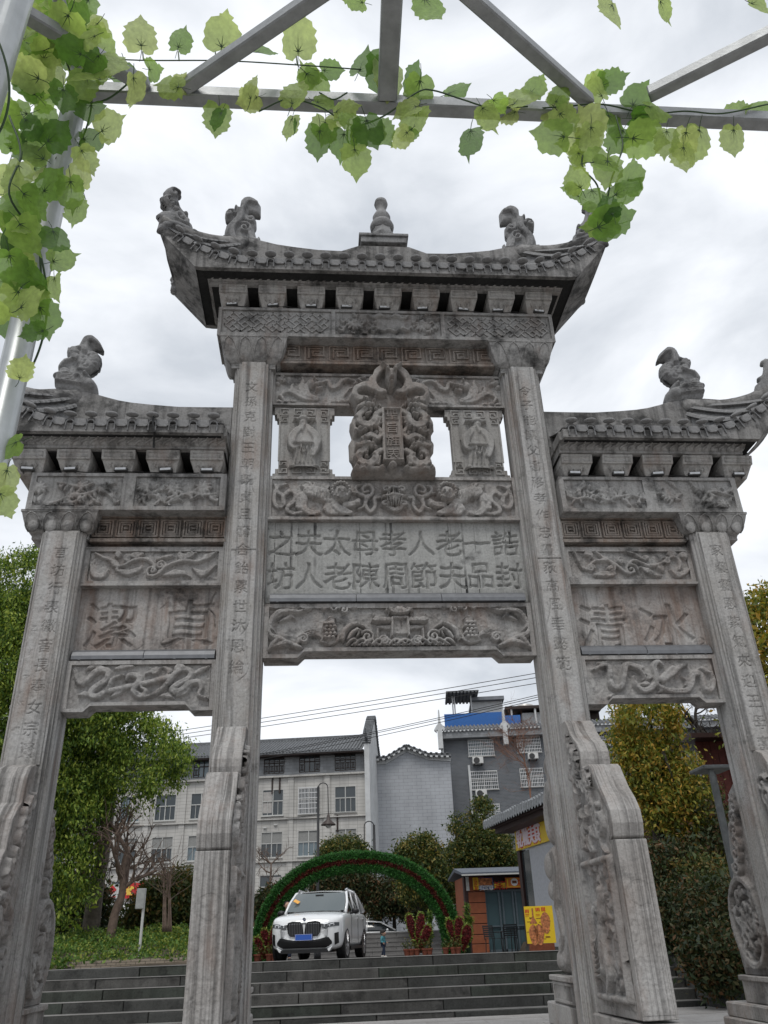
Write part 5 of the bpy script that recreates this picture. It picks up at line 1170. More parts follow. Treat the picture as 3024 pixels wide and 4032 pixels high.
# trees at the right
o1 = np.array(D3('l', 900, 1300, 20)); o1[2] = .9
tree('autumn_tree', 'yellowish tree with orange leaf tips seen through the right bay', tuple(o1), [o1, D3('l', 900, 900, 20), D3('l', 930, 500, 20), D3('l', 950, 150, 20)], .16,
     [(*D3('l', 820, 110, 20), 0.75, 0.9, 0.75), (*D3('l', 800, 420, 20), 0.68, 0.8, 0.85), (*D3('l', 950, 700, 20), 0.62, 0.7, 0.75), (*D3('l', 1070, 470, 20), 0.42, 0.6, 0.6), (*D3('l', 720, 250, 20), 0.4, 0.5, 0.5), (*D3('l', 900, 540, 20), 0.62, 0.7, 1.0), (*D3('l', 1130, 620, 20), 0.4, 0.5, 0.6)], F_ORANGE, BARK_D, 520, 44, .13, .095, 2, .5)
o2 = np.array(D3('D', 1660, 1900, 21)); o2[2] = .9
tree('autumn_tree', 'orange and green tree at the right edge beside the outer right pillar', tuple(o2), [o2, D3('D', 1665, 1650, 21), D3('D', 1675, 1450, 21)], .2, [(*D3('D', 1685, 1410, 21), 1.35, 1.3, 1.55), (*D3('D', 1672, 1330, 21), .95, 1.1, .8), (*D3('D', 1690, 1560, 21), 1.2, 1.2, 1.3)], F_ORANGE, BARK_D, 420, 46, .16, .12, 3, .3)
# bare branches in the gap between them
def bare(name, label, base, pts, r0, n, spread, seed, mat=TWIG, up=.6, lens=(.8,.55), levels=4, cat='tree', group=None):
    rng = np.random.default_rng(seed); t = thing(name, label, cat, tuple(base), 0, group); B = np.array(base); tw = MB(); T = cr_spline([np.array(p)-B for p in pts], 5); tk = MB(); tk.tube(T, np.linspace(r0, r0*.5, len(T)), 8)
    def grow(p, d, l, r, lev):
        q = [p]; 
        for k in range(3): d = d + rng.normal(size=3)*.16 + np.array([0, 0, .05*up]); d /= np.linalg.norm(d); q.append(q[-1]+d*l/3)
        tw.tube(q, np.linspace(r, r*.55, 4), 4 if lev > 1 else 5, cap=False)
        if lev < levels:
            for k in range(n if lev < levels-1 else n-1):
                nd = d + rng.normal(size=3)*spread; nd[2] += .2*up; nd /= np.linalg.norm(nd); grow(q[rng.integers(1, 4)], nd, l*lens[1]*rng.uniform(.8,1.3), r*.55, lev+1)
    for k in range(n+2):
        s = T[int(len(T)*rng.uniform(.5, .99))]; d = rng.normal(size=3)*spread; d[2] = abs(d[2])+up; d /= np.linalg.norm(d); grow(s, d, lens[0], r0*.5, 1)
    tk.build('trunk', mat, t, smooth=True); tag(tw.build('branches', mat, t, smooth=True), kind='stuff'); return t
bb = np.array(D3('i', 465, 715, 25)); bb[2] -= .25
bare('bare_tree', 'leafless tree with a leaning brown trunk on the hedge bank', bb, [bb, D3('i', 500, 560, 25), D3('i', 555, 400, 25), D3('i', 560, 230, 25), D3('i', 600, 60, 25)], .13, 4, .75, 11, up=.35, lens=(1.1,.62))
bs = np.array(D3('i', 870, 690, 24)); bs[2] -= .2
t_ = thing('sapling', 'thin bare sapling with several straight stems behind the hedge', 'sapling', tuple(bs)); tw = MB(); rs2 = np.random.default_rng(5)
for k in range(6):
    x = 850+12*k; P = [np.array(D3('i', x, 680, 24))-bs, np.array(D3('i', x+rs2.uniform(-8,8), 450, 24))-bs, np.array(D3('i', x+rs2.uniform(-25,25), 230, 24))-bs]; q = cr_spline(P, 5); m = MB(); m.tube(q, np.linspace(.025,.012,len(q)), 5); m.build('stem', TWIG, t_, smooth=True)
    for j in range(9): s = q[rs2.integers(5, len(q))]; d = rs2.normal(size=3)*.35; d[2] = abs(d[2])+.2; tw.tube([s, s+d*.6+rs2.normal(size=3)*.04, s+d*1.2], (.008,.005,.003), 4)
tag(tw.build('branches', TWIG, t_), kind='stuff')
sb2 = np.array(D3('l', 1150, 330, 24)); 
bare('bare_tree', 'dark leafless branches between the two autumn trees at right', (sb2[0]+.6, sb2[1], .9), [(sb2[0]+.6, sb2[1], .9), (sb2[0]+.3, sb2[1], 3.), D3('l', 1230, 250, 24), D3('l', 1150, 120, 24)], .1, 4, .8, 12, BARK_D, .3, (1.0,.6))
bz = np.array(D3('m', 600, 1400, 45)); bz[2] = .45
bare('bare_tree', 'small leafless tree behind the left end of the leafy arch', bz, [bz, (bz[0], bz[1], 2.6), D3('m', 610, 1330, 45)], .07, 4, .8, 13, TWIG, .3, (.8,.6))
bz2 = np.array(D3('n', 1300, 900, 33)); bz2 = np.array((bz2[0], bz2[1], pz(30)))
bare('bare_tree', 'reddish bare bush in front of the dark brick building beside the right inner pillar', bz2, [bz2, (bz2[0], bz2[1], 4.2), D3('n', 1280, 820, 33), D3('n', 1250, 680, 33)], .035, 5, .7, 14, plain('red_twig', (.22,.11,.07), .9, var=.2), .5, (1.1,.6))
# trees on the plaza
def at_ground(z, x, y, d, zz=None):
    p = np.array(D3(z, x, y, d)); p[2] = (pz(p[1]) if zz is None else zz); return p
p1 = at_ground('k', 330, 1100, 40)
tree('osmanthus_tree', 'round yellow-tipped osmanthus tree behind the right end of the leafy arch', tuple(p1), [p1, D3('k', 330, 900, 40), D3('k', 350, 600, 40)], .14, [(*D3('k', 330, 560, 40), 0.85, 0.8, 0.8), (*D3('k', 420, 720, 40), 0.85, 0.8, 0.85), (*D3('k', 230, 640, 40), 0.6, 0.6, 0.65), (*D3('k', 330, 860, 40), 1.0, 0.9, 0.8), (*D3('k', 200, 560, 40), 0.4, 0.5, 0.4), (*D3('k', 430, 480, 40), 0.45, 0.5, 0.45)], F_OSM, BARK_D, 520, 44, .16, .13, 21, .2)
p2 = at_ground('k', 900, 1100, 42)
tree('osmanthus_tree', 'tall pointed dark green osmanthus tree behind the snack kiosk', tuple(p2), [p2, D3('k', 880, 800, 42), D3('k', 870, 400, 42)], .18, [(*D3('k', 860, 520, 42), 1.1, 1.0, 1.15), (*D3('k', 700, 640, 42), 0.95, 0.9, 1.0), (*D3('k', 1050, 560, 42), 0.8, 0.8, 1.0), (*D3('k', 870, 250, 42), 0.55, 0.6, 0.75), (*D3('k', 870, 140, 42), 0.33, 0.4, 0.38), (*D3('k', 690, 340, 42), 0.5, 0.5, 0.65), (*D3('k', 540, 860, 42), 0.7, 0.7, 0.9), (*D3('k', 800, 900, 42), 1.2, 1.0, 1.2), (*D3('k', 1100, 820, 42), 0.8, 0.8, 0.9)], F_OSM, BARK_D, 900, 44, .16, .13, 22, .2)
p3 = at_ground('m', 1085, 1290, 45, .45)
tree('osmanthus_tree', 'low yellow-green tree rising just above the top of the leafy arch', tuple(p3), [p3, (p3[0], p3[1], 3.5), D3('m', 1085, 1230, 45)], .12, [(*D3('m', 1085, 1245, 45), 1.15, 0.9, 0.7), (*D3('m', 1000, 1270, 45), 0.6, 0.7, 0.5), (*D3('m', 1160, 1260, 45), 0.6, 0.7, 0.5)], F_OSM, BARK_D, 300, 40, .16, .13, 23, .2)
p4 = at_ground('j', 900, 560, 45, .45)
tree('evergreen_tree', 'dark evergreen tree seen under the leafy arch behind the white car', tuple(p4), [p4, (p4[0], p4[1], 2.6), D3('j', 920, 430, 45)], .14, [(*D3('j', 940, 430, 45), 1.2, 0.9, 0.55), (*D3('j', 790, 420, 45), 0.8, 0.8, 0.5), (*D3('j', 1090, 440, 45), 0.7, 0.8, 0.6)], F_DARK, BARK_D, 520, 40, .2, .15, 24, .2)
p5 = at_ground('j', 1400, 640, 45, .45)
tree('evergreen_tree', 'dark reddish shrub-like tree under the right half of the leafy arch', tuple(p5), [p5, (p5[0], p5[1], 2.4), D3('j', 1400, 500, 45)], .12, [(*D3('j', 1400, 520, 45), 1.2, 1.0, 0.8), (*D3('j', 1270, 620, 45), 0.8, 0.8, 0.7), (*D3('j', 1560, 600, 45), 1.0, 0.9, 0.85)], F_DARK, BARK_D, 520, 40, .2, .15, 25, .2)
p6 = at_ground('i', 800, 700, 28)
tree('evergreen_tree', 'rounded green evergreen behind the white pole and sapling', tuple(p6), [p6, (p6[0], p6[1], 1.6), D3('i', 800, 480, 28)], .1, [(*D3('i', 850, 490, 28), 0.85, 0.8, 0.8), (*D3('i', 950, 430, 28), 0.8, 0.7, 0.85), (*D3('i', 640, 580, 28), 0.45, 0.5, 0.55), (*D3('i', 1010, 560, 28), 0.6, 0.6, 0.7)], F_SHRUB, BARK_D, 620, 40, .16, .12, 26, .2)
p8 = at_ground('i', 130, 720, 30)
tree('evergreen_tree', 'dark shrubbery in the shade under the camphor tree at far left', tuple(p8), [p8, (p8[0], p8[1], 1.2), D3('i', 130, 560, 30)], .08, [(*D3('i', 60, 560, 30), 1.7, 1., 1.7), (*D3('i', 230, 640, 30), 1.1, 1., 1.0)], F_DARK, BARK_D, 420, 40, .17, .13, 28, .2)
p7 = at_ground('j', 250, 560, 34)
tree('evergreen_tree', 'dark bush behind the left leg of the leafy arch', tuple(p7), [p7, (p7[0], p7[1], 1.2), D3('j', 270, 600, 34)], .08, [(*D3('j', 250, 660, 34), 0.6, 0.6, 0.7), (*D3('j', 400, 560, 34), 0.5, 0.5, 0.5)], F_DARK, BARK_D, 330, 40, .16, .13, 27, .2)
# bushes on the right bank, one by one
for i, (x, y, d, rx, rz, mt, lab) in enumerate([(1000, 1150, 19, 0.70, 0.64, F_DARK, 'dark green bush under the orange tree beside the right drum stone'), (1250, 1230, 18.5, 0.74, 0.51, F_SHRUB, 'bush with reddish young leaves in the middle of the right bank'),
        (1080, 1500, 18, 0.78, 0.68, F_DARK, 'dark bush at the top of the sloping stair cheek'), (1330, 1480, 17, 0.74, 0.77, F_DARK, 'dark bush beside the outer right pillar at shoulder height'), (1330, 1760, 16, 0.58, 0.47, F_DARK, 'low dark bush at the foot of the right bank'),
        (930, 1260, 18.6, 0.47, 0.51, F_DARK, 'narrow dark bush right behind the block of the right drum stone'), (1260, 900, 20, 0.70, 0.85, F_DARK, 'tall dark bush under the corrugated shed roof'), (1150, 700, 22, 0.70, 0.85, F_SHRUB, 'green bush beneath the autumn tree crown')]):
    c = np.array(D3('l', x, y, d)); rng = np.random.default_rng(50+i); t = thing('bush', lab, 'bush', (c[0], c[1], .8))
    cn, P = clumps([(0, 0, c[2]-.8, rx, rx*.9, rz), (0, 0, (c[2]-.8)*.5, rx*.8, rx*.8, max(.3, (c[2]-.8)*.6))], 190, .13, 38, rng); L_ = Leaves(); L_.add(P, .085, .15, rng); tag(link('foliage', L_.mesh('foliage', mt), t), kind='stuff')
    m = MB(); 
    for k in range(7): q = cn[rng.integers(len(cn))]; m.tube([(q[0]*.1, q[1]*.1, 0), (q[0]*.5, q[1]*.5, q[2]*.6), tuple(q)], (.025,.015,.006), 4)
    m.build('stems', BARK_D, t)
# hedge bank and its small stone wall on the left
w0 = atD('i', 150, 905, 21); w1 = atD('i', 1100, 862, 21); zb_ = .80; zt_ = w0[2]-.0
wl = thing('planter_wall', 'low wall of small pale bricks edging the hedge above the left steps', 'wall', (w0[0]-.0, w0[1], .74)); ang = math.atan2(w1[1]-w0[1], w1[0]-w0[0]); wl.rotation_euler = (0, 0, ang); WL = math.hypot(w1[0]-w0[0], w1[1]-w0[1])
M_BRK = stone('pale_brick', (.36,.31,.25), (.27,.22,.17), streak=0, bump=.5); M_MORT = plain('mortar', (.10,.09,.08), .95)
b = MB(); b.box(0, WL, .02, .3, 0, .2); b.build('core', M_MORT, wl)
bm_ = MB(); bm_.box(-.098, .098, 0, .12, 0, .044); bk = bm_.mesh('brick', M_BRK)
for j in range(4):
    nb = int(WL/.206)
    for i in range(nb):
        x = .1+.206*i+(.103 if j % 2 else 0)
        if x > WL-.1: continue
        o = link('brick', bk, wl); o.location = (x, rs.uniform(-.006,.006), .006+.05*j); o.rotation_euler = (0, 0, rs.uniform(-.01,.01))
g_ = MB(); rng = np.random.default_rng(8); hp = []
for i in range(27000):
    u, v = rng.random(), rng.random(); px = w0[0]-2.8+(w1[0]-w0[0]+3.4)*u; py = w0[1]+.15+7.2*v+ .5*u
    zz = .93+.62*min(1, v*1.6)**.7+.12*math.sin(px*3.1)*math.cos(py*2.3)+.06*math.sin(px*7.7+py*5); 
    if u < .24: zz -= .25*(1-u/.24)
    hp.append((px, py, zz+rng.normal()*.05-.1*rng.random()))
L_ = Leaves(); L_.add(np.array(hp), .06, -.25, rng, .6); fr_ = [(w0[0]-2.8+(w1[0]-w0[0]+3.4)*rng.random(), w0[1]-.06+.2*rng.random(), .8+.25*rng.random()) for _ in range(1700)]
L_.add(np.array([p for p in fr_ if rng.random() < (1.1 if p[0] < w0[0]+.4 else .4) and (p[0] < w0[0]+.2 or p[2] > .93)]), .08, .1, rng, .6)
tag(link('hedge', L_.mesh('hedge', F_HEDGE)), 'clipped bright green ground-cover hedge above the low pale brick wall', 'hedge', kind='stuff')
b = MB(); b.sheet([[(x, y, z) for x in np.linspace(w0[0]-3, w1[0]+.6, 12)] for y, z in ((w0[1]+.1, .8), (w0[1]+1, .95), (w0[1]+3, 1.15), (w0[1]+7.5, 1.3), (w0[1]+9, .6))]); struct('planting_bed', b, M_EARTH)
# ------------------------------------------------------------------ buildings behind
class PL:
    """a vertical facade through p0 turned by rz; (pixel) -> local (u along, v up)"""
    def __init__(s, p0, rz): s.p = np.array(p0, float); s.rz = rz; s.t = np.array((math.cos(rz), math.sin(rz), 0)); s.n = np.array((-math.sin(rz), math.cos(rz), 0))
    def uv(s, z, x, y, off=0.):
        d = ray(z, x, y); q = s.p + s.n*off; k = ((q-CAM)@s.n)/(d@s.n); P = CAM+k*d; return float((P-s.p)@s.t), float(P[2]-s.p[2])
GL_D = glass('window_glass', (.035,.045,.05)); GL_B = glass('pale_window_glass', (.12,.16,.18)); FR_W = plain('white_window_frame', (.5,.5,.48), .5, var=.06); FR_D = plain('dark_wood', (.035,.022,.018), .6, var=.2); CURT = plain('curtain', (.42,.4,.38), .9, var=.15, scale=4)
GRILL = plain('white_steel_grille', (.7,.7,.7), .5, var=.05); TILE_R = plain('grey_roof_tile', (.16,.167,.175), .85, var=.3, scale=8); PLAST = plain('white_plaster', (.55,.56,.56), .85, var=.12, scale=1.5); PLASTG = plain('grey_plaster', (.2,.21,.225), .9, var=.2, scale=1.2)
M_TILEW = blocks('white_tile_wall', (.52,.505,.475), (.30,.29,.27), .62, .23, .012, .04, .0, streak=.18, bump=.15)
M_TILEW2 = blocks('grey_tile_wall', (.40,.415,.44), (.26,.265,.275), .7, .26, .012, .03, .5, streak=.1, bump=.15)
M_BRICKD = blocks('dark_brick_wall', (.085,.095,.11), (.19,.195,.2), .26, .11, .018, .25, .5, bump=.3)
M_BRICKG = blocks('grey_brick_plaster', (.25,.26,.27), (.19,.195,.2), .5, .22, .012, .15, .5, streak=.25)
M_BLUE = plain('blue_sheet', (.03,.14,.42), .5, var=.08)
def window(parent, u, v, w, h, kind, rng, y0=0.):
    """local: x along, z up, facade at y=0 facing -y; each window a part, its pieces sub-parts"""
    b = MB(); f = .035
    b.box(u, u+w, y0-.03, y0+.12, v, v+f); b.box(u, u+w, y0-.03, y0+.12, v+h-f, v+h); b.box(u, u+f, y0-.03, y0+.12, v+f, v+h-f); b.box(u+w-f, u+w, y0-.03, y0+.12, v+f, v+h-f)
    if kind in ('white', 'grille', 'low'):
        b.box(u+w/2-.03, u+w/2+.03, y0-.02, y0+.1, v+f, v+h-f); b.box(u+f, u+w-f, y0-.02, y0+.1, v+h*.55-.03, v+h*.55+.03)
        for q in (.25, .75): b.box(u+w*q-.015, u+w*q+.015, y0-.01, y0+.09, v+f, v+h*.55-.03)
        b.box(u-.06, u+w+.06, y0-.09, y0+.05, v-.07, v-.0)
    else:
        for q in (.25, .5, .75): b.box(u+w*q-.025, u+w*q+.025, y0-.02, y0+.1, v+f, v+h-f)
        b.box(u+f, u+w-f, y0-.02, y0+.1, v+h*.6-.03, v+h*.6+.03)
        for q in range(4):
            a, c = u+w*(q+.0)/4+.07, u+w*(q+1)/4-.07
            if kind == 'open' and q in (1, 2): continue
            for (z0, z1) in ((.12,.16),(.42,.46),(.68,.71),(.84,.87)): b.box(a, c, y0-.005, y0+.07, v+h*z0, v+h*z1)
            b.box(a+.06, a+.09, y0-.005, y0+.07, v+h*.16, v+h*.42); b.box(c-.09, c-.06, y0-.005, y0+.07, v+h*.16, v+h*.42)
    o = b.build('window', FR_D if kind in ('wood', 'open') else FR_W, parent)
    g = MB(); g.box(u+f, u+w-f, y0+.05, y0+.075, v+f, v+h-f); g.build('pane', GL_D if rng.random() < .75 else GL_B, o)
    if kind == 'white' and rng.random() < .5: g = MB(); s_ = rng.choice((0, .5)); g.box(u+f+w*s_, u+w*(.45+s_), y0+.04, y0+.048, v+h*.1, v+h*.92); g.build('curtain', CURT, o)
    if kind == 'low': g = MB(); g.box(u+f, u+w-f, y0+.035, y0+.045, v+h*.58, v+h-f); g.build('blind', plain('faded_blind', (.26,.26,.25), .9, var=.1), o)
    if kind == 'grille':
        g = MB()
        for q in np.linspace(.02,.98, 15): g.box(u+w*q-.014, u+w*q+.014, y0-.2, y0-.17, v-.02, v+h+.02)
        for q in np.linspace(0, 1, 6): g.box(u, u+w, y0-.205, y0-.165, v+h*q-.018, v+h*q+.018)
        g.build('grille', GRILL, o)
    return o
def hole_wall(parent, name, x0, x1, z0, z1, holes, mat, thick=.3, y=0.):
    zs = sorted({z0, z1, *[max(z0, min(z1, h[2])) for h in holes], *[max(z0, min(z1, h[3])) for h in holes]}); b = MB()
    for za, zb_ in zip(zs[:-1], zs[1:]):
        if zb_-za < 1e-4: continue
        cut = sorted((max(x0, h[0]), min(x1, h[1])) for h in holes if h[2] < (za+zb_)/2 < h[3] and h[1] > x0 and h[0] < x1); x = x0
        for c0, c1 in cut+[(x1, x1)]:
            if c0-x > 1e-4: b.box(x, c0, y, y+thick, za, zb_)
            x = max(x, c1)
    return b.build(name, mat, parent)
def tiled_slope(parent, x0, x1, y0, z0, y1, z1, step=.24, name='roof', mat=None):
    """a tiled slope from the eave (y0,z0) up to (y1,z1) with rounded cover-tile rows"""
    b = MB(); L_ = math.hypot(y1-y0, z1-z0); ny, nz = -(z1-z0)/L_, (y1-y0)/L_
    b.add([(x0,y0,z0),(x1,y0,z0),(x1,y1,z1),(x0,y1,z1),(x0,y0,z0-.08),(x1,y0,z0-.08),(x1,y1,z1-.08),(x0,y1,z1-.08)], [(0,1,2,3),(7,6,5,4),(4,5,1,0),(5,6,2,1),(6,7,3,2),(7,4,0,3)])
    x = x0+step/2
    while x < x1:
        b.tube([(x, y0-.02, z0+.02), (x, y1, z1+.02)], step*.3, 6); x += step
    return b.build(name, mat or TILE_R, parent)
rw = random.Random(5)
# white tiled block on the left
A = np.array(atD('m', 1222, 578, 60)); BL = np.array(atZ('m', 550, 612, A[2])); rzL = math.atan2(A[1]-BL[1], A[0]-BL[0])
pl = PL((A[0], A[1], 0), rzL); eave = A[2]; bl = thing('apartment_building', 'long white tiled apartment block with a grey tiled roof and dark lattice top windows', 'building', (A[0], A[1], 0), rzL)
X0 = -30.
cols = [pl.uv('m', 1095, 900)[0], pl.uv('m', 860, 900)[0], pl.uv('m', 622, 900)[0]]; pitch = (cols[0]-cols[2])/2; ww = (pl.uv('m', 1165, 900)[0]-pl.uv('m', 1027, 900)[0])
rows = [(pl.uv('m', 1095, 718)[1], pl.uv('m', 1095, 602)[1]), (pl.uv('m', 1095, 992)[1], pl.uv('m', 1095, 822)[1]), (pl.uv('m', 1095, 1268)[1], pl.uv('m', 1095, 1100)[1])]
fh = rows[1][0]-rows[2][0]; rows.append((rows[2][0]-fh, rows[2][1]-fh)); split = pl.uv('m', 1095, 735)[1]
holes = []; wins = []
for ci in range(12):
    u = cols[0]-pitch*ci-ww/2
    for ri, (z0, z1) in enumerate(rows):
        if z0 < 1.3: z0 = 1.6
        if z1-z0 < .8: continue
        wins.append((u, z0, ww, z1-z0, ri, ci)); holes.append((u, u+ww, z0, z1, ri))
hole_wall(bl, 'tiled_wall', X0, 0, 0, split, [h[:4] for h in holes if h[4] > 0], M_TILEW)
hole_wall(bl, 'top_storey_wall', X0, -.1, split+.01, eave, [h[:4] for h in holes if h[4] == 0], M_BRICKG, .3, .06)
for u, z0, w, h, ri, ci in wins:
    kind = ('open' if ci in (1, 4) else 'wood') if ri == 0 else ('grille' if (ri, ci) in ((1, 1),) else ('low' if ri == 2 else 'white')); window(bl, u, z0, w, h, kind, rw, .06 if ri == 0 else 0.)
for ci in range(12):
    u = cols[0]-pitch*(ci+.5); b = MB(); b.box(u-.2, u+.2, -.09, -.002, 0, split); b.build('pilaster', M_TILEW, bl)
b = MB(); b.box(X0, 0, -.22, .3, split-.12, split-.0); 
for z in (rows[1][0]-.25, rows[2][0]-.25): b.box(X0, 0, -.17, .0-.003, z-.06, z)
b.build('string_course', M_TILEW, bl)
DEP = 9.0; ry, rz_ = DEP/2, pl.uv('m', 1195, 497, DEP/2)[1]
b = MB(); b.box(X0, -.02, .32, DEP, 0, eave-.02); b.build('rear_wall', M_TILEW, bl)
tiled_slope(bl, X0, -.15, -.75, eave-.15, ry, rz_-.1); b = MB(); b.box(X0, -.15, ry-.15, ry+.15, rz_-.1, rz_+.12); b.build('roof_ridge', TILE_R, bl)
b = MB(); b.box(X0, -.1, -.7, .1, eave-.32, eave-.22); b.build('eave_board', FR_D, bl)
# gable wall at its right end, rising to a curled point
gb = [(-.1, 0), (-.1, eave-.3), (-.55, eave+.05), (-.7, eave+.25)] ; gp = [(-.35, 0), (-.35, eave+.3), (.6, eave+1.2), (ry-1.6, rz_+.7), (ry-.5, rz_+1.25), (ry+.2, rz_+1.35), (ry+1., rz_+.9), (DEP-2., eave+1.4), (DEP, eave+.35), (DEP, 0)]
b = MB(); b.prism(gp, 'x', -.02, .34); b.build('gable_wall', M_TILEW2 if False else PLAST, bl)
b = MB()
for a, c in zip(gp[1:-1], gp[2:-1]):
    L_ = math.hypot(c[0]-a[0], c[1]-a[1]); M = Matrix.Rotation(math.atan2(c[1]-a[1], c[0]-a[0]), 3, 'X'); b.obox((.16, (a[0]+c[0])/2, (a[1]+c[1])/2+.07), (.62, L_+.1, .14), M)
    for q in range(int(L_/.25)): t = (q+.5)*.25/L_; b.obox((.16, a[0]+(c[0]-a[0])*t, a[1]+(c[1]-a[1])*t+.17), (.66, .12, .1), M)
b.tube([(.16, -.2, eave+.5), (.16, -.75, eave+.75), (.16, -1.0, eave+1.3)], (.14,.1,.04), 6); b.build('gable_coping', TILE_R, bl)
for (x, y, w_, h_) in ((620, 770, .05, 1.1), (668, 760, .06, 1.15), (1043, 1010, .06, 1.1)):
    u, v = pl.uv('m', x, y); b = MB(); b.box(u-w_, u+w_, -.06, -.003, v-h_, v); b.build('downpipe', FR_D, bl)
for (x, y) in ((735, 605), (962, 590), (640, 1075), (570, 1095)):
    u, v = pl.uv('m', x, y); b = MB(); b.box(u-.12, u+.12, -.12, -.003, v-.04, v+.04); b.build('wall_bracket', FR_W, bl)
P_ = [pl.uv('m', x, y) for x, y in ((545,1035),(640,1022),(760,1030),(900,1012),(1030,1000),(1170,992))]; b = MB(); b.tube([(u, -.2, v) for u, v in cr_spline(P_, 5)], .02, 4); b.build('cable', CABLE, bl)
# signs and awning at street level of the same block
for nm, lab, (xa, ya, xb, yb), fn in (('shop_sign', 'white shop sign with a red diamond on the apartment block', (435, 338, 530, 436), 0), ('shop_sign', 'red shop sign with yellow characters half hidden by the bare tree', (568, 328, 720, 432), 1)):
    u0, v1 = pl.uv('i', xa, ya, -.4); u1, v0 = pl.uv('i', xb, yb, -.4); w_, h_ = u1-u0, v1-v0
    P3 = pl.p + pl.t*((u0+u1)/2) + pl.n*(-.4); t = thing(nm, lab, 'sign', (P3[0], P3[1], v0), rzL); M_RED = plain('sign_red', (.5,.03,.03), .5, var=.05); b = MB(); b.box(-w_/2, w_/2, 0, .1, 0, h_); b.box(-w_/2+.2, w_/2-.2, .1, .3, h_*.3, h_*.4); b.build('board', (FR_W, M_RED)[fn], t)
    if fn == 0:
        b = MB(); b.prism([(0, h_*.25), (w_*.3, h_*.6), (0, h_*.95), (-w_*.3, h_*.6)], 'y', -.012, -.003); b.box(-w_*.2, w_*.3, -.012, -.003, h_*.08, h_*.14); b.build('emblem', M_RED, t)
    else:
        Y_ = plain('sign_yellow', (.75,.5,.08), .5, var=.03); b = MB()
        for q in ((-.2,.2),(.05,.3)): b.obox((w_*q[0]*.4-.3, -.01, h_*.5), (.12, .016, h_*.6), Matrix.Rotation(q[1], 3, 'Y'))
        b.obox((-.3, -.012, h_*.62), (w_*.35, .016, .12), Matrix.Rotation(-.2, 3, 'Y')); b.obox((-.35, -.014, h_*.35), (w_*.3, .016, .12), Matrix.Rotation(.5, 3, 'Y')); b.build('lettering', Y_, t)
u0, v0 = pl.uv('i', 350, 555); u1, v1 = pl.uv('i', 640, 520); b = MB(); b.prism([(-1.6, v0-.3), (-1.6, v0), (-.003, v0+.7), (-.003, v0+.4)], 'x', u0, u1); b.build('awning', PLAST, bl)
b = MB(); b.box(u0, u1+3, -.12, -.004, 1.4, v0-.35); b.build('shop_front', FR_D, bl)
# grey tiled house with a plain gable
A2 = np.array(atD('n', 290, 600, 66)); rz2 = math.radians(-6); p2_ = PL((A2[0], A2[1], 0), rz2); gh = thing('gable_house', 'grey tiled house with a blank gable wall between the two larger buildings', 'building', (A2[0], A2[1], 0), rz2)
uv = lambda x, y: p2_.uv('n', x, y)
L0, L1, AP, R1_ = uv(48, 735), uv(120, 722), uv(290, 622), uv(566, 705); R0 = uv(480, 690)
b = MB(); b.prism([(L0[0]-1.5, 0), (L0[0]-1.5, L0[1]), (L1[0], L1[1]), AP, R0, (R1_[0]+.8, R1_[1]), (R1_[0]+.8, 0)], 'y', 0, 8); b.build('gable_wall', M_TILEW2, gh)
b = MB(); c = MB(); ed = [(L0[0]-1.5, uv(48, 700)[1]), uv(130, 690), uv(290, 595), uv(470, 665), (R1_[0]+.8, uv(566, 672)[1])]
for a, d in zip(ed[:-1], ed[1:]):
    L_ = math.hypot(d[0]-a[0], d[1]-a[1]); an = math.atan2(d[1]-a[1], d[0]-a[0]); M = Matrix.Rotation(-an, 3, 'Y')
    b.obox(((a[0]+d[0])/2, 3.6, (a[1]+d[1])/2+.12), (L_+.15, 8.2, .22), M)
    nq = int(L_/.42)
    for q in range(nq): t = (q+.5)/nq; c.obox((a[0]+(d[0]-a[0])*t, -.56, a[1]+(d[1]-a[1])*t-.03), (.2, .06, .14), M); b.obox((a[0]+(d[0]-a[0])*t, -.52, a[1]+(d[1]-a[1])*t+.235), (.2, .3, .06), M)
b.build('roof', TILE_R, gh); tag(c.build('drip_tiles', PLAST, gh), kind='stuff')
wp = [(L0[0]-1.5, L0[1]+.0), L1, AP, R0, (R1_[0]+.8, R1_[1])]; b = MB()
for a, d in zip(wp[:-1], wp[1:]):
    L_ = math.hypot(d[0]-a[0], d[1]-a[1]); b.obox(((a[0]+d[0])/2, -.05, (a[1]+d[1])/2+.18), (L_+.1, .12, .36), Matrix.Rotation(-math.atan2(d[1]-a[1], d[0]-a[0]), 3, 'Y'))
b.build('gable_band', PLAST, gh)
# dark brick building
A3 = np.array(atD('n', 590, 527, 72)); R3 = np.array(atZ('n', 1390, 492, A3[2])); rz3 = math.atan2(R3[1]-A3[1], R3[0]-A3[0]); p3_ = PL((A3[0], A3[1], 0), rz3); db = thing('brick_building', 'dark grey brick building with white window grilles and blue sheeting on its roof', 'building', (A3[0], A3[1], 0), rz3)
uv = lambda x, y, o=0.: p3_.uv('n', x, y, o); ev = A3[2]; WID = 26.
wl_ = []
for (xa, ya, xb, yb) in ((800, 522, 998, 662), (822, 778, 1030, 935), (1200, 498, 1378, 632), (1228, 757, 1400, 912), (880, 1050, 1050, 1160)):
    a = uv(xa, yb); c = uv(xb, ya); wl_.append((a[0], a[1], c[0]-a[0], c[1]-a[1]))
for (xa, ya, xb, yb) in ((500, 170, 660, 275), (660, 480, 745, 600)):
    a = p3_.uv('l', xa, yb); c = p3_.uv('l', xb, ya); wl_.append((a[0], a[1], c[0]-a[0], c[1]-a[1]))
hole_wall(db, 'brick_wall', 0, WID, 0, ev, [(u, u+w, v, v+h) for u, v, w, h in wl_], M_BRICKD)
b = MB(); b.box(0, WID, .33, 10, 0, ev-.03); b.build('rear_wall', M_BRICKD, db)
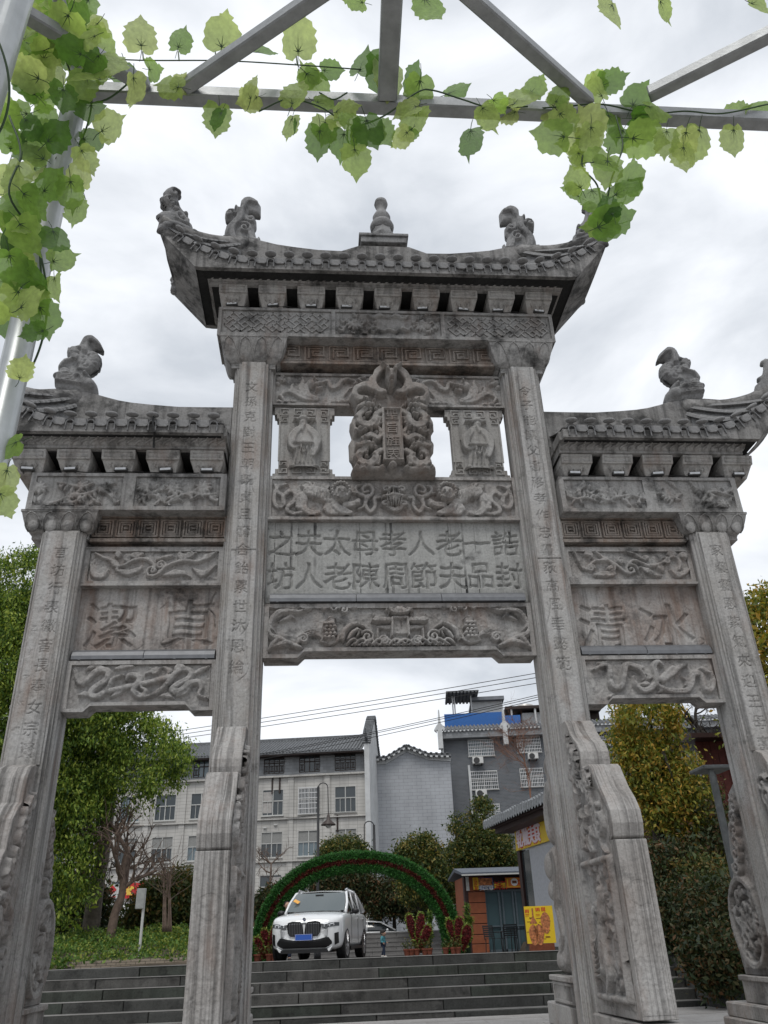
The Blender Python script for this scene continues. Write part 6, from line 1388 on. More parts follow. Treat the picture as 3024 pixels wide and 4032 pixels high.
for i, (u, v, w, h) in enumerate(wl_): window(db, u, v, w, h, 'grille', rw)
u0, v0 = uv(590, 488); vt = uv(600, 425)[1]
b = MB(); b.box(-.1, WID, -.75, .05, ev-.02, ev+.55); b.build('eave_fascia', M_BRICKG, db)
tiled_slope(db, 0, WID, -.85, ev+.62, 1.1, vt+.3, .34)
c = MB()
for q in range(int(WID/.34)): c.box(.1+.34*q, .25+.34*q, -.9, -.84, ev+.5, ev+.64)
tag(c.build('drip_tiles', PLAST, db), kind='stuff')
a = uv(605, 415, 1.3); c_ = uv(1075, 300, 1.3); zb1 = uv(1075, 385, 1.3)[1]; b = MB(); nr = 46
for q in range(nr):
    x = a[0]+(c_[0]-a[0])*q/nr; w_ = (c_[0]-a[0])/nr; b.box(x, x+w_*.55, 1.27, 1.31, a[1]-.8, c_[1]+.05); b.box(x+w_*.55, x+w_, 1.3, 1.34, a[1]-.8, c_[1]+.05)
b.build('blue_sheeting', M_BLUE, db)
# rooftop: stair house, canopy on posts, dark lean-to and water tank
s0 = uv(838, 310, 4.); s1 = uv(1072, 205, 4.); b = MB(); b.box(s0[0], s1[0], 4, 8, ev+.5, s1[1]); b.build('stair_house', PLAST, db); b = MB(); q0 = uv(820, 205, 3.6); q1 = uv(1086, 178, 3.6); b.box(q0[0], q1[0], 3.4, 8.4, s1[1], s1[1]+.32); b.build('stair_house_roof', PLASTG, db)
k0 = uv(640, 190, 3.); k1 = uv(875, 150, 3.); b = MB()
for q in range(9): b.box(k0[0]-.3+(k1[0]-k0[0]+.3)*q/9, k0[0]-.3+(k1[0]-k0[0]+.3)*(q+.6)/9, 1.8, 6, k1[1]-.12, k1[1]+.0)
b.box(k0[0]-.3, k1[0], 1.8, 6, k1[1]+.004, k1[1]+.07); b.build('canopy', TILE_R, db)
for x in (668, 684, 820): q = uv(x, 230, 3.); b = MB(); b.box(q[0]-.06, q[0]+.06, 2.9, 3.02, ev+1, k1[1]-.13); b.build('canopy_post', PLAST, db)
d0 = uv(1095, 270, 2.); d1 = uv(1400, 285, 2.); b = MB(); b.box(d0[0], d0[0]+9, 1.6, 7, d0[1]-.15, d0[1]+.1); b.build('lean_to_roof', FR_D, db); b = MB(); b.box(d0[0]+1.4, d0[0]+9, 4.5, 5, ev+.5, d0[1]-.16); b.build('lean_to_wall', FR_D, db)
for x in (1150, 1345): q = uv(x, 320, 1.8); b = MB(); b.box(q[0]-.08, q[0]+.08, 1.72, 1.88, ev+1.2, d0[1]-.155); b.build('lean_to_post', PLAST, db)
q = uv(1160, 370, 1.7); b = MB(); b.box(q[0]-.7, q[0]+.7, 1.65, 1.75, q[1]-.3, q[1]+.5); b.build('blue_sheeting', M_BLUE, db); q = uv(1310, 350, 2.5); b = MB(); b.box(q[0]-.8, q[0]+1.2, 2.4, 3.4, ev+1.2, q[1]+.5); b.build('roof_box', PLAST, db)
TK = plain('steel_tank', (.5,.48,.45), .4, .4); q = uv(1275, 240, 4.); r_ = (uv(1350, 240, 4.)[0]-uv(1197, 240, 4.)[0])/2; b = MB(); zt_ = uv(1275, 205, 4.)[1]; zb_ = d0[1]+.1
b.lathe([(r_*.96, zb_), (r_, zb_+.1), (r_, zt_-.25), (r_*.9, zt_-.1), (r_*.4, zt_)], (q[0], 5.5, 0), 20); b.build('water_tank', TK, db, auto=True)
# white corner finials
for x, y0, y1 in ((1100, 280, 578), (572, 300, 612)):
    a = uv(x, y1); c_ = uv(x, y0); u = a[0]; b = MB(); b.prism([(u-.2, a[1]), (u+.2, a[1]), (u+.2, a[1]+1.6), (u+.27, a[1]+1.6), (u+.27, c_[1]-1.9), (u+.48, c_[1]-1.7), (u+.3, c_[1]-1.4), (u+.12, c_[1]-1.2), (u+.05, c_[1]), (u-.05, c_[1]), (u-.12, c_[1]-1.2), (u-.3, c_[1]-1.4), (u-.48, c_[1]-1.7), (u-.27, c_[1]-1.9), (u-.27, a[1]+1.6), (u-.2, a[1]+1.6)], 'y', -.95, -.3); b.build('corner_finial', PLAST, db)
b = MB(); b.box(-.25, .0, -.35, .3, 0, ev); b.build('corner_strip', PLAST, db)
a = uv(800, 735); b = MB(); c_ = uv(830, 1150); b.box(a[0]-.09, a[0]+.09, -.2, -.02, c_[1], a[1]); b.build('downpipe', PLAST, db)
AC_W = plain('ac_casing', (.6,.6,.58), .5, var=.05)
for i, (xa, ya, xb, yb, lab) in enumerate(((832, 668, 915, 730, 'white air conditioner below the upper left grille of the dark brick building'), (857, 936, 945, 1000, 'white air conditioner below the middle grille, half hidden by the pointed tree top'), (1285, 635, 1362, 692, 'white air conditioner below the upper right grille, beside the archway pillar'))):
    a = uv(xa, yb, -.4); c_ = uv(xb, ya, -.4); w_, h_ = c_[0]-a[0], c_[1]-a[1]; P3 = p3_.p + p3_.t*(a[0]+w_/2) - p3_.n*.4; t = thing('air_conditioner', lab, 'air conditioner', (P3[0], P3[1], a[1]), rz3, 'air conditioners on the dark brick wall')
    b = MB(); b.box(-w_/2, w_/2, -.3, .3, .06, h_); b.build('casing', AC_W, t, bevel=.03); b = MB(); M = Matrix.Rotation(PI/2, 3, 'X')
    for r_ in (.34,.26,.18,.1): b.tube([(-w_*.12+h_*r_*1.25*math.cos(q), -.315, h_*.53+h_*r_*1.25*math.sin(q)) for q in np.linspace(0, 2*PI, 18)], .012, 4)
    b.lathe([(h_*.42,-.001),(h_*.42,.01)], (-w_*.12, -.3, h_*.53), 20, M); b.build('fan_grille', LAMP_DK, t); b = MB(); b.box(-w_*.4, -w_*.3, -.3, .4, 0, .06); b.box(w_*.3, w_*.4, -.3, .4, 0, .06); b.build('bracket', FR_D, t)
# power lines
def line(label, p, q, k):
    a, c = np.array(atY(*p, 33.)), np.array(atY(*q, 27.)); d = c-a; P = []
    for t in np.linspace(-1.0, 2.0, 40): v = a+d*t; v[2] -= .25*(1-((t-.5)/1.5)**2) - .222; P.append(v)
    b = MB(); b.tube(P, .017, 4); tag(b.build('power_line', CABLE), label, 'cable', 'power lines behind the archway')
for i, (a, c) in enumerate(((('m', 75, 450), ('m', 1659, 200)), (('m', 75, 476), ('m', 1659, 228)), (('m', 75, 502), ('m', 1659, 262)), (('n', 30, 458), ('n', 1345, 163)), (('n', 30, 472), ('n', 1345, 180)), (('n', 30, 500), ('n', 1345, 200)))):
    line(f'{("top", "second", "third", "fourth", "fifth", "lowest")[i]} of the six power lines crossing the sky behind the archway', a, c, i)
# ------------------------------------------------------------------ cars
CAR_W = plain('white_car_paint', (.72,.73,.74), .25, var=0, spec=.5, coat=.8); CAR_S = plain('silver_car_paint', (.5,.51,.52), .28, .2, var=0, coat=.7); BLK = plain('black_trim', (.012,.012,.013), .4, var=0); TYRE = plain('tyre', (.018,.018,.018), .85, var=.1); RIM = plain('alloy_rim', (.55,.55,.56), .3, .8, var=0)
CGL = glass('car_glass', (.02,.024,.026), .04); CGW = glass('windscreen_glass', (.09,.11,.115), .06); HLG = glass('headlight_glass', (.06,.065,.07), .1); CHR = plain('chrome', (.6,.6,.62), .15, .9, var=0); DRL = plain('lamp_white', (.8,.82,.85), .2, var=0)
PLATE = plain('plate_blue', (.03,.10,.42), .4, var=0); WHT = plain('white_print', (.75,.75,.75), .5, var=0)
def car_shell(st, cols, name, mat, parent, lvl=2):
    """loft through cross-sections: st = list of (y, [(x, z) from centre bottom round the flank to centre top])"""
    b = MB(); n = len(st[0][1]); rows = []
    for y, sec in st: rows.append([(x, y, z) for x, z in sec]+[(-x, y, z) for x, z in sec[::-1][1:]])
    b.sheet(rows); m = len(rows[0]); b.f.append(tuple(range(m))); b.mi.append(0); k = (len(rows)-1)*m; b.f.append(tuple(range(k, k+m))[::-1]); b.mi.append(0)
    b.v = [tuple(v) for v in b.v]; o = b.build(name, mat, parent, smooth=True); s = o.modifiers.new('sub', 'SUBSURF'); s.levels = lvl; s.render_levels = lvl; return o
def wheel(parent, x, y, r, side, mat=RIM, spokes=10):
    t = MB(); M = Matrix.Rotation(PI/2, 3, 'Y'); t.lathe([(r*.68,-.11),(r*.95,-.12),(r,-.08),(r,.08),(r*.95,.12),(r*.68,.11)], (x, y, r), 28, M); o = t.build('wheel', TYRE, parent, smooth=True)
    m = MB(); xo = x+side*.1
    m.lathe([(r*.7,-.012),(r*.72,.012),(r*.64,.014),(r*.62,-.012)], (xo, y, r), 28, M); m.lathe([(.001,-.02),(r*.16,-.02),(r*.16,.02),(.001,.024)], (xo, y, r), 14, M)
    for k in range(spokes):
        a = 2*PI*k/spokes + (.12 if k % 2 else -.12); a2 = 2*PI*k/spokes
        m.tube([(xo+side*.015, y+r*.12*math.cos(a2), r+r*.12*math.sin(a2)), (xo-.0, y+r*.66*math.cos(a), r+r*.66*math.sin(a))], (.026,.02), 4)
    m.build('rim', mat, o); d = MB(); d.lathe([(.001,-.01),(r*.63,-.01),(r*.63,.0),(.001,.0)], (x+side*.05, y, r), 20, M); d.build('brake_disc', BLK, o); return o
def suv(loc, rz):
    t = thing('car', 'white SUV with black grille and blue number plate parked at the top of the steps', 'car', loc, rz)
    W = .945
    def sec(w, zb, zs, zt, top=.9, r=.0): return [(0, zb), (w*.82, zb), (w*.97, zb+.1), (w, zb+.32), (w*.995, zs-.1), (w*.965, zs), (w*top, zt-.03), (w*top*.6, zt), (0, zt+.012)]
    st = [(-2.37, sec(.60,.44,.80,.86,.86)), (-2.33, sec(.72,.32,.86,.95,.9)), (-2.24, sec(.83,.26,.91,1.01,.9)), (-2.08, sec(.905,.24,.96,1.05,.88)), (-1.85, sec(.94,.24,1.0,1.085,.88)), (-1.5, sec(.945,.24,1.03,1.12,.87)), (-1.05, sec(.945,.25,1.05,1.15,.87)), (-.8, sec(.945,.25,1.06,1.14,.88)), (.4, sec(.945,.25,1.08,1.14,.9)), (1.5, sec(.945,.25,1.10,1.16,.9)), (2.05, sec(.93,.28,1.1,1.16,.88)), (2.28, sec(.88,.34,1.05,1.1,.86)), (2.35, sec(.8,.45,.95,1.0,.86))]
    body = car_shell(st, None, 'body', CAR_W, t)
    from mathutils.bvhtree import BVHTree
    loc0 = t.location.copy(); dg = bpy.context.evaluated_depsgraph_get(); bv = BVHTree.FromObject(body, dg)
    def onb(x, z, off=.012):
        h = bv.ray_cast(Vector((x, -5, z)), Vector((0, 1, 0)))[0]; return (x, (h.y if h is not None else -2.0)-off, z)
    def strip(name, xs, lo, hi, mat, par, off=.012, nv=4, s=1):
        b = MB(); R = [[onb(s*x, l+(u-l)*k/nv, off) for x, l, u in zip(xs, lo, hi)] for k in range(nv+1)]; Q = [[(p[0], p[1]+.05, p[2]) for p in r] for r in R]
        b.sheet(R); b.sheet([R[0], Q[0]]); b.sheet([R[-1], Q[-1]]); b.sheet([[r[0] for r in R], [r[0] for r in Q]]); b.sheet([[r[-1] for r in R], [r[-1] for r in Q]]); return b.build(name, mat, par)
    # cabin
    def cs(w, z0, wt, z1): return [(0, z0), (w, z0), (w*.99, z0+.1), (wt+.02, z1-.1), (wt-.05, z1-.02), (wt*.6, z1), (0, z1+.005)]
    cab = [(-1.0, cs(.80,1.05,.76,1.16)), (-.9, cs(.83,1.05,.78,1.23)), (-.25, cs(.84,1.05,.69,1.63)), (-.1, cs(.84,1.05,.67,1.67)), (.7, cs(.84,1.05,.67,1.69)), (1.5, cs(.84,1.06,.67,1.65)), (1.9, cs(.82,1.08,.66,1.55)), (2.22, cs(.80,1.1,.72,1.25)), (2.28, cs(.78,1.1,.74,1.14))]
    car_shell(cab, None, 'cabin_glass', CGL, t, 1)
    b = MB()                                   # roof skin, pillars
    rw_ = [(-.22,.66,1.655),(.0,.665,1.692),(.7,.672,1.71),(1.4,.67,1.68),(1.86,.655,1.59)]
    b.sheet([[(-w, y, z-.045), (-w*.8, y, z+.0), (0, y, z+.018), (w*.8, y, z), (w, y, z-.045)] for y, w, z in rw_]); b.build('roof', CAR_W, t, smooth=True)
    b = MB()
    for s in (-1, 1):
        b.tube([(s*.82,-.98,1.12), (s*.80,-.62,1.36), (s*.71,-.2,1.63), (s*.69,.1,1.68)], (.045,.042,.04,.04), 6); b.tube([(s*.85,.32,1.1),(s*.72,.28,1.66)], .035, 4); b.tube([(s*.85,1.25,1.12),(s*.72,1.15,1.66)], .035, 4); b.tube([(s*.69,.1,1.68),(s*.7,1.2,1.67),(s*.69,1.8,1.56),(s*.80,2.15,1.2)], (.04,.04,.05,.08), 6)
    b.build('window_pillar', CAR_W, t, smooth=True)
    b = MB(); 
    for s in (-1, 1): b.tube([(s*.66,-.1,1.7),(s*.68,.1,1.745),(s*.68,1.3,1.73),(s*.66,1.55,1.68)], .02, 6)
    b.build('roof_rail', CHR, t)
    # windscreen
    b = MB(); b.sheet([[(x*w, y-.02-.05*(1-x*x), z) for x in np.linspace(-1, 1, 9)] for w, y, z in ((.79,-.96,1.17),(.75,-.62,1.40),(.68,-.25,1.635))]); ws = b.build('windscreen', CGW, t, smooth=True)
    ST = plain('sticker_orange', (.75,.38,.08), .6, var=0); b = MB(); b.obox((-.58,-.72,1.43), (.16,.01,.12), Matrix.Rotation(.5, 3, 'Z') @ Matrix.Rotation(-.9, 3, 'X') @ Matrix.Rotation(.78, 3, 'Y')); b.build('sticker', ST, t)
    b = MB(); b.obox((0,-.42,1.56), (.22,.05,.07)); b.build('rear_view_mirror', BLK, t)
    # front end: kidneys with slats, lights, intakes, plate, badge
    kf = lambda x: -2.385 + .10*(abs(x)/.7)**2
    for s in (-1, 1):
        out = [(.02,.62),(.05,.845),(.10,.885),(.30,.90),(.405,.875),(.43,.80),(.40,.65),(.35,.585),(.12,.575)]
        b = MB(); b.prism([(s*x, z) for x, z in out], 'y', -2.392, -2.28); k = b.build('kidney_grille', BLK, t, bevel=.01)
        c = MB(); P = [(s*x, -2.397, z) for x, z in out+out[:1]]; c.tube(P, .012, 5, cap=False); c.build('grille_surround', BLK, k)
        c = MB()
        for q in range(8): x = s*(.07+.043*q); c.box(x-.006, x+.006, -2.405, -2.39, .60, .865-.02*(q > 6)); 
        c.build('grille_slats', plain('slat_grey', (.09,.09,.095), .35, .3, var=0), k)
        c = MB()
        for q in range(8): x = s*(.07+.043*q); c.box(x-.004, x+.004, -2.408, -2.404, .845, .862)
        c.build('slat_tips', CHR, k)
        xs = np.linspace(.46,.86,9); hl = strip('headlight', xs, .735+.05*((xs-.46)/.4)**.7, .80+.085*((xs-.46)/.4)**.5-.02*((xs-.46)/.4)**3, HLG, t, .014, 4, s)
        c = MB()
        for xx in (.565,.70): c.tube([onb(s*(xx-.045), .775, .024), onb(s*(xx-.05), .825, .024), onb(s*(xx+.05), .845, .024), onb(s*(xx+.05), .795, .024)], .011, 5)
        c.build('daytime_light', DRL, hl)
        xs = np.linspace(.76,.85,4); strip('side_intake', xs, .36+.5*(xs-.76), .62+.3*(xs-.76), BLK, t, .012, 6, s)
    xs = np.array([-.70,-.62,-.54,-.42,-.28,-.1,.1,.28,.42,.54,.62,.70]); strip('lower_intake', xs, .41-.10*np.clip((.72-np.abs(xs))/.14, 0, 1), .42+.12*np.clip((.72-np.abs(xs))/.1, 0, 1)-.05*np.clip((.54-np.abs(xs))/.2, 0, 1), BLK, t, .014, 4)
    b = MB(); b.prism([(-.72,.34),(-.62,.30),(-.56,.26),(.56,.26),(.62,.30),(.72,.34),(.64,.225),(-.64,.225)], 'y', -2.33, -2.15); b.build('front_lip', CAR_W, t, bevel=.01)
    b = MB(); b.box(-.60,.60,-2.34,1.9,.20,.27); b.build('underbody', BLK, t)
    b = MB(); b.box(-.22,.22,-2.425,-2.40,.48,.62); p = b.build('number_plate', PLATE, t); c = MB()
    for a in ((-.212,.212,.484,.488),(-.212,.212,.612,.616),(-.212,-.208,.488,.612),(.208,.212,.488,.612)): c.box(a[0], a[1], -2.428, -2.4255, a[2], a[3])
    c.build('plate_border', WHT, p)
    c = MB(); c.lathe([(.001,0),(.04,0),(.04,.012),(.001,.016)], (0,-2.365,.955), 18, Matrix.Rotation(PI/2+.5, 3, 'X')); bd = c.build('badge', BLK, t); c = MB()
    for q in range(4): c.prism([(0,0)]+[(.027*math.cos(a), .027*math.sin(a)) for a in np.linspace(q*PI/2, q*PI/2+PI/2, 6)], 'z', .0165, .019); c.m = 1-c.m
    me = c.mesh('badge_quarters', [WHT, PLATE]); me.transform(Matrix.Translation((0,-2.365,.955)) @ Matrix.Rotation(PI/2+.5, 4, 'X')); link('badge_quarters', me, bd)
    for s in (-1, 1):
        b = MB(); b.ell((s*1.03,-.62,1.15), (.105,.06,.075), 12, 7); b.tube([(s*.88,-.6,1.09),(s*1.0,-.6,1.12)], .025, 5); b.build('wing_mirror', BLK, t, smooth=True)
        for yc in (-1.43, 1.43):
            b = MB(); b.lathe([(.001,-.05),(.425,-.05),(.425,.012),(.001,.012)], (s*.925, yc, .40), 28, Matrix.Rotation(PI/2*s, 3, 'Y')); b.build('wheel_arch', BLK, t); wheel(t, s*.825, yc, .37, s)
        for y in (.2, 1.12): b = MB(); b.box(s*.955-.01, s*.955+.01, y, y+.2, .98, 1.005); b.build('door_handle', CAR_W, t)
        b = MB(); b.box(s*.925-.03, s*.925+.03, -.95, .95, .25, .32); b.build('sill', BLK, t)
        c = MB()
        for y in (-.75,.32,1.3): c.box(s*.946-.003, s*.946+.003, y-.005, y+.005, .36, 1.06)
        c.build('door_gap', BLK, t)
    return t
pc = at_ground('j', 700, 1125, 25.2); suv((pc[0]+.1, pc[1], pz(pc[1])), math.atan2(-(pc[0]-CAM[0]), pc[1]-CAM[1]) - math.radians(11.5))
def sedan(name, label, loc, rz, paint, H=1.46):
    t = thing(name, label, 'car', loc, rz)
    def sec(w, zb, zs, zt): return [(0, zb), (w*.85, zb), (w*.98, zb+.12), (w, zb+.3), (w*.99, zs-.08), (w*.95, zs), (w*.85, zt), (0, zt+.015)]
    st = [(-2.38, sec(.7,.36,.66,.70)), (-2.28, sec(.84,.24,.74,.80)), (-1.9, sec(.9,.2,.82,.89)), (-1.1, sec(.91,.2,.9,.97)), (-.6, sec(.91,.2,.93,.98)), (1., sec(.91,.2,.96,1.0)), (1.9, sec(.9,.22,.97,1.03)), (2.3, sec(.84,.3,.94,.99)), (2.36, sec(.75,.42,.86,.9))]
    car_shell(st, None, 'body', paint, t, 1)
    def cs(w, z0, wt, z1): return [(0, z0), (w, z0), (w*.98, z0+.08), (wt+.02, z1-.08), (wt-.05, z1-.02), (0, z1)]
    car_shell([(-1.05, cs(.76,.94,.72,1.0)), (-.25, cs(.79,.94,.6,H-.06)), (.6, cs(.8,.95,.6,H-.01)), (1.3, cs(.79,.96,.6,H-.1)), (2.0, cs(.74,.98,.66,1.06))], None, 'cabin_glass', CGL, t, 1)
    b = MB(); b.sheet([[(-w, y, z-.05), (-w*.8, y, z), (0, y, z+.015), (w*.8, y, z), (w, y, z-.05)] for y, w, z in ((-.3,.58,H-.06),(.1,.6,H+.005),(.6,.605,H+.015),(1.2,.6,H-.045),(1.55,.58,H-.16))]); b.build('roof', paint, t, smooth=True)
    b = MB()
    for s in (-1, 1): b.tube([(s*.77,-1.0,1.0),(s*.62,-.28,H-.09),(s*.615,.6,H-.03),(s*.62,1.3,H-.11),(s*.74,2.0,1.02)], (.035,.035,.035,.04,.06), 5); b.tube([(s*.8,.4,.97),(s*.64,.38,H-.06)], .03, 4)
    b.build('window_pillar', paint, t, smooth=True)
    for s in (-1, 1):
        b = MB(); h = [(.45,.62),(.5,.70),(.72,.77),(.84,.77),(.82,.68),(.66,.61)]; vs = [(s*x, -2.37+.36*((x-.4)/.5)**1.7, z) for x, z in h]; vs2 = [(p[0]*.95, p[1]+.12, p[2]) for p in vs]; n = len(vs); b.add(vs+vs2, [tuple(range(n)), tuple(range(n, 2*n))]+[(i, (i+1) % n, n+(i+1) % n, n+i) for i in range(n)]); b.build('headlight', HLG, t)
        b = MB(); b.ell((s*.99,-.6,1.02), (.1,.06,.07), 10, 6); b.build('wing_mirror', paint, t, smooth=True)
        for yc in (-1.38, 1.36):
            b = MB(); b.lathe([(.001,-.05),(.40,-.05),(.40,.01),(.001,.01)], (s*.895, yc, .35), 24, Matrix.Rotation(PI/2*s, 3, 'Y')); b.build('wheel_arch', BLK, t); wheel(t, s*.84, yc, .33, s, spokes=5)
    b = MB(); b.box(-.4,.4,-2.4,-2.3,.5,.64); b.build('grille', BLK, t)
    return t
sedan('car', 'white sedan seen side-on on the terrace behind the toddler', (*D3('j', 1225, 800, 45)[:2], .50), math.radians(86), CAR_W)
sedan('car', 'light car with a pale windscreen half hidden behind the left of the SUV', (D3('j', 230, 800, 45)[0], D3('j', 230, 800, 45)[1], .45), math.radians(-60), CAR_S, 1.62)
sedan('car', 'white car of which only the roof shows over the hedge', (*D3('i', 960, 660, 31)[:2], D3('i', 960, 648, 31)[2]-1.47), math.radians(80), CAR_W)
sedan('car', 'white car low behind the left end of the hedge', (*D3('i', 60, 740, 27)[:2], D3('i', 100, 733, 27)[2]-1.47), math.radians(75), CAR_W)
# ------------------------------------------------------------------ people
SKIN = plain('skin', (.45,.28,.21), .6, var=.05); HAIR = plain('hair', (.012,.01,.009), .7, var=0)
def skin_body(name, verts, edges, rad, mat, parent, lvl=2, root=0):
    me = bpy.data.meshes.new(name); me.from_pydata(verts, edges, []); o = link(name, me, parent); me.materials.append(mat)
    s = o.modifiers.new('skin', 'SKIN'); 
    for i, r in enumerate(rad): me.skin_vertices[0].data[i].radius = (r, r) if not hasattr(r, '__len__') else r; me.skin_vertices[0].data[i].use_root = (i == root)
    s.use_smooth_shade = True; u = o.modifiers.new('sub', 'SUBSURF'); u.levels = lvl; u.render_levels = lvl
    return o
def person(label, loc, rz, H, pose, top_m, leg_m, child=False):
    """the body is one grown surface; clothes are grown over the same skeleton, a little thicker"""
    t = thing('person', label, 'person', loc, rz); k = H
    hd = .115 if child else .068; nz = .80 if child else .865
    p = pose
    V = dict(pel=(0,0,.50), bel=(0,.005,.60), che=(0,.0,.72), nek=(0,0,nz-.03), hb=(0,-.01,nz+.03), ht=(0,-.012,nz+.03+hd*.95))
    for s, n in ((-1,'r'),(1,'l')):
        V['sh'+n] = (s*.105,0,.79 if not child else .74); V['el'+n] = p['el'+n]; V['wr'+n] = p['wr'+n]; V['ha'+n] = tuple(np.array(p['wr'+n])*1. + (np.array(p['wr'+n])-np.array(p['el'+n]))*.32)
        V['hi'+n] = (s*.055,0,.48); V['kn'+n] = p['kn'+n]; V['an'+n] = p['an'+n]; V['to'+n] = (p['an'+n][0], p['an'+n][1]-.075, max(.016, p['an'+n][2]-.03))
    names = list(V); ix = {n: i for i, n in enumerate(names)}
    E = [('pel','bel'),('bel','che'),('che','nek'),('nek','hb'),('hb','ht')]
    for n in 'rl': E += [('che','sh'+n),('sh'+n,'el'+n),('el'+n,'wr'+n),('wr'+n,'ha'+n),('pel','hi'+n),('hi'+n,'kn'+n),('kn'+n,'an'+n),('an'+n,'to'+n)]
    R = dict(pel=.075,bel=.07,che=.082,nek=.032,hb=hd*.62,ht=hd*.6)
    for n in 'rl': R.update({'sh'+n:.042,'el'+n:.03,'wr'+n:.02,'ha'+n:.022,'hi'+n:.058,'kn'+n:.04,'an'+n:.026,'to'+n:.024})
    sc_ = lambda q: tuple(np.array(q)*k)
    skin_body('body', [sc_(V[n]) for n in names], [(ix[a], ix[b]) for a, b in E], [R[n]*k for n in names], SKIN, t)
    def sub(name, keep, grow, mat, cutp=None):
        ii = {n: i for i, n in enumerate(keep)}; vv = [sc_((cutp or {}).get(n, V[n])) for n in keep]; skin_body(name, vv, [(ii[a], ii[b]) for a, b in E if a in ii and b in ii], [(R[n]+grow)*k for n in keep], mat, t)
    sub('jacket', ['pel','bel','che','shr','elr','wrr','shl','ell','wrl'], .02, top_m, {'nek': V['nek'], 'pel': (0,0,.47)})
    sub('trousers', ['pel','hir','knr','anr','hil','knl','anl'], .012, leg_m)
    b = MB(); hz = (nz+.03+hd*.55)*k; r = hd*k
    b.ell((0, .012*k, hz+r*.28), (r*.98, r*1.05, r*.92), 14, 8); b.build('hair', HAIR, t, smooth=True)
    b = MB(); b.ell((0, -.035*k, hz-r*.1), (r*.78, r*.72, r*.95), 12, 8); b.ell((0, -.035*k-r*.72, hz-r*.15), (r*.14, r*.2, r*.2), 6, 4)
    for s in (-1, 1): b.ell((s*r*.86, .0, hz-r*.1), (r*.12, r*.2, r*.28), 6, 4)
    b.build('face', SKIN, t, smooth=True); b = MB()
    for s in (-1, 1): b.ell((s*r*.33, -.035*k-r*.66, hz+r*.02), (r*.12, r*.08, r*.08), 6, 4)
    b.ell((0, -.035*k-r*.63, hz-r*.52), (r*.25, r*.1, r*.06), 6, 4); b.build('eyes_and_mouth', plain('features', (.08,.03,.025), .6, var=0), t)
    b = MB()
    for n in 'rl': a = V['an'+n]; b.ell(tuple(np.array((a[0], a[1]-.04, max(.022, a[2]-.025)))*k), (.038*k,.085*k,.03*k), 8, 5)
    b.build('shoes', plain('pale_shoes' if child else 'dark_shoes', (.6,.6,.58) if child else (.03,.03,.03), .6, var=0), t, smooth=True)
    b = MB()
    for n in 'rl':
        h0 = np.array(V['ha'+n]); d = h0-np.array(V['wr'+n]); d /= np.linalg.norm(d)+1e-9; sd = np.cross(d, (0,1,0)); sd /= np.linalg.norm(sd)+1e-9; fw = np.cross(sd, d)
        for q in range(4): s0 = h0+fw*(q-1.5)*.011; l = (.03,.036,.034,.027)[q]; b.tube([tuple(s0*k), tuple((s0+d*l*.6)*k), tuple((s0+d*l-sd*.008)*k)], (.007*k,.006*k,.005*k), 5)
        s0 = h0-d*.01-fw*.02; b.tube([tuple(s0*k), tuple((s0-fw*.012+d*.012)*k), tuple((s0-fw*.014+d*.026)*k)], (.007*k,.0065*k,.005*k), 5)
    b.build('fingers', SKIN, t, smooth=True)
    return t
TEAL = plain('teal_print_jacket', (.06,.22,.26), .8, var=1.1, scale=14); NAVY = plain('navy_trousers', (.02,.03,.06), .8, var=.1); DJ = plain('dark_jacket', (.015,.018,.025), .8, var=.2)
pose1 = dict(elr=(-.15,.03,.61), wrr=(-.15,-.06,.53), ell=(.15,.03,.61), wrl=(.13,-.09,.55), knr=(-.05,-.06,.27), anr=(-.045,-.06,.05), knl=(.05,.01,.27), anl=(.045,.1,.065))
pt_ = at_ground('j', 1305, 1100, 33); person('toddler in a teal patterned jacket and navy trousers walking beside the car', (pt_[0], pt_[1], pz(pt_[1])), math.radians(62), .86, pose1, TEAL, NAVY, True)
pose2 = dict(elr=(-.16,.02,.62), wrr=(-.16,-.02,.50), ell=(.16,.02,.62), wrl=(.16,-.02,.50), knr=(-.06,-.01,.28), anr=(-.06,0,.045), knl=(.06,-.01,.28), anl=(.06,.0,.045))
pm = at_ground('j', 405, 640, 29.5); hh = atD('j', 405, 592, 29.5)[2]-pz(pm[1]); person('man in a dark jacket standing behind the left side of the SUV', (pm[0], pm[1], pz(pm[1])), .2, min(1.8, max(1.6, hh)), pose2, DJ, NAVY)
# ------------------------------------------------------------------ topiary arch and hearts
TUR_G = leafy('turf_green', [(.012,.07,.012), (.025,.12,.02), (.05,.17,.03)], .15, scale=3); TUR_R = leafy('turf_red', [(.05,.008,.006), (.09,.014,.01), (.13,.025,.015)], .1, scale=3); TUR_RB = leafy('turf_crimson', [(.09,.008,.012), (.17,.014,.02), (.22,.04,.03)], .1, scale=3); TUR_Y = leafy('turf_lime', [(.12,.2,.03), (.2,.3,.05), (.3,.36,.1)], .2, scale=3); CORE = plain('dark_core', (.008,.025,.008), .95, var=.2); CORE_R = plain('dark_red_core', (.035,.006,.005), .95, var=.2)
aL = np.array(D3('j', 70, 1140, 30)); aR = np.array(D3('k', 700, 1420, 30)); aT = np.array(D3('j', 950, 140, 30)); ac = (aL+aR)/2; zg = pz(ac[1]); HW = np.linalg.norm((aR-aL)[:2])/2+.02; HT = aT[2]-zg; anga = math.atan2(aR[1]-aL[1], aR[0]-aL[0])
ar = thing('leafy_arch', 'long low arch of artificial green turf with a dark red stripe', 'topiary arch', (ac[0], ac[1], zg), anga)
rng = np.random.default_rng(77); TH = .60; DPT = .55
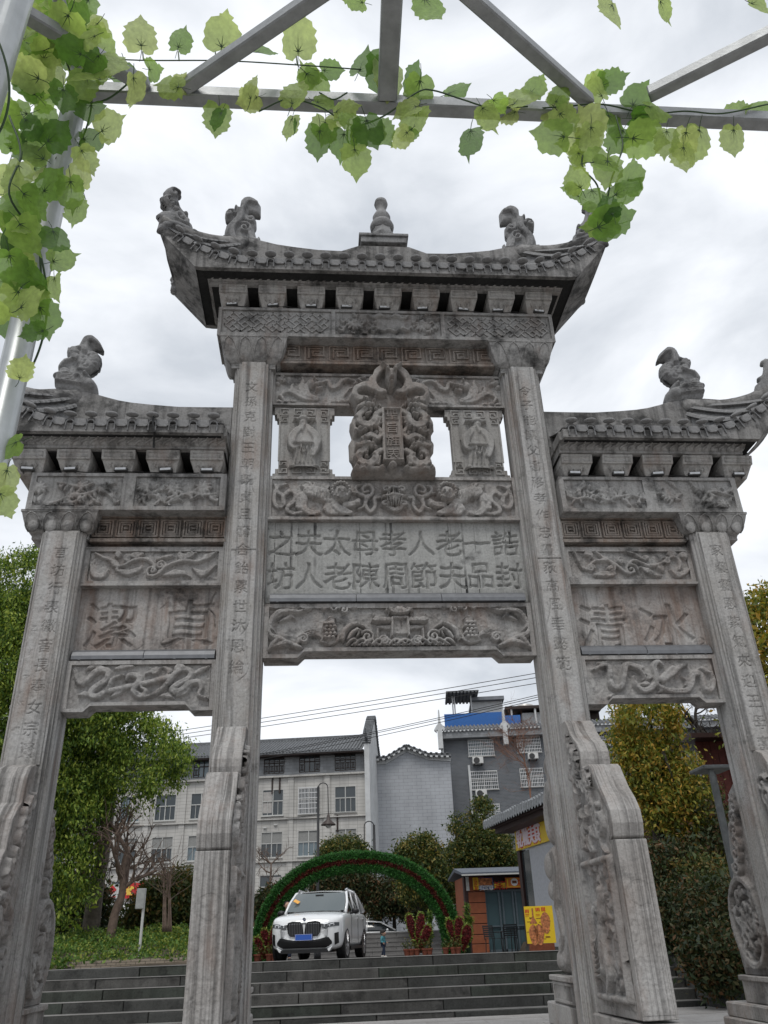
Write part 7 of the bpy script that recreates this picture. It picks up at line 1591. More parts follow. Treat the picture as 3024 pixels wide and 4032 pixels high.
def arch_pt(a, r, y):                       # superellipse arc, r = inward offset from the crown line
    ca, sa = math.cos(a), math.sin(a); k = (abs(ca)**2.25+abs(sa)**2.25)**(-1/2.25); return np.array(((HW-r)*k*ca, y, (HT-r)*k*sa))
def ring(r0, r1, y0, y1, mat, name, par, n=48):
    b = MB(); rows = []
    for a in np.linspace(0, PI, n): rows.append([arch_pt(a, r0, y0), arch_pt(a, r1, y0), arch_pt(a, r1, y1), arch_pt(a, r0, y1), arch_pt(a, r0, y0)])
    b.sheet(rows); return b.build(name, mat, par)
def bristle(n, r0, r1, face, size):
    P, Nn = [], []
    for i in range(n):
        a = rng.uniform(.0, PI); 
        if face == 'front': P.append(arch_pt(a, rng.uniform(r0, r1), -DPT/2-rng.uniform(0,.03)))
        elif face == 'out': P.append(arch_pt(a, r0-rng.uniform(0,.03), rng.uniform(-DPT/2, DPT/2)))
        else: P.append(arch_pt(a, r1+rng.uniform(0,.03), rng.uniform(-DPT/2, DPT/2)))
    return np.array(P)
g1 = ring(.03, TH-.03, -DPT/2+.03, DPT/2-.03, CORE, 'frame', ar); L_ = Leaves()
for q in (bristle(9000, .0, .235, 'front', 0), bristle(8000, .385, TH, 'front', 0), bristle(6000, .0, 0, 'out', 0), bristle(6000, TH, TH, 'in', 0)): L_.add(q, .06, .0, rng, .35)
tag(link('green_turf', L_.mesh('green_turf', TUR_G), ar), kind='stuff')
ring(.235, .385, -DPT/2+.015, -DPT/2+.2, CORE_R, 'red_stripe_base', ar); L_ = Leaves(); L_.add(bristle(6500, .235, .385, 'front', 0), .055, 0, rng, .35); tag(link('red_turf', L_.mesh('red_turf', TUR_R), ar), kind='stuff')
POT = plain('terracotta', (.2,.06,.035), .8, var=.2)
def heart(label, z, d, base, petals, pots, seed):
    """petals: (tip x, tip y, width px, base x, base y) in the photograph"""
    rng = np.random.default_rng(seed); B = at_ground(z, *base, d); t = thing('cactus_topiary', label, 'topiary', (B[0], B[1], pz(B[1])), 0, 'red and green cactus topiaries on the plaza')
    for k, (tx_, ty_, w, bx, by) in enumerate(petals):
        a = np.array(D3(z, bx, by, d))-np.array((B[0], B[1], pz(B[1]))); c = np.array(D3(z, tx_, ty_, d))-np.array((B[0], B[1], pz(B[1]))); a[1] = -.1*k+.05; c[1] = -.1*k+.05; a[2] = max(a[2], .0)
        ax = c-a; l = np.linalg.norm(ax); ux = ax/l; W_ = w/ZR[z][2]*d/FPX*.87; sd = np.array((ux[2], 0, -ux[0]))
        prof = lambda s: math.sin(PI*min(1, s*.93+.035))**.62*(.42+.62*s)
        b = MB(); rows = []
        for s in np.linspace(0, 1, 14):
            c0 = a+ux*l*s; r = W_/2*prof(s); rows.append([c0+sd*r*math.cos(q)+np.array((0, 1, 0))*min(.13, r*.6)*math.sin(q) for q in np.linspace(0, 2*PI, 17)])
        b.sheet(rows); p = b.build('petal', CORE_R, t, smooth=True); LR, LG = Leaves(), Leaves(); R_, G_ = [], []
        for i in range(2300):
            s = rng.uniform(.02, 1); q = rng.uniform(0, 2*PI); r = W_/2*prof(s); pt = a+ux*l*s+sd*r*math.cos(q)*1.02+np.array((0, 1, 0))*min(.13, r*.6)*math.sin(q)*1.1
            (G_ if abs(math.cos(q)) > .93 or s > .96 else R_).append(pt)
        LR.add(np.array(R_), .045, 0, rng, .4); LG.add(np.array(G_), .055, 0, rng, .4); tag(link('red_turf', LR.mesh('red_turf', TUR_RB), p), kind='stuff'); tag(link('lime_edge', LG.mesh('lime_edge', TUR_Y), p), kind='stuff')
    for i, px in enumerate(pots):
        q = np.array(D3(z, px, base[1], d))-np.array((B[0], B[1], pz(B[1]))); m = MB(); m.lathe([(.07,0),(.10,.17),(.115,.17),(.115,.21),(.09,.21),(.085,.18),(.001,.17)], (q[0], -.3, 0), 10); o = m.build('pot', POT, t, auto=True)
        L2 = Leaves(); L2.add(np.array((q[0], -.3, .3))+rng.normal(size=(70, 3))*.07, .07, -.3, rng); tag(link('pot_plant', L2.mesh('pot_plant', F_SHRUB), o), kind='stuff')
heart('red cactus-shaped topiary with lime edges at the left front of the SUV', 'j', 27, (210, 1140), [(185, 845, 105, 225, 1130), (285, 815, 85, 255, 1130), (118, 925, 80, 200, 1120)], [130, 240, 290], 1)
heart('dark red cactus topiary with three lobes right of the toddler', 'k', 29, (320, 1440), [(235, 1085, 95, 318, 1400), (345, 1075, 100, 318, 1400), (412, 1185, 95, 325, 1410)], [215, 255, 300, 370, 410], 2)
heart('crimson cactus topiary with lime edges against the snack kiosk', 'k', 29, (690, 1420), [(572, 1130, 85, 665, 1390), (665, 1115, 110, 680, 1390), (745, 1180, 105, 700, 1400)], [545, 610, 650], 3)
for i, (x0, y0, x1, y1) in enumerate(((415, 1180, 425, 1070), (735, 1170, 738, 1000), (760, 1190, 765, 1120))):
    a = at_ground('k', x0, 1420, 29.6); c = np.array(D3('k', x1, y1, 29.6)); t = thing('topiary_spike', ('slim green topiary spike behind the dark red cactus topiary', 'tall slim green topiary spike behind the crimson topiary', 'short green topiary spike touching the kiosk corner')[i], 'topiary', (a[0], a[1], pz(a[1])))
    h_ = c[2]-pz(a[1]); m = MB(); m.tube([(0,0,0),(c[0]-a[0],0,h_)], (.05,.03), 7); m.build('core', CORE, t); L_ = Leaves(); s_ = rng.uniform(.35, 1, 700); L_.add(np.stack([(c[0]-a[0])*s_+rng.normal(size=700)*.045, rng.normal(size=700)*.045, h_*s_], 1), .07, -.2, rng); tag(link('turf', L_.mesh('turf', F_HEDGE), t), kind='stuff')
# ------------------------------------------------------------------ street lamps and poles
LAMP_P = plain('lamp_post_black', (.012,.013,.015), .5, var=0); BELL = plain('lamp_bell', (.05,.035,.03), .5, var=.1)
def street_lamp(label, z, d, x, ytop, ybot, dirx, gz):
    T_ = np.array(D3(z, x, ytop, d)); h_ = T_[2]-gz; t = thing('street_lamp', label, 'street lamp', (T_[0], T_[1], gz), 0, 'hooked street lamps on the plaza'); s = d/36
    m = MB(); m.tube([(0,0,0),(0,0,.9),(0,0,h_)], (.085*s,.06*s,.055*s), 10); m.lathe([(.14*s,0),(.14*s,.25),(.09*s,.32)], (0,0,0), 12); m.build('pole', LAMP_P, t, smooth=True)
    m = MB(); P = [(0,0,h_-.05*s)]+[(dirx*(.17-.17*math.cos(a))*s*1.2, 0, h_-.05*s+.2*s*math.sin(a)) for a in np.linspace(.3, PI, 8)]; P.append((P[-1][0]+dirx*.02, 0, h_-1.15*s)); m.tube(P, .022*s, 6); m.build('arm', LAMP_P, t, smooth=True)
    xb = P[-1][0]; m = MB(); m.lathe([(.03*s,h_-1.1*s),(.06*s,h_-1.2*s),(.09*s,h_-1.33*s),(.3*s,h_-1.52*s),(.31*s,h_-1.56*s),(.1*s,h_-1.54*s)], (xb,0,0), 16); bl_ = m.build('lamp_bell', BELL, t, smooth=True); m = MB(); m.ell((xb,0,h_-1.58*s), (.13*s,.13*s,.1*s), 10, 6); m.build('bulb', FR_W, bl_, smooth=True)
street_lamp('tall black street lamp with a hooked arm in front of the white apartment block', 'm', 36, 918, 825, 1290, 1, pz(26.5))
street_lamp('smaller black street lamp in front of the grey gable wall', 'm', 46, 1281, 1075, 1240, -1, .45)
pb = np.array(D3('i', 682, 812, 22)); ptp = np.array(D3('i', 722, 365, 22)); t = thing('sign_pole', 'leaning white pole with a small grey box at its top in the hedge', 'pole', (pb[0], pb[1], .95)); v = ptp-np.array((pb[0], pb[1], .95)); m = MB(); m.tube([(0,0,-.1), tuple(v*.5), tuple(v)], .032, 8); m.build('pole', FR_W, t)
q = np.array(D3('i', 690, 440, 22))-np.array((pb[0], pb[1], .95)); m = MB(); m.box(q[0]-.1, q[0]+.1, q[1]-.06, q[1]+.06, q[2]-.22, q[2]+.22); m.build('box', plain('grey_box', (.3,.31,.3), .6), t, bevel=.01); m = MB(); m.tube([(q[0], 0, q[2]), (v[0]*.9, 0, q[2])], .012, 5); m.build('bracket', FR_D, t)
q = at_ground('i', 345, 700, 30); t = thing('notice_stand', 'small red and white notice stand beside the camphor trunk', 'sign', (q[0], q[1], pz(q[1]))); h_ = atD('i', 345, 605, 30)[2]-pz(q[1]); m = MB(); m.box(-.16,.16,-.1,.1,0,h_*.72); m.build('white_panel', FR_W, t); m = MB(); m.box(-.17,.17,-.11,.11,h_*.722,h_); m.build('red_panel', plain('notice_red', (.4,.03,.03), .5), t)
# ------------------------------------------------------------------ snack kiosk, shop, furniture
KB = plain('rust_tile', (.24,.072,.03), .7, var=.12, scale=5); KW = plain('dark_timber', (.035,.014,.012), .6, var=.2); KR = plain('slate_blue_roof', (.085,.098,.12), .6, var=.1); KG = glass('kiosk_glass', (.05,.085,.095), .05); ORG = plain('sign_orange', (.62,.17,.03), .5, var=.04); YEL = plain('sign_yellow_print', (.72,.5,.02), .5, var=.03); REDP = plain('red_print', (.5,.03,.02), .5, var=0); NAVP = plain('navy_print', (.03,.06,.2), .5, var=0); FOOD = plain('food_photo', (.35,.13,.05), .5, var=1.3, scale=16); BROWN = plain('brown_print', (.18,.05,.02), .5, var=.2)
kL = at_ground('k', 765, 1405, 34); kR = at_ground('k', 1245, 1400, 34); zk = pz(kL[1]); Yk = kL[1]; kk = thing('snack_kiosk', 'small orange-tiled snack kiosk with a slate roof and glass front', 'kiosk', (kL[0], Yk, zk)); KP = PL((kL[0], Yk, zk), 0.); ku = lambda x, y, o=0.: KP.uv('k', x, y, o)
pw = ku(935, 1400)[0]; ztop = ku(800, 765)[1]; n_p = 6; KWID = ku(1245, 1400)[0]+1.6
cuts = [0.]+[ku(900, y)[1] for y in (1345, 1265, 1172, 1085, 990, 895)]+[ztop]; b = MB(); b.box(.06, pw-.02, .02, .3, 0, ztop); b.build('pier_core', KW, kk)
for a, c in zip(cuts[:-1], cuts[1:]): b = MB(); b.box(.1, pw, .0, .34, a+.012, c-.012); b.build('pier_tile', KB, kk, bevel=.012)
b = MB(); b.box(-.04, .095, .01, .36, 0, ztop); b.build('corner_post', KW, kk); b = MB(); b.box(-.0, .1, .37, 2.6, 0, ztop); b.build('side_wall', KB, kk)
gz = ku(1000, 880)[1]; b = MB(); b.box(pw+.02, KWID, .12, .14, .08, gz); b.build('glass_front', KG, kk)
b = MB()
for x in (920, 1040, 1070, 1160, 1185, 1250): u = ku(x, 1200)[0]; b.box(u-.03, u+.03, .06, .16, 0, gz)
b.box(pw, KWID, .06, .16, 0, .1); b.box(pw, KWID, .05, .17, gz-.07, gz); b.box(pw, KWID, .05, .17, .85, .9); b.build('glazing_bars', plain('steel_blue_frame', (.1,.13,.15), .5, .3), kk)
b = MB(); b.box(pw+.1, KWID, 2.5, 2.6, 0, ztop); b.box(pw+.3, KWID, 1.6, 2.2, 0, .9); b.box(pw+.5, pw+1., 1.4, 1.8, .9, 1.5); b.build('interior', plain('kiosk_interior', (.12,.15,.15), .8, var=.5, scale=3), kk)
b = MB(); b.box(pw, KWID, .03, .12, gz, ztop); b.build('lintel', KW, kk)
r0 = ku(675, 755); r1 = ku(700, 690, .9); b = MB(); b.prism([(-.55, r0[1]-.05), (-.55, r0[1]+.05), (1.35, r1[1]+.0), (3.2, r0[1]+.05), (3.2, r0[1]-.05), (1.35, r1[1]-.14)], 'x', r0[0], KWID+.3); b.build('roof', KR, kk, bevel=.01); b = MB(); b.box(r0[0]-.01, KWID+.31, -.58, -.55, r0[1]-.06, r0[1]-.01); b.build('eave_trim', FR_W, kk)
u = ku(740, 800)[0]; b = MB(); b.box(u-.05, u+.06, -.05, .1, ku(740, 890)[1], r0[1]-.06); b.build('gutter_pipe', FR_W, kk)
def flat_text(txt, items_uv, mat, parent, M, depth=.006, name='lettering'): return filled(name, text_curves([(c, u, v, s) for c, (u, v, s) in zip(txt, items_uv)]), depth, mat, parent, M)
def sign_local(y): return Matrix(((1,0,0,0),(0,0,-1,y),(0,1,0,0),(0,0,0,1)))
def board(parent, name, xa, ya, xb, yb, y, mat, t=.05): a = ku(xa, yb); c = ku(xb, ya); b = MB(); b.box(a[0], c[0], y, y+t, a[1], c[1]); return b.build(name, mat, parent), a[0], c[0], a[1], c[1]
t = thing('kiosk_sign', 'kiosk sign with a food photo, yellow side strip and white characters on blue', 'sign', (kL[0], Yk, zk)); o, a, c, d, e = board(t, 'board', 792, 775, 958, 882, -.09, NAVP); board(t, 'food_picture', 832, 780, 950, 846, -.098, FOOD, .007); o2, a2, c2, d2, e2 = board(t, 'yellow_strip', 792, 778, 830, 882, -.099, YEL, .008)
flat_text('牛肉米粉', [((a2+c2)/2, e2-.09-(e2-d2-.16)*i/3, .15) for i in range(4)], REDP, t, sign_local(-.104)); flat_text('手工臭豆腐', [(ku(855+22*i, 865)[0], ku(900, 865)[1], .17) for i in range(5)], WHT, t, sign_local(-.095))
t = thing('kiosk_sign', 'yellow kiosk sign with red characters in a green frame', 'sign', (kL[0], Yk, zk)); o, a, c, d, e = board(t, 'board', 966, 815, 1068, 870, -.09, plain('green_frame', (.06,.22,.08), .5, var=0)); board(t, 'panel', 974, 822, 1062, 864, -.096, YEL, .007); flat_text('关东煮', [(ku(993+25*i, 843)[0], ku(1018, 843)[1], .30) for i in range(3)], REDP, t, sign_local(-.1))
t = thing('kiosk_sign', 'orange kiosk sign with a round white emblem', 'sign', (kL[0], Yk, zk)); o, a, c, d, e = board(t, 'board', 1070, 770, 1330, 868, -.09, ORG); cu, cv = ku(1142, 815); r_ = ku(1172, 815)[0]-cu; b = MB(); b.lathe([(.001,0),(r_,0),(r_,.012),(.001,.012)], (0,0,0), 24); me = b.mesh('emblem', WHT); me.transform(Matrix.Translation((cu,-.088,cv)) @ Matrix.Rotation(PI/2, 4, 'X')); link('emblem', me, t)
b = MB()
for q in np.linspace(-.6,.6, 4): b.box(cu+r_*q*.8-.02, cu+r_*q*.8+.02, -.107, -.1005, cv-r_*.35, cv+r_*.35)
b.box(cu-r_*.6, cu+r_*.6, -.1075, -.1003, cv-.02, cv+.03); b.build('emblem_marks', BROWN, t)
b = MB()
for (xa, ya, xb, yb) in ((1082, 783, 1320, 786), (1082, 850, 1320, 853), (1082, 786, 1086, 850)): p_, q_ = ku(xa, yb), ku(xb, ya); b.box(p_[0], q_[0], -.0945, -.0885, p_[1], q_[1])
b.build('border', YEL, t); flat_text('手', [(ku(1213, 818)[0], ku(1213, 818)[1], .42)], REDP, t, sign_local(-.096))
# chairs and a table in front
def chair(label, x, y, rz):
    t = thing('patio_chair', label, 'chair', (x, y, pz(y)), rz, 'black slatted chairs outside the kiosk'); m = MB()
    for s in (-1, 1):
        for yy in (-.2,.2): l = MB(); l.tube([(s*.22, yy, 0), (s*.2, yy*.9, .45)], .016, 6); l.build('leg', LAMP_P, t)
        m2 = MB(); m2.tube([(s*.23,.2,.42),(s*.23,.27,.88)], .016, 6); m2.build('back_post', LAMP_P, t); m2 = MB(); m2.tube([(s*.25,.22,.65),(s*.26,-.18,.65),(s*.24,-.2,.44)], .016, 6); m2.build('armrest', LAMP_P, t)
    for i in range(6): z = .5+.065*i; sl_ = MB(); sl_.box(-.22,.22,.215+.01*i,.23+.01*i, z, z+.045); sl_.build('back_slat', LAMP_P, t)
    for i in range(5): sl_ = MB(); sl_.box(-.22,.22,-.21+.085*i,-.145+.085*i,.445,.46); sl_.build('seat_slat', LAMP_P, t)
for lab, x, d, rz in (('black slatted chair beside the orange kiosk pier', 975, 32.8, 2.2), ('black slatted chair with its back to the camera in front of the kiosk glass', 1115, 32.3, PI)):
    q = at_ground('k', x, 1400, d); chair(lab, q[0], q[1], rz)
q = at_ground('k', 1215, 1400, 32.6); t = thing('patio_table', 'black patio table between the chairs and the yellow menu board', 'table', (q[0], q[1], pz(q[1]))); b = MB(); b.box(-.35,.35,-.35,.35,.7,.73); b.build('tabletop', LAMP_P, t)
for sx in (-1, 1):
    for sy in (-1, 1): b = MB(); b.tube([(sx*.3, sy*.3, 0),(sx*.28, sy*.28,.7)], .018, 6); b.build('leg', LAMP_P, t)
# food shop: its yellow sign faces the plaza
s0 = np.array(D3('k', 1155, 325, 30)); s1 = np.array(atZ('k', 1340, 250, s0[2])); rzs = math.atan2(s1[1]-s0[1], s1[0]-s0[0]); SP = PL((s0[0], s0[1], 0), rzs); su = lambda x, y, o=0.: SP.uv('k', x, y, o)
zs = pz(s0[1]); sh = thing('food_shop', 'white food shop with a corrugated eave and dark corner post behind the right pillar', 'shop', (s0[0], s0[1], zs), rzs)
hS0, hS1 = su(1170, 550)[1]-zs, s0[2]-zs; LS = 6.
M_SH = plain('shop_wall', (.42,.43,.46), .7, var=.08); uw0, uw1 = su(1222, 800)[0], su(1298, 800)[0]; b = MB(); b.box(uw1, LS, .02, 3.5, .15, hS0+.1); b.box(.0, LS, .06, 3.5, hS0+.1, hS1+.2); b.build('wall', M_SH, sh)
b = MB(); b.box(-.06,uw0-.005,-.02,.2, 0, hS0); b.build('corner_post', KW, sh); b = MB(); b.box(uw0,uw1-.004,.05,.09,.16,hS0-.05); b.build('window', GL_D, sh); b = MB(); b.box(-.1, LS, -.05, .6, 0, .15); b.build('base', M_STEP, sh)
ez = su(1042, 300, -.75)[1]-zs; b = MB(); b.box(-.5, LS, -.75, 3.8, ez-.06, ez+.0); b.box(-.45, LS, -.6, .05, ez-.22, ez-.065); b.build('eave', KW, sh)
b = MB(); n = 90; top = [(-.7+ (LS+.7)*i/n, ez+.22+.05*math.sin(i*1.9)) for i in range(n+1)]; b.sheet([[(x, -.95, z-.26) for x, z in top], [(x, -.93+.03*math.sin(i*2.1), z) for i, (x, z) in enumerate(top)], [(x, 1.5, z+.12) for x, z in top]]); b.sheet([[(-.7, -.95+.5*i, ez+.0+.03*i) for i in range(5)], [(-.7, -.95+.5*i, ez+.24+.03*i) for i in range(5)]]); b.build('corrugated_roof', plain('zinc', (.22,.23,.24), .55, .3, var=.2), sh)
t = thing('shop_sign', 'yellow shop sign with large white characters edged in red', 'sign', (s0[0], s0[1], zs), rzs); b = MB(); b.box(.0, LS-.2, -.06, .0, hS0, hS1); b.build('board', YEL, t)
ch = [su(1205, 430), su(1252, 410), su(1300, 385), su(1345, 365)]; hh_ = (hS1-hS0)*.84; PINK = plain('pale_pink_print', (.78,.66,.72), .5, var=0); wch = abs(ch[1][0]-ch[0][0])*.92; mid = (hS0+hS1)/2
its = [(c, (u*1.06-.02, mid, (wch*1.1, hh_))) for c, (u, v) in zip('乾城美食', ch)]
for dx, dz in ((-.07,0),(.07,0),(0,.05),(0,-.05)):
    filled('lettering_edge', text_curves([(c, q[0]+dx, q[1]+dz, q[2]) for c, q in its]), .004, REDP, t, sign_local(-.0635+.0002*(dx*30+dz*17)))
for dx in (-.045, 0, .045): filled('lettering', text_curves([(c, q[0]+dx, q[1], q[2]) for c, q in its]), .006, PINK, t, sign_local(-.070-.0003*(dx > 0)+.0003*(dx < 0)))
# menu board
m0 = np.array(D3('k', 1228, 1025, 24)); mZ0 = atD('k', 1262, 1345, 24)[2]; t = thing('menu_board', 'yellow menu board with food pictures standing by the shop', 'sign', (m0[0], m0[1], mZ0), -.12); MP = PL((m0[0], m0[1], mZ0), -.12); mu = lambda x, y: MP.uv('k', x, y); w_ = mu(1480, 1100)[0]; h_ = mu(1228, 1025)[1]
b = MB(); b.box(0, w_, 0, .06, 0, h_); b.build('board', YEL, t); b = MB(); b.box(.05, w_-.05, .0, .25, pz(m0[1])-mZ0, -.004); b.build('stand', BROWN, t)
b = MB()
for (xa, ya, xb, yb) in ((1240, 1050, 1272, 1085), (1240,1090,1272,1096), (1240,1104,1272,1108), (1330,1035,1365,1070), (1380,1030,1412,1072), (1330,1090,1365,1094), (1330,1102,1365,1106), (1385,1095,1410,1100)):
    a, c = mu(xa, yb), mu(xb, ya); 
    if ya in (1050, 1035, 1030):
        for q in range(3): b.box(a[0]+(c[0]-a[0])*q/3, a[0]+(c[0]-a[0])*(q+.7)/3, -.006, -.001, a[1]+(c[1]-a[1])*(.1+.1*(q % 2)), c[1])
    else: b.box(a[0], c[0], -.006, -.001, a[1], c[1])
b.build('red_print', REDP, t); b = MB()
for (x, y) in ((1315, 1270), (1365, 1265), (1415, 1165)):
    a = mu(x, y); n = 12; hw_, hh_ = (.12,.25) if x < 1400 else (.12,.26); b.prism([(a[0]+hw_*math.cos(q)*(1+.15*math.sin(3*q)), a[1]+hh_*math.sin(q)) for q in np.linspace(0, 2*PI, n, endpoint=False)], 'y', -.007, -.001)
a = mu(1310, 1150); b.prism([(a[0]-.1, a[1]-.06), (a[0]+.1, a[1]-.06), (a[0]+.02, a[1]+.1), (a[0]+.02, a[1]+.3), (a[0]-.02, a[1]+.3), (a[0]-.02, a[1]+.1)], 'y', -.007, -.001); b.build('food_picture', FOOD, t); b = MB(); rr_ = random.Random(4)
for q in range(26): x, y = rr_.uniform(1245, 1430), rr_.uniform(1110, 1330); a = mu(x, y); b.box(a[0], a[0]+rr_.uniform(.05,.14), -.0045, -.001, a[1], a[1]+.014)
b.build('small_print', BROWN, t)
# shed, red pavilion wall and steel frame on the right
a = np.array(D3('l', 700, 600, 25)); c = np.array(D3('l', 1300, 600, 25)); t = thing('shed', 'low shed with a pale corrugated roof behind the autumn tree', 'shed', (a[0], a[1], .9)); wv = c[0]-a[0]+1.5; hz_ = a[2]-.9; b = MB(); n = 60; b.sheet([[(wv*i/n, y, hz_+z+.05*math.sin(i*1.6)) for i in range(n+1)] for y, z in ((-.3,.0),(2.5,.5))]); b.build('corrugated_roof', plain('pale_zinc', (.5,.52,.54), .6, .1, var=.2), t); b = MB(); b.box(.1, wv-.1, 0, 2.4, 0, hz_-.06); b.build('wall', KW, t); b = MB(); b.box(0, wv, -.32, -.26, hz_-.25, hz_-.06); b.build('fascia', FR_D, t)
a = np.array(D3('l', 1190, 410, 23)); c = np.array(D3('l', 1360, 225, 23)); t = thing('pavilion', 'dark red timber wall of a pavilion beside the outer right pillar', 'pavilion', (a[0], a[1], .9)); RW = plain('dark_red_timber', (.09,.018,.013), .7, var=.2); nb = 8; wv = c[0]-a[0]+.8
for i in range(nb): b = MB(); b.box(wv*i/nb+.006, wv*(i+1)/nb-.006, 0, .06, 0, c[2]-.9); b.build('plank', RW, t)
b = MB(); b.box(-.3, wv+.2, -.5, 1.5, c[2]-.9+.004, c[2]-.9+.12); b.build('roof', KW, t)
STEEL = plain('galvanised_steel', (.27,.28,.285), .45, .5, var=.14, scale=20, bump=.1)
STEEL_D = plain('weathered_steel', (.13,.14,.14), .6, .2, var=.2)
a = np.array(D3('l', 1262, 440, 12.5)); c = np.array(D3('l', 1345, 420, 12.5)); t = thing('post_stand', 'small grey steel post stand with a flat top plate beside the outer right pillar', 'frame', (a[0], a[1], 0)); hz_ = a[2]
for x, y in ((0,0),(c[0]-a[0]+.02,.3)): b = MB(); b.box(x-.03, x+.03, y-.03, y+.03, 0, hz_); b.build('post', STEEL_D, t)
b = MB(); b.box(-.14, .3, -.1, .4, hz_+.002, hz_+.05); b.build('top_plate', STEEL_D, t, bevel=.01); b = MB(); b.tube([(.02,-.0,hz_-.75),(c[0]-a[0],.3,hz_-1.25)], .016, 6); b.build('brace', STEEL, t)
# ------------------------------------------------------------------ steel trellis overhead
ZC = 3.57; TY = atZ('D', 860, 238, ZC)[1]; PXP = -1.775
tr = thing('steel_trellis', 'overhead trellis of square galvanised tubes on round posts', 'trellis', (PXP, TY, 0)); O_ = np.array((PXP, TY, 0))
def bar(name, p, q, w=.048, h=.05):
    p, q = np.array(p)-O_, np.array(q)-O_; d = Vector(q-p); l = d.length; y = d.normalized(); z = Vector((0,0,1)); x = y.cross(z).normalized(); M = Matrix((x, y, z)).transposed(); b = MB(); b.obox(tuple((p+q)/2), (w, l, h), M); b.build(name, STEEL, tr, bevel=.005)
zb = ZC+.025; nd = lambda x, y: tuple(atZ('D', x, y, ZC)[:2])
bar('beam', (PXP-.0, TY, zb), (3.2, TY, zb)); YN = TY-.62
n0 = np.array(atZ('D', 844, 232, ZC)); bar('cross_member', (n0[0]-.012, TY-.026, zb+.001), (n0[0]-.03, YN, zb+.001), .062)
def brace(a, b_, ext=1.9):
    p, q = np.array(atZ('D', *a, ZC)), np.array(atZ('D', *b_, ZC)); d = q-p; q = p+d*ext; p[2] = q[2] = zb+.0015; t_ = (YN-p[1])/(q[1]-p[1]); q = p+(q-p)*min(1., t_); bar('brace', p, q, .042, .044)
brace((397, 200), (690, 0)); brace((1276, 232), (1012, 0)); brace((1404, 216), (1659, 90), 2.6); brace((318, 200), (190, 124), 2.5)
bar('beam', (PXP-.3, YN-.03, zb), (3.2, YN-.03, zb))
for nm, y, r in (('post', TY-.01, .036), ('post', TY-.43, .04)):
    b = MB(); b.tube([(.012 if y > TY-.1 else -.0, y-TY, 0), (.012 if y > TY-.1 else -.0, y-TY, ZC+.2)], r, 20); b.build(nm, plain('galvanised_pipe', (.40,.42,.425), .36, .5, var=.1, scale=14), tr, smooth=True)
b = MB(); b.tube([(0, -.43, ZC+.12), (0, 0, ZC+.12)], .02, 8); b.build('tie_rod', STEEL, tr)
# ------------------------------------------------------------------ artificial vine: leaf shapes with teeth, folds and dark veins
def leaf_mat():
    m, t, b, o = new_mat('vine_leaf'); g = G(t, 'Object'); oi = t.nodes.new('ShaderNodeObjectInfo')
    col = g.ramp(oi.outputs['Random'], [(.0, (.07,.17,.03)), (.25, (.18,.33,.07)), (.6, (.33,.47,.14)), (1., (.48,.58,.26))])
    col = g.mix(col, g.ramp(g.noise(6, 4), [(.3, .75), (.7, 1.15)]), 1., 'MULTIPLY')
    t.links.new(col, b.inputs['Base Color']); b.inputs['Roughness'].default_value = .42; b.inputs['Specular IOR Level'].default_value = .35
    tl = t.nodes.new('ShaderNodeBsdfTranslucent'); t.links.new(g.mix(col, (1.3, 1.2, .8), 1., 'MULTIPLY'), tl.inputs[0])
    bp = g.bump(g.noise(14, 4, .6), .25, .02); t.links.new(bp, b.inputs['Normal']); 
    tp = t.nodes.new('ShaderNodeBsdfTransparent'); tp.inputs[0].default_value = (.86,.95,.7,1)
    m1 = t.nodes.new('ShaderNodeMixShader'); m1.inputs[0].default_value = .62; m2 = t.nodes.new('ShaderNodeMixShader'); m2.inputs[0].default_value = .10
    t.links.new(b.outputs[0], m1.inputs[1]); t.links.new(tl.outputs[0], m1.inputs[2]); t.links.new(m1.outputs[0], m2.inputs[1]); t.links.new(tp.outputs[0], m2.inputs[2]); t.links.new(m2.outputs[0], o.inputs[0]); return m
VL = leaf_mat(); VST = plain('vine_stem', (.03,.065,.022), .6, var=.15)
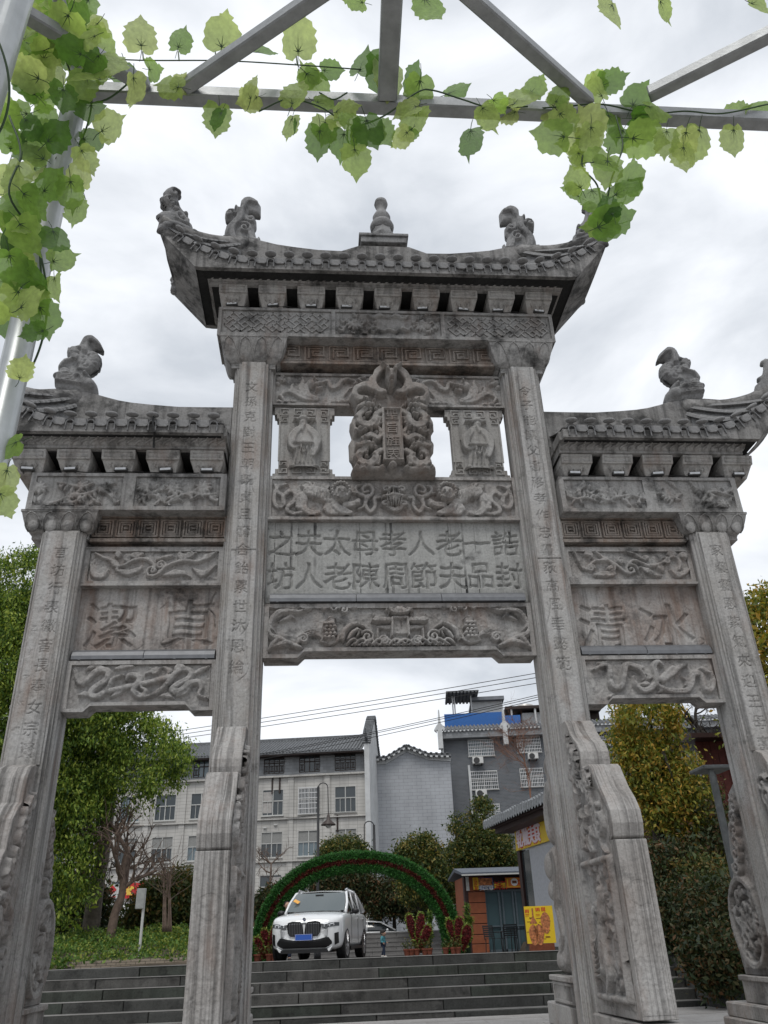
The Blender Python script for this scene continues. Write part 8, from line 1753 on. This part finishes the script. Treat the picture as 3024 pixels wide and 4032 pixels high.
def leaf_mesh(k):
    r = np.random.default_rng(k); wide = (.42,.46,.38,.5)[k % 4]; out = []
    half = [(0,1.),(.09,.87),(.15,.83),(.2,.77),(.30,.72),(.40,.66),(.41,.57),(.45,.48),(.43,.38),(.46,.27),(.42,.15),(.38,.05),(.3,-.03),(.2,-.07),(.1,-.05),(0,.02)]
    f = wide/.45
    def jag(P): return [(x*f*(1+.09*((i_ % 2)*2-1))+r.normal()*.018, y+r.normal()*.016) for i_, (x, y) in enumerate(P)]
    R_ = jag(half[1:-1]); L_ = [(-x, y) for x, y in jag(half[1:-1])[::-1]]; P = [(0, 1.+r.normal()*.03)]+R_+[(0, .02)]+L_
    cup = r.uniform(.2,.6)*(1 if k % 2 else -1); tw = r.uniform(-.25,.25); bend = r.uniform(-.5,.5)
    def z3(x, y): return (x, y, cup*abs(x)*.55 + tw*x*(y-.4) + bend*(y-.3)**2*.8 + .02*math.sin(9*y+5*x))
    b = MB(); mid = [(0, .15), (0, .38), (0, .62), (0, .84)]; n = len(P); vs = [z3(*p) for p in P]+[z3(*p) for p in mid]
    # fans from the midrib
    fs = []; iR = list(range(1, 15)); iL = list(range(16, 30)); M_ = [n, n+1, n+2, n+3]
    def near(y): return M_[int(np.argmin([abs(y-.05-q[1]) for q in mid]))]
    for side in (list(range(0, 16)), list(range(15, 30))+[0]):
        for a, c in zip(side[:-1], side[1:]):
            ma, mc = near(P[a][1]), near(P[c][1]); fs.append((a, c, mc) if ma == mc else (a, c, mc, ma))
    b.add(vs, fs); b.m = 1
    for ang, l in ((0,.36),(.55,.24),(-.55,.24),(1.25,.17),(-1.25,.17)):
        dx, dy = math.sin(ang), math.cos(ang); w = .013
        for sz in (-.004,.004):
            p0 = np.array(z3(0, .1)); p1 = np.array(z3(dx*l, .1+dy*l)); q = np.array((dy*w, -dx*w, 0)); up = np.array((0,0,sz)); b.add([p0+q+up, p1+up, p0-q+up], [(0,1,2)])
    b.tube([z3(0, .12), (0, -.1, .01), (.02*(k-2), -.3, -.03)], (.012,.011,.009), 4, cap=False)
    return b.mesh('leaf', [VL, VST], True)
LM = [leaf_mesh(k) for k in range(7)]
VR = np.random.default_rng(3)
def put_leaf(root, P, ang, size, tilt=.35, k=None):
    """a leaf hung at P; ang = direction of its tip across the view (degrees, 90 = up)"""
    a = math.radians(ang); tip = AR*math.cos(a)+AU*math.sin(a); nrm = -AW + VR.normal(size=3)*tilt; nrm -= tip*(nrm@tip); nrm /= np.linalg.norm(nrm); tip = tip+AW*VR.normal()*tilt*.7; tip /= np.linalg.norm(tip); nrm -= tip*(nrm@tip); nrm /= np.linalg.norm(nrm); sx = np.cross(tip, nrm)
    if VR.random() < .5: nrm, sx = -nrm, -sx
    o = link('leaf', LM[VR.integers(len(LM)) if k is None else k], root); s = size; R_ = Vector(root.location)
    w = VR.uniform(.85, 1.1); M = Matrix(((sx[0]*w, tip[0], nrm[0], 0), (sx[1]*w, tip[1], nrm[1], 0), (sx[2]*w, tip[2], nrm[2], 0), (0,0,0,1))); M = M @ Matrix.Scale(s, 4)
    c = Vector(P) - Vector(tip)*s*.42 - R_; M.translation = c; o.matrix_local = M; return o
def zdep(P): return float((np.array(P)-CAM)@AW)
def leaves_px(root, items, y0, spread=.05):
    for it in items:
        x, y, ang, px = it[:4]; tl = it[4] if len(it) > 4 else .35; d = y0+VR.uniform(-spread, spread); P = atY('D', x, y, d); put_leaf(root, P, ang, px*.9/ (FPX*1659/3024)*zdep(P), tl)
def vine(label, loc, paths, r=.0028):
    t = thing('artificial_vine', label, 'vine', loc); 
    for p in paths:
        b = MB(); q = cr_spline([np.array(v)-np.array(loc) for v in p], 6); b.tube(q, r, 5); b.build('stem', VST, t, smooth=True)
    return t
DY = lambda x, y, Y=None: tuple(atY('D', x, y, TY if Y is None else Y))
v1 = vine('artificial ivy strand along the middle of the overhead beam', DY(640, 250), [[DY(560,240,TY-.04),DY(620,215,TY-.05),DY(690,230,TY-.05),DY(760,270,TY-.03),DY(830,250,TY-.04),DY(900,200,TY-.06),DY(935,195,TY-.05),DY(1000,215,TY-.05),DY(1060,232,TY-.05),DY(1140,230,TY-.04)], [DY(755,250),DY(750,300),DY(765,320)], [DY(690,200,TY-.05),DY(720,215,TY-.05),DY(750,200,TY-.05)]])
leaves_px(v1, [(543,192,80,72),(538,215,200,60),(470,262,265,88),(472,258,250,58),(640,205,70,80),(682,178,-40,90),(668,165,120,70),(716,152,5,58,.8),(783,135,70,78),(625,272,255,66),(640,275,265,40,.9),(698,285,262,80),(690,308,268,86),(768,348,275,84),(740,312,262,78,.8),(756,258,190,70),(725,265,200,60),(832,150,85,112),(800,283,290,84),(826,290,305,70),(745,235,10,70),(700,225,-20,60),(835,170,272,112),(868,298,225,62),(896,172,80,84),(903,205,262,96),(897,262,255,80),(880,290,235,60),(985,196,12,68,.8),(1053,252,300,76),(1014,304,262,88),(1096,240,165,62,.8),(1132,217,22,80),(1157,188,52,62),(1075,225,-15,60,.9),(880,240,200,70),(775,300,265,70)], TY-.05)
v2 = vine('artificial ivy strand stretched on a thin wire above the left part of the beam', DY(400, 128, TY-.1), [[DY(180,122,TY-.1),DY(300,130,TY-.1),DY(480,131,TY-.1),DY(640,140,TY-.1),DY(780,150,TY-.08)]], .0022)
leaves_px(v2, [(305,72,90,92,.2),(391,84,75,70,.25),(482,74,82,100,.25),(644,78,88,106,.25),(572,113,22,72,.7)], TY-.1, .015)
for x, ya, yb in ((308,112,130),(385,112,131),(465,112,132),(640,122,139)): b = MB(); L0_ = np.array(v2.location); b.tube([np.array(DY(x,ya,TY-.1))-L0_, np.array(DY(x+2,yb,TY-.1))-L0_], .003, 4); b.build('leaf_stalk', VST, v2)
v3 = vine('artificial ivy cluster hanging from the right joint of the overhead trellis', DY(1300, 230), [[DY(1140,235),DY(1220,230,TY-.05),DY(1300,225,TY-.05),DY(1400,245,TY-.05),DY(1480,240,TY-.05),DY(1560,245,TY-.04),DY(1659,225,TY-.03)], [DY(1255,250,TY-.04),DY(1262,310,TY-.04),DY(1258,360,TY-.04),DY(1290,400,TY-.04),DY(1300,460,TY-.04)], [DY(1330,250,TY-.04),DY(1345,310,TY-.04),DY(1335,350,TY-.04),DY(1320,390,TY-.04),DY(1310,440,TY-.04)]])
leaves_px(v3, [(1204,232,112,92),(1222,262,300,84),(1192,292,168,96),(1265,268,110,116),(1276,300,268,86),(1318,275,280,90),(1290,190,120,70),(1318,178,25,84),(1285,180,200,60),(1378,210,58,84),(1260,325,258,82),(1246,388,120,66),(1303,352,8,90),(1312,368,265,86),(1358,384,82,94),(1352,408,32,94),(1238,415,165,66,.9),(1285,430,280,84),(1322,478,22,112,.25),(1300,488,182,92,.4),(1315,445,110,70),(1392,255,0,74),(1395,302,352,98),(1438,305,265,74),(1478,312,268,84),(1506,308,262,96),(1478,338,272,74),(1585,302,270,78,.2),(1640,240,18,84),(1590,245,10,66,.8),(1420,240,-10,80),(1235,305,180,70),(1245,345,250,60),(1380,285,200,80),(1335,300,240,80),(1210,205,60,66)], TY-.05)
v4 = vine('few artificial ivy leaves dangling from the top right of the trellis', DY(1380, -60), [[DY(1240,-60),DY(1330,-30),DY(1440,-40),DY(1560,-30),DY(1680,-20)]], .003)
leaves_px(v4, [(1325,28,268,86,.25),(1432,22,305,66,.7),(1641,12,-10,70,.4),(930,14,302,84,.3),(768,2,185,60,.5)], TY-.1, .02)
# dense growth round the two posts at the left
pp = np.array((PXP+.012, TY-.01)); spir = [(pp[0]+.05*math.cos(q), pp[1]+.05*math.sin(q), 3.55-.14*q) for q in np.linspace(0, 14, 60)]
v5 = vine('dense artificial ivy wrapped round the left steel posts', (pp[0], pp[1], 2.0), [spir, [DY(120,80,TY-.15),DY(150,150,TY-.1),DY(170,215,TY-.05),DY(230,215,TY-.05),DY(300,160,TY-.1)], [DY(20,250,TY-.2),DY(45,330,TY-.2),DY(20,420,TY-.2),DY(80,520,TY-.1),DY(90,640,TY-.05)], [(PXP-.0+.05*math.cos(q), TY-.43+.05*math.sin(q), 3.6-.1*q) for q in np.linspace(0, 20, 70)]], .003)
fix = [(165,20,280,92),(120,20,90,80),(80,30,60,80),(82,118,30,104,.25),(150,85,20,100),(150,120,200,80),(230,140,300,96),(268,165,275,92),(225,150,60,80),(240,272,20,86),(290,195,268,86),(55,185,140,80),(180,190,250,80),(195,245,275,80),(155,418,272,88,.2),(175,375,95,84),(165,460,260,70),(60,300,200,90),(30,380,250,90),(120,290,40,80),(100,250,110,70),(35,250,200,80),(20,300,90,70),(70,440,310,92),(30,470,160,100,.25),(60,510,300,96),(120,520,290,82),(135,560,20,72),(25,580,270,96),(70,600,310,90),(120,620,280,70),(25,650,240,90),(60,650,30,88),(95,690,285,92,.25),(75,720,200,66),(20,700,200,80),(48,800,58,70,.7),(12,965,200,90),(10,1040,265,90),(8,1085,300,80),(185,345,290,70),(110,395,45,84),(15,520,90,80),(330,150,330,70,.8),(365,185,165,80),(390,180,60,50),(200,300,10,66),(20,140,200,60),(105,160,120,84),(135,215,270,84),(60,90,120,80),(215,100,330,84),(170,140,110,76)]
leaves_px(v5, fix, TY-.1, .1)
for i in range(70):
    q = VR.random(); y = -20+700*q; xc = 150-150*q*.95; x = xc+VR.normal()*42-(12 if q < .4 else 0)
    if q < .35 and VR.random() < .5: x = VR.uniform(55, 215)
    if x > 215 or (abs(x-(150-.207*(y-200))) < 16 and VR.random() < .7): continue
    if x < 60-.3*y and VR.random() < .75: continue
    leaves_px(v5, [(x, y, VR.uniform(0, 360), VR.uniform(62, 100), .5)], TY-.08, .16)
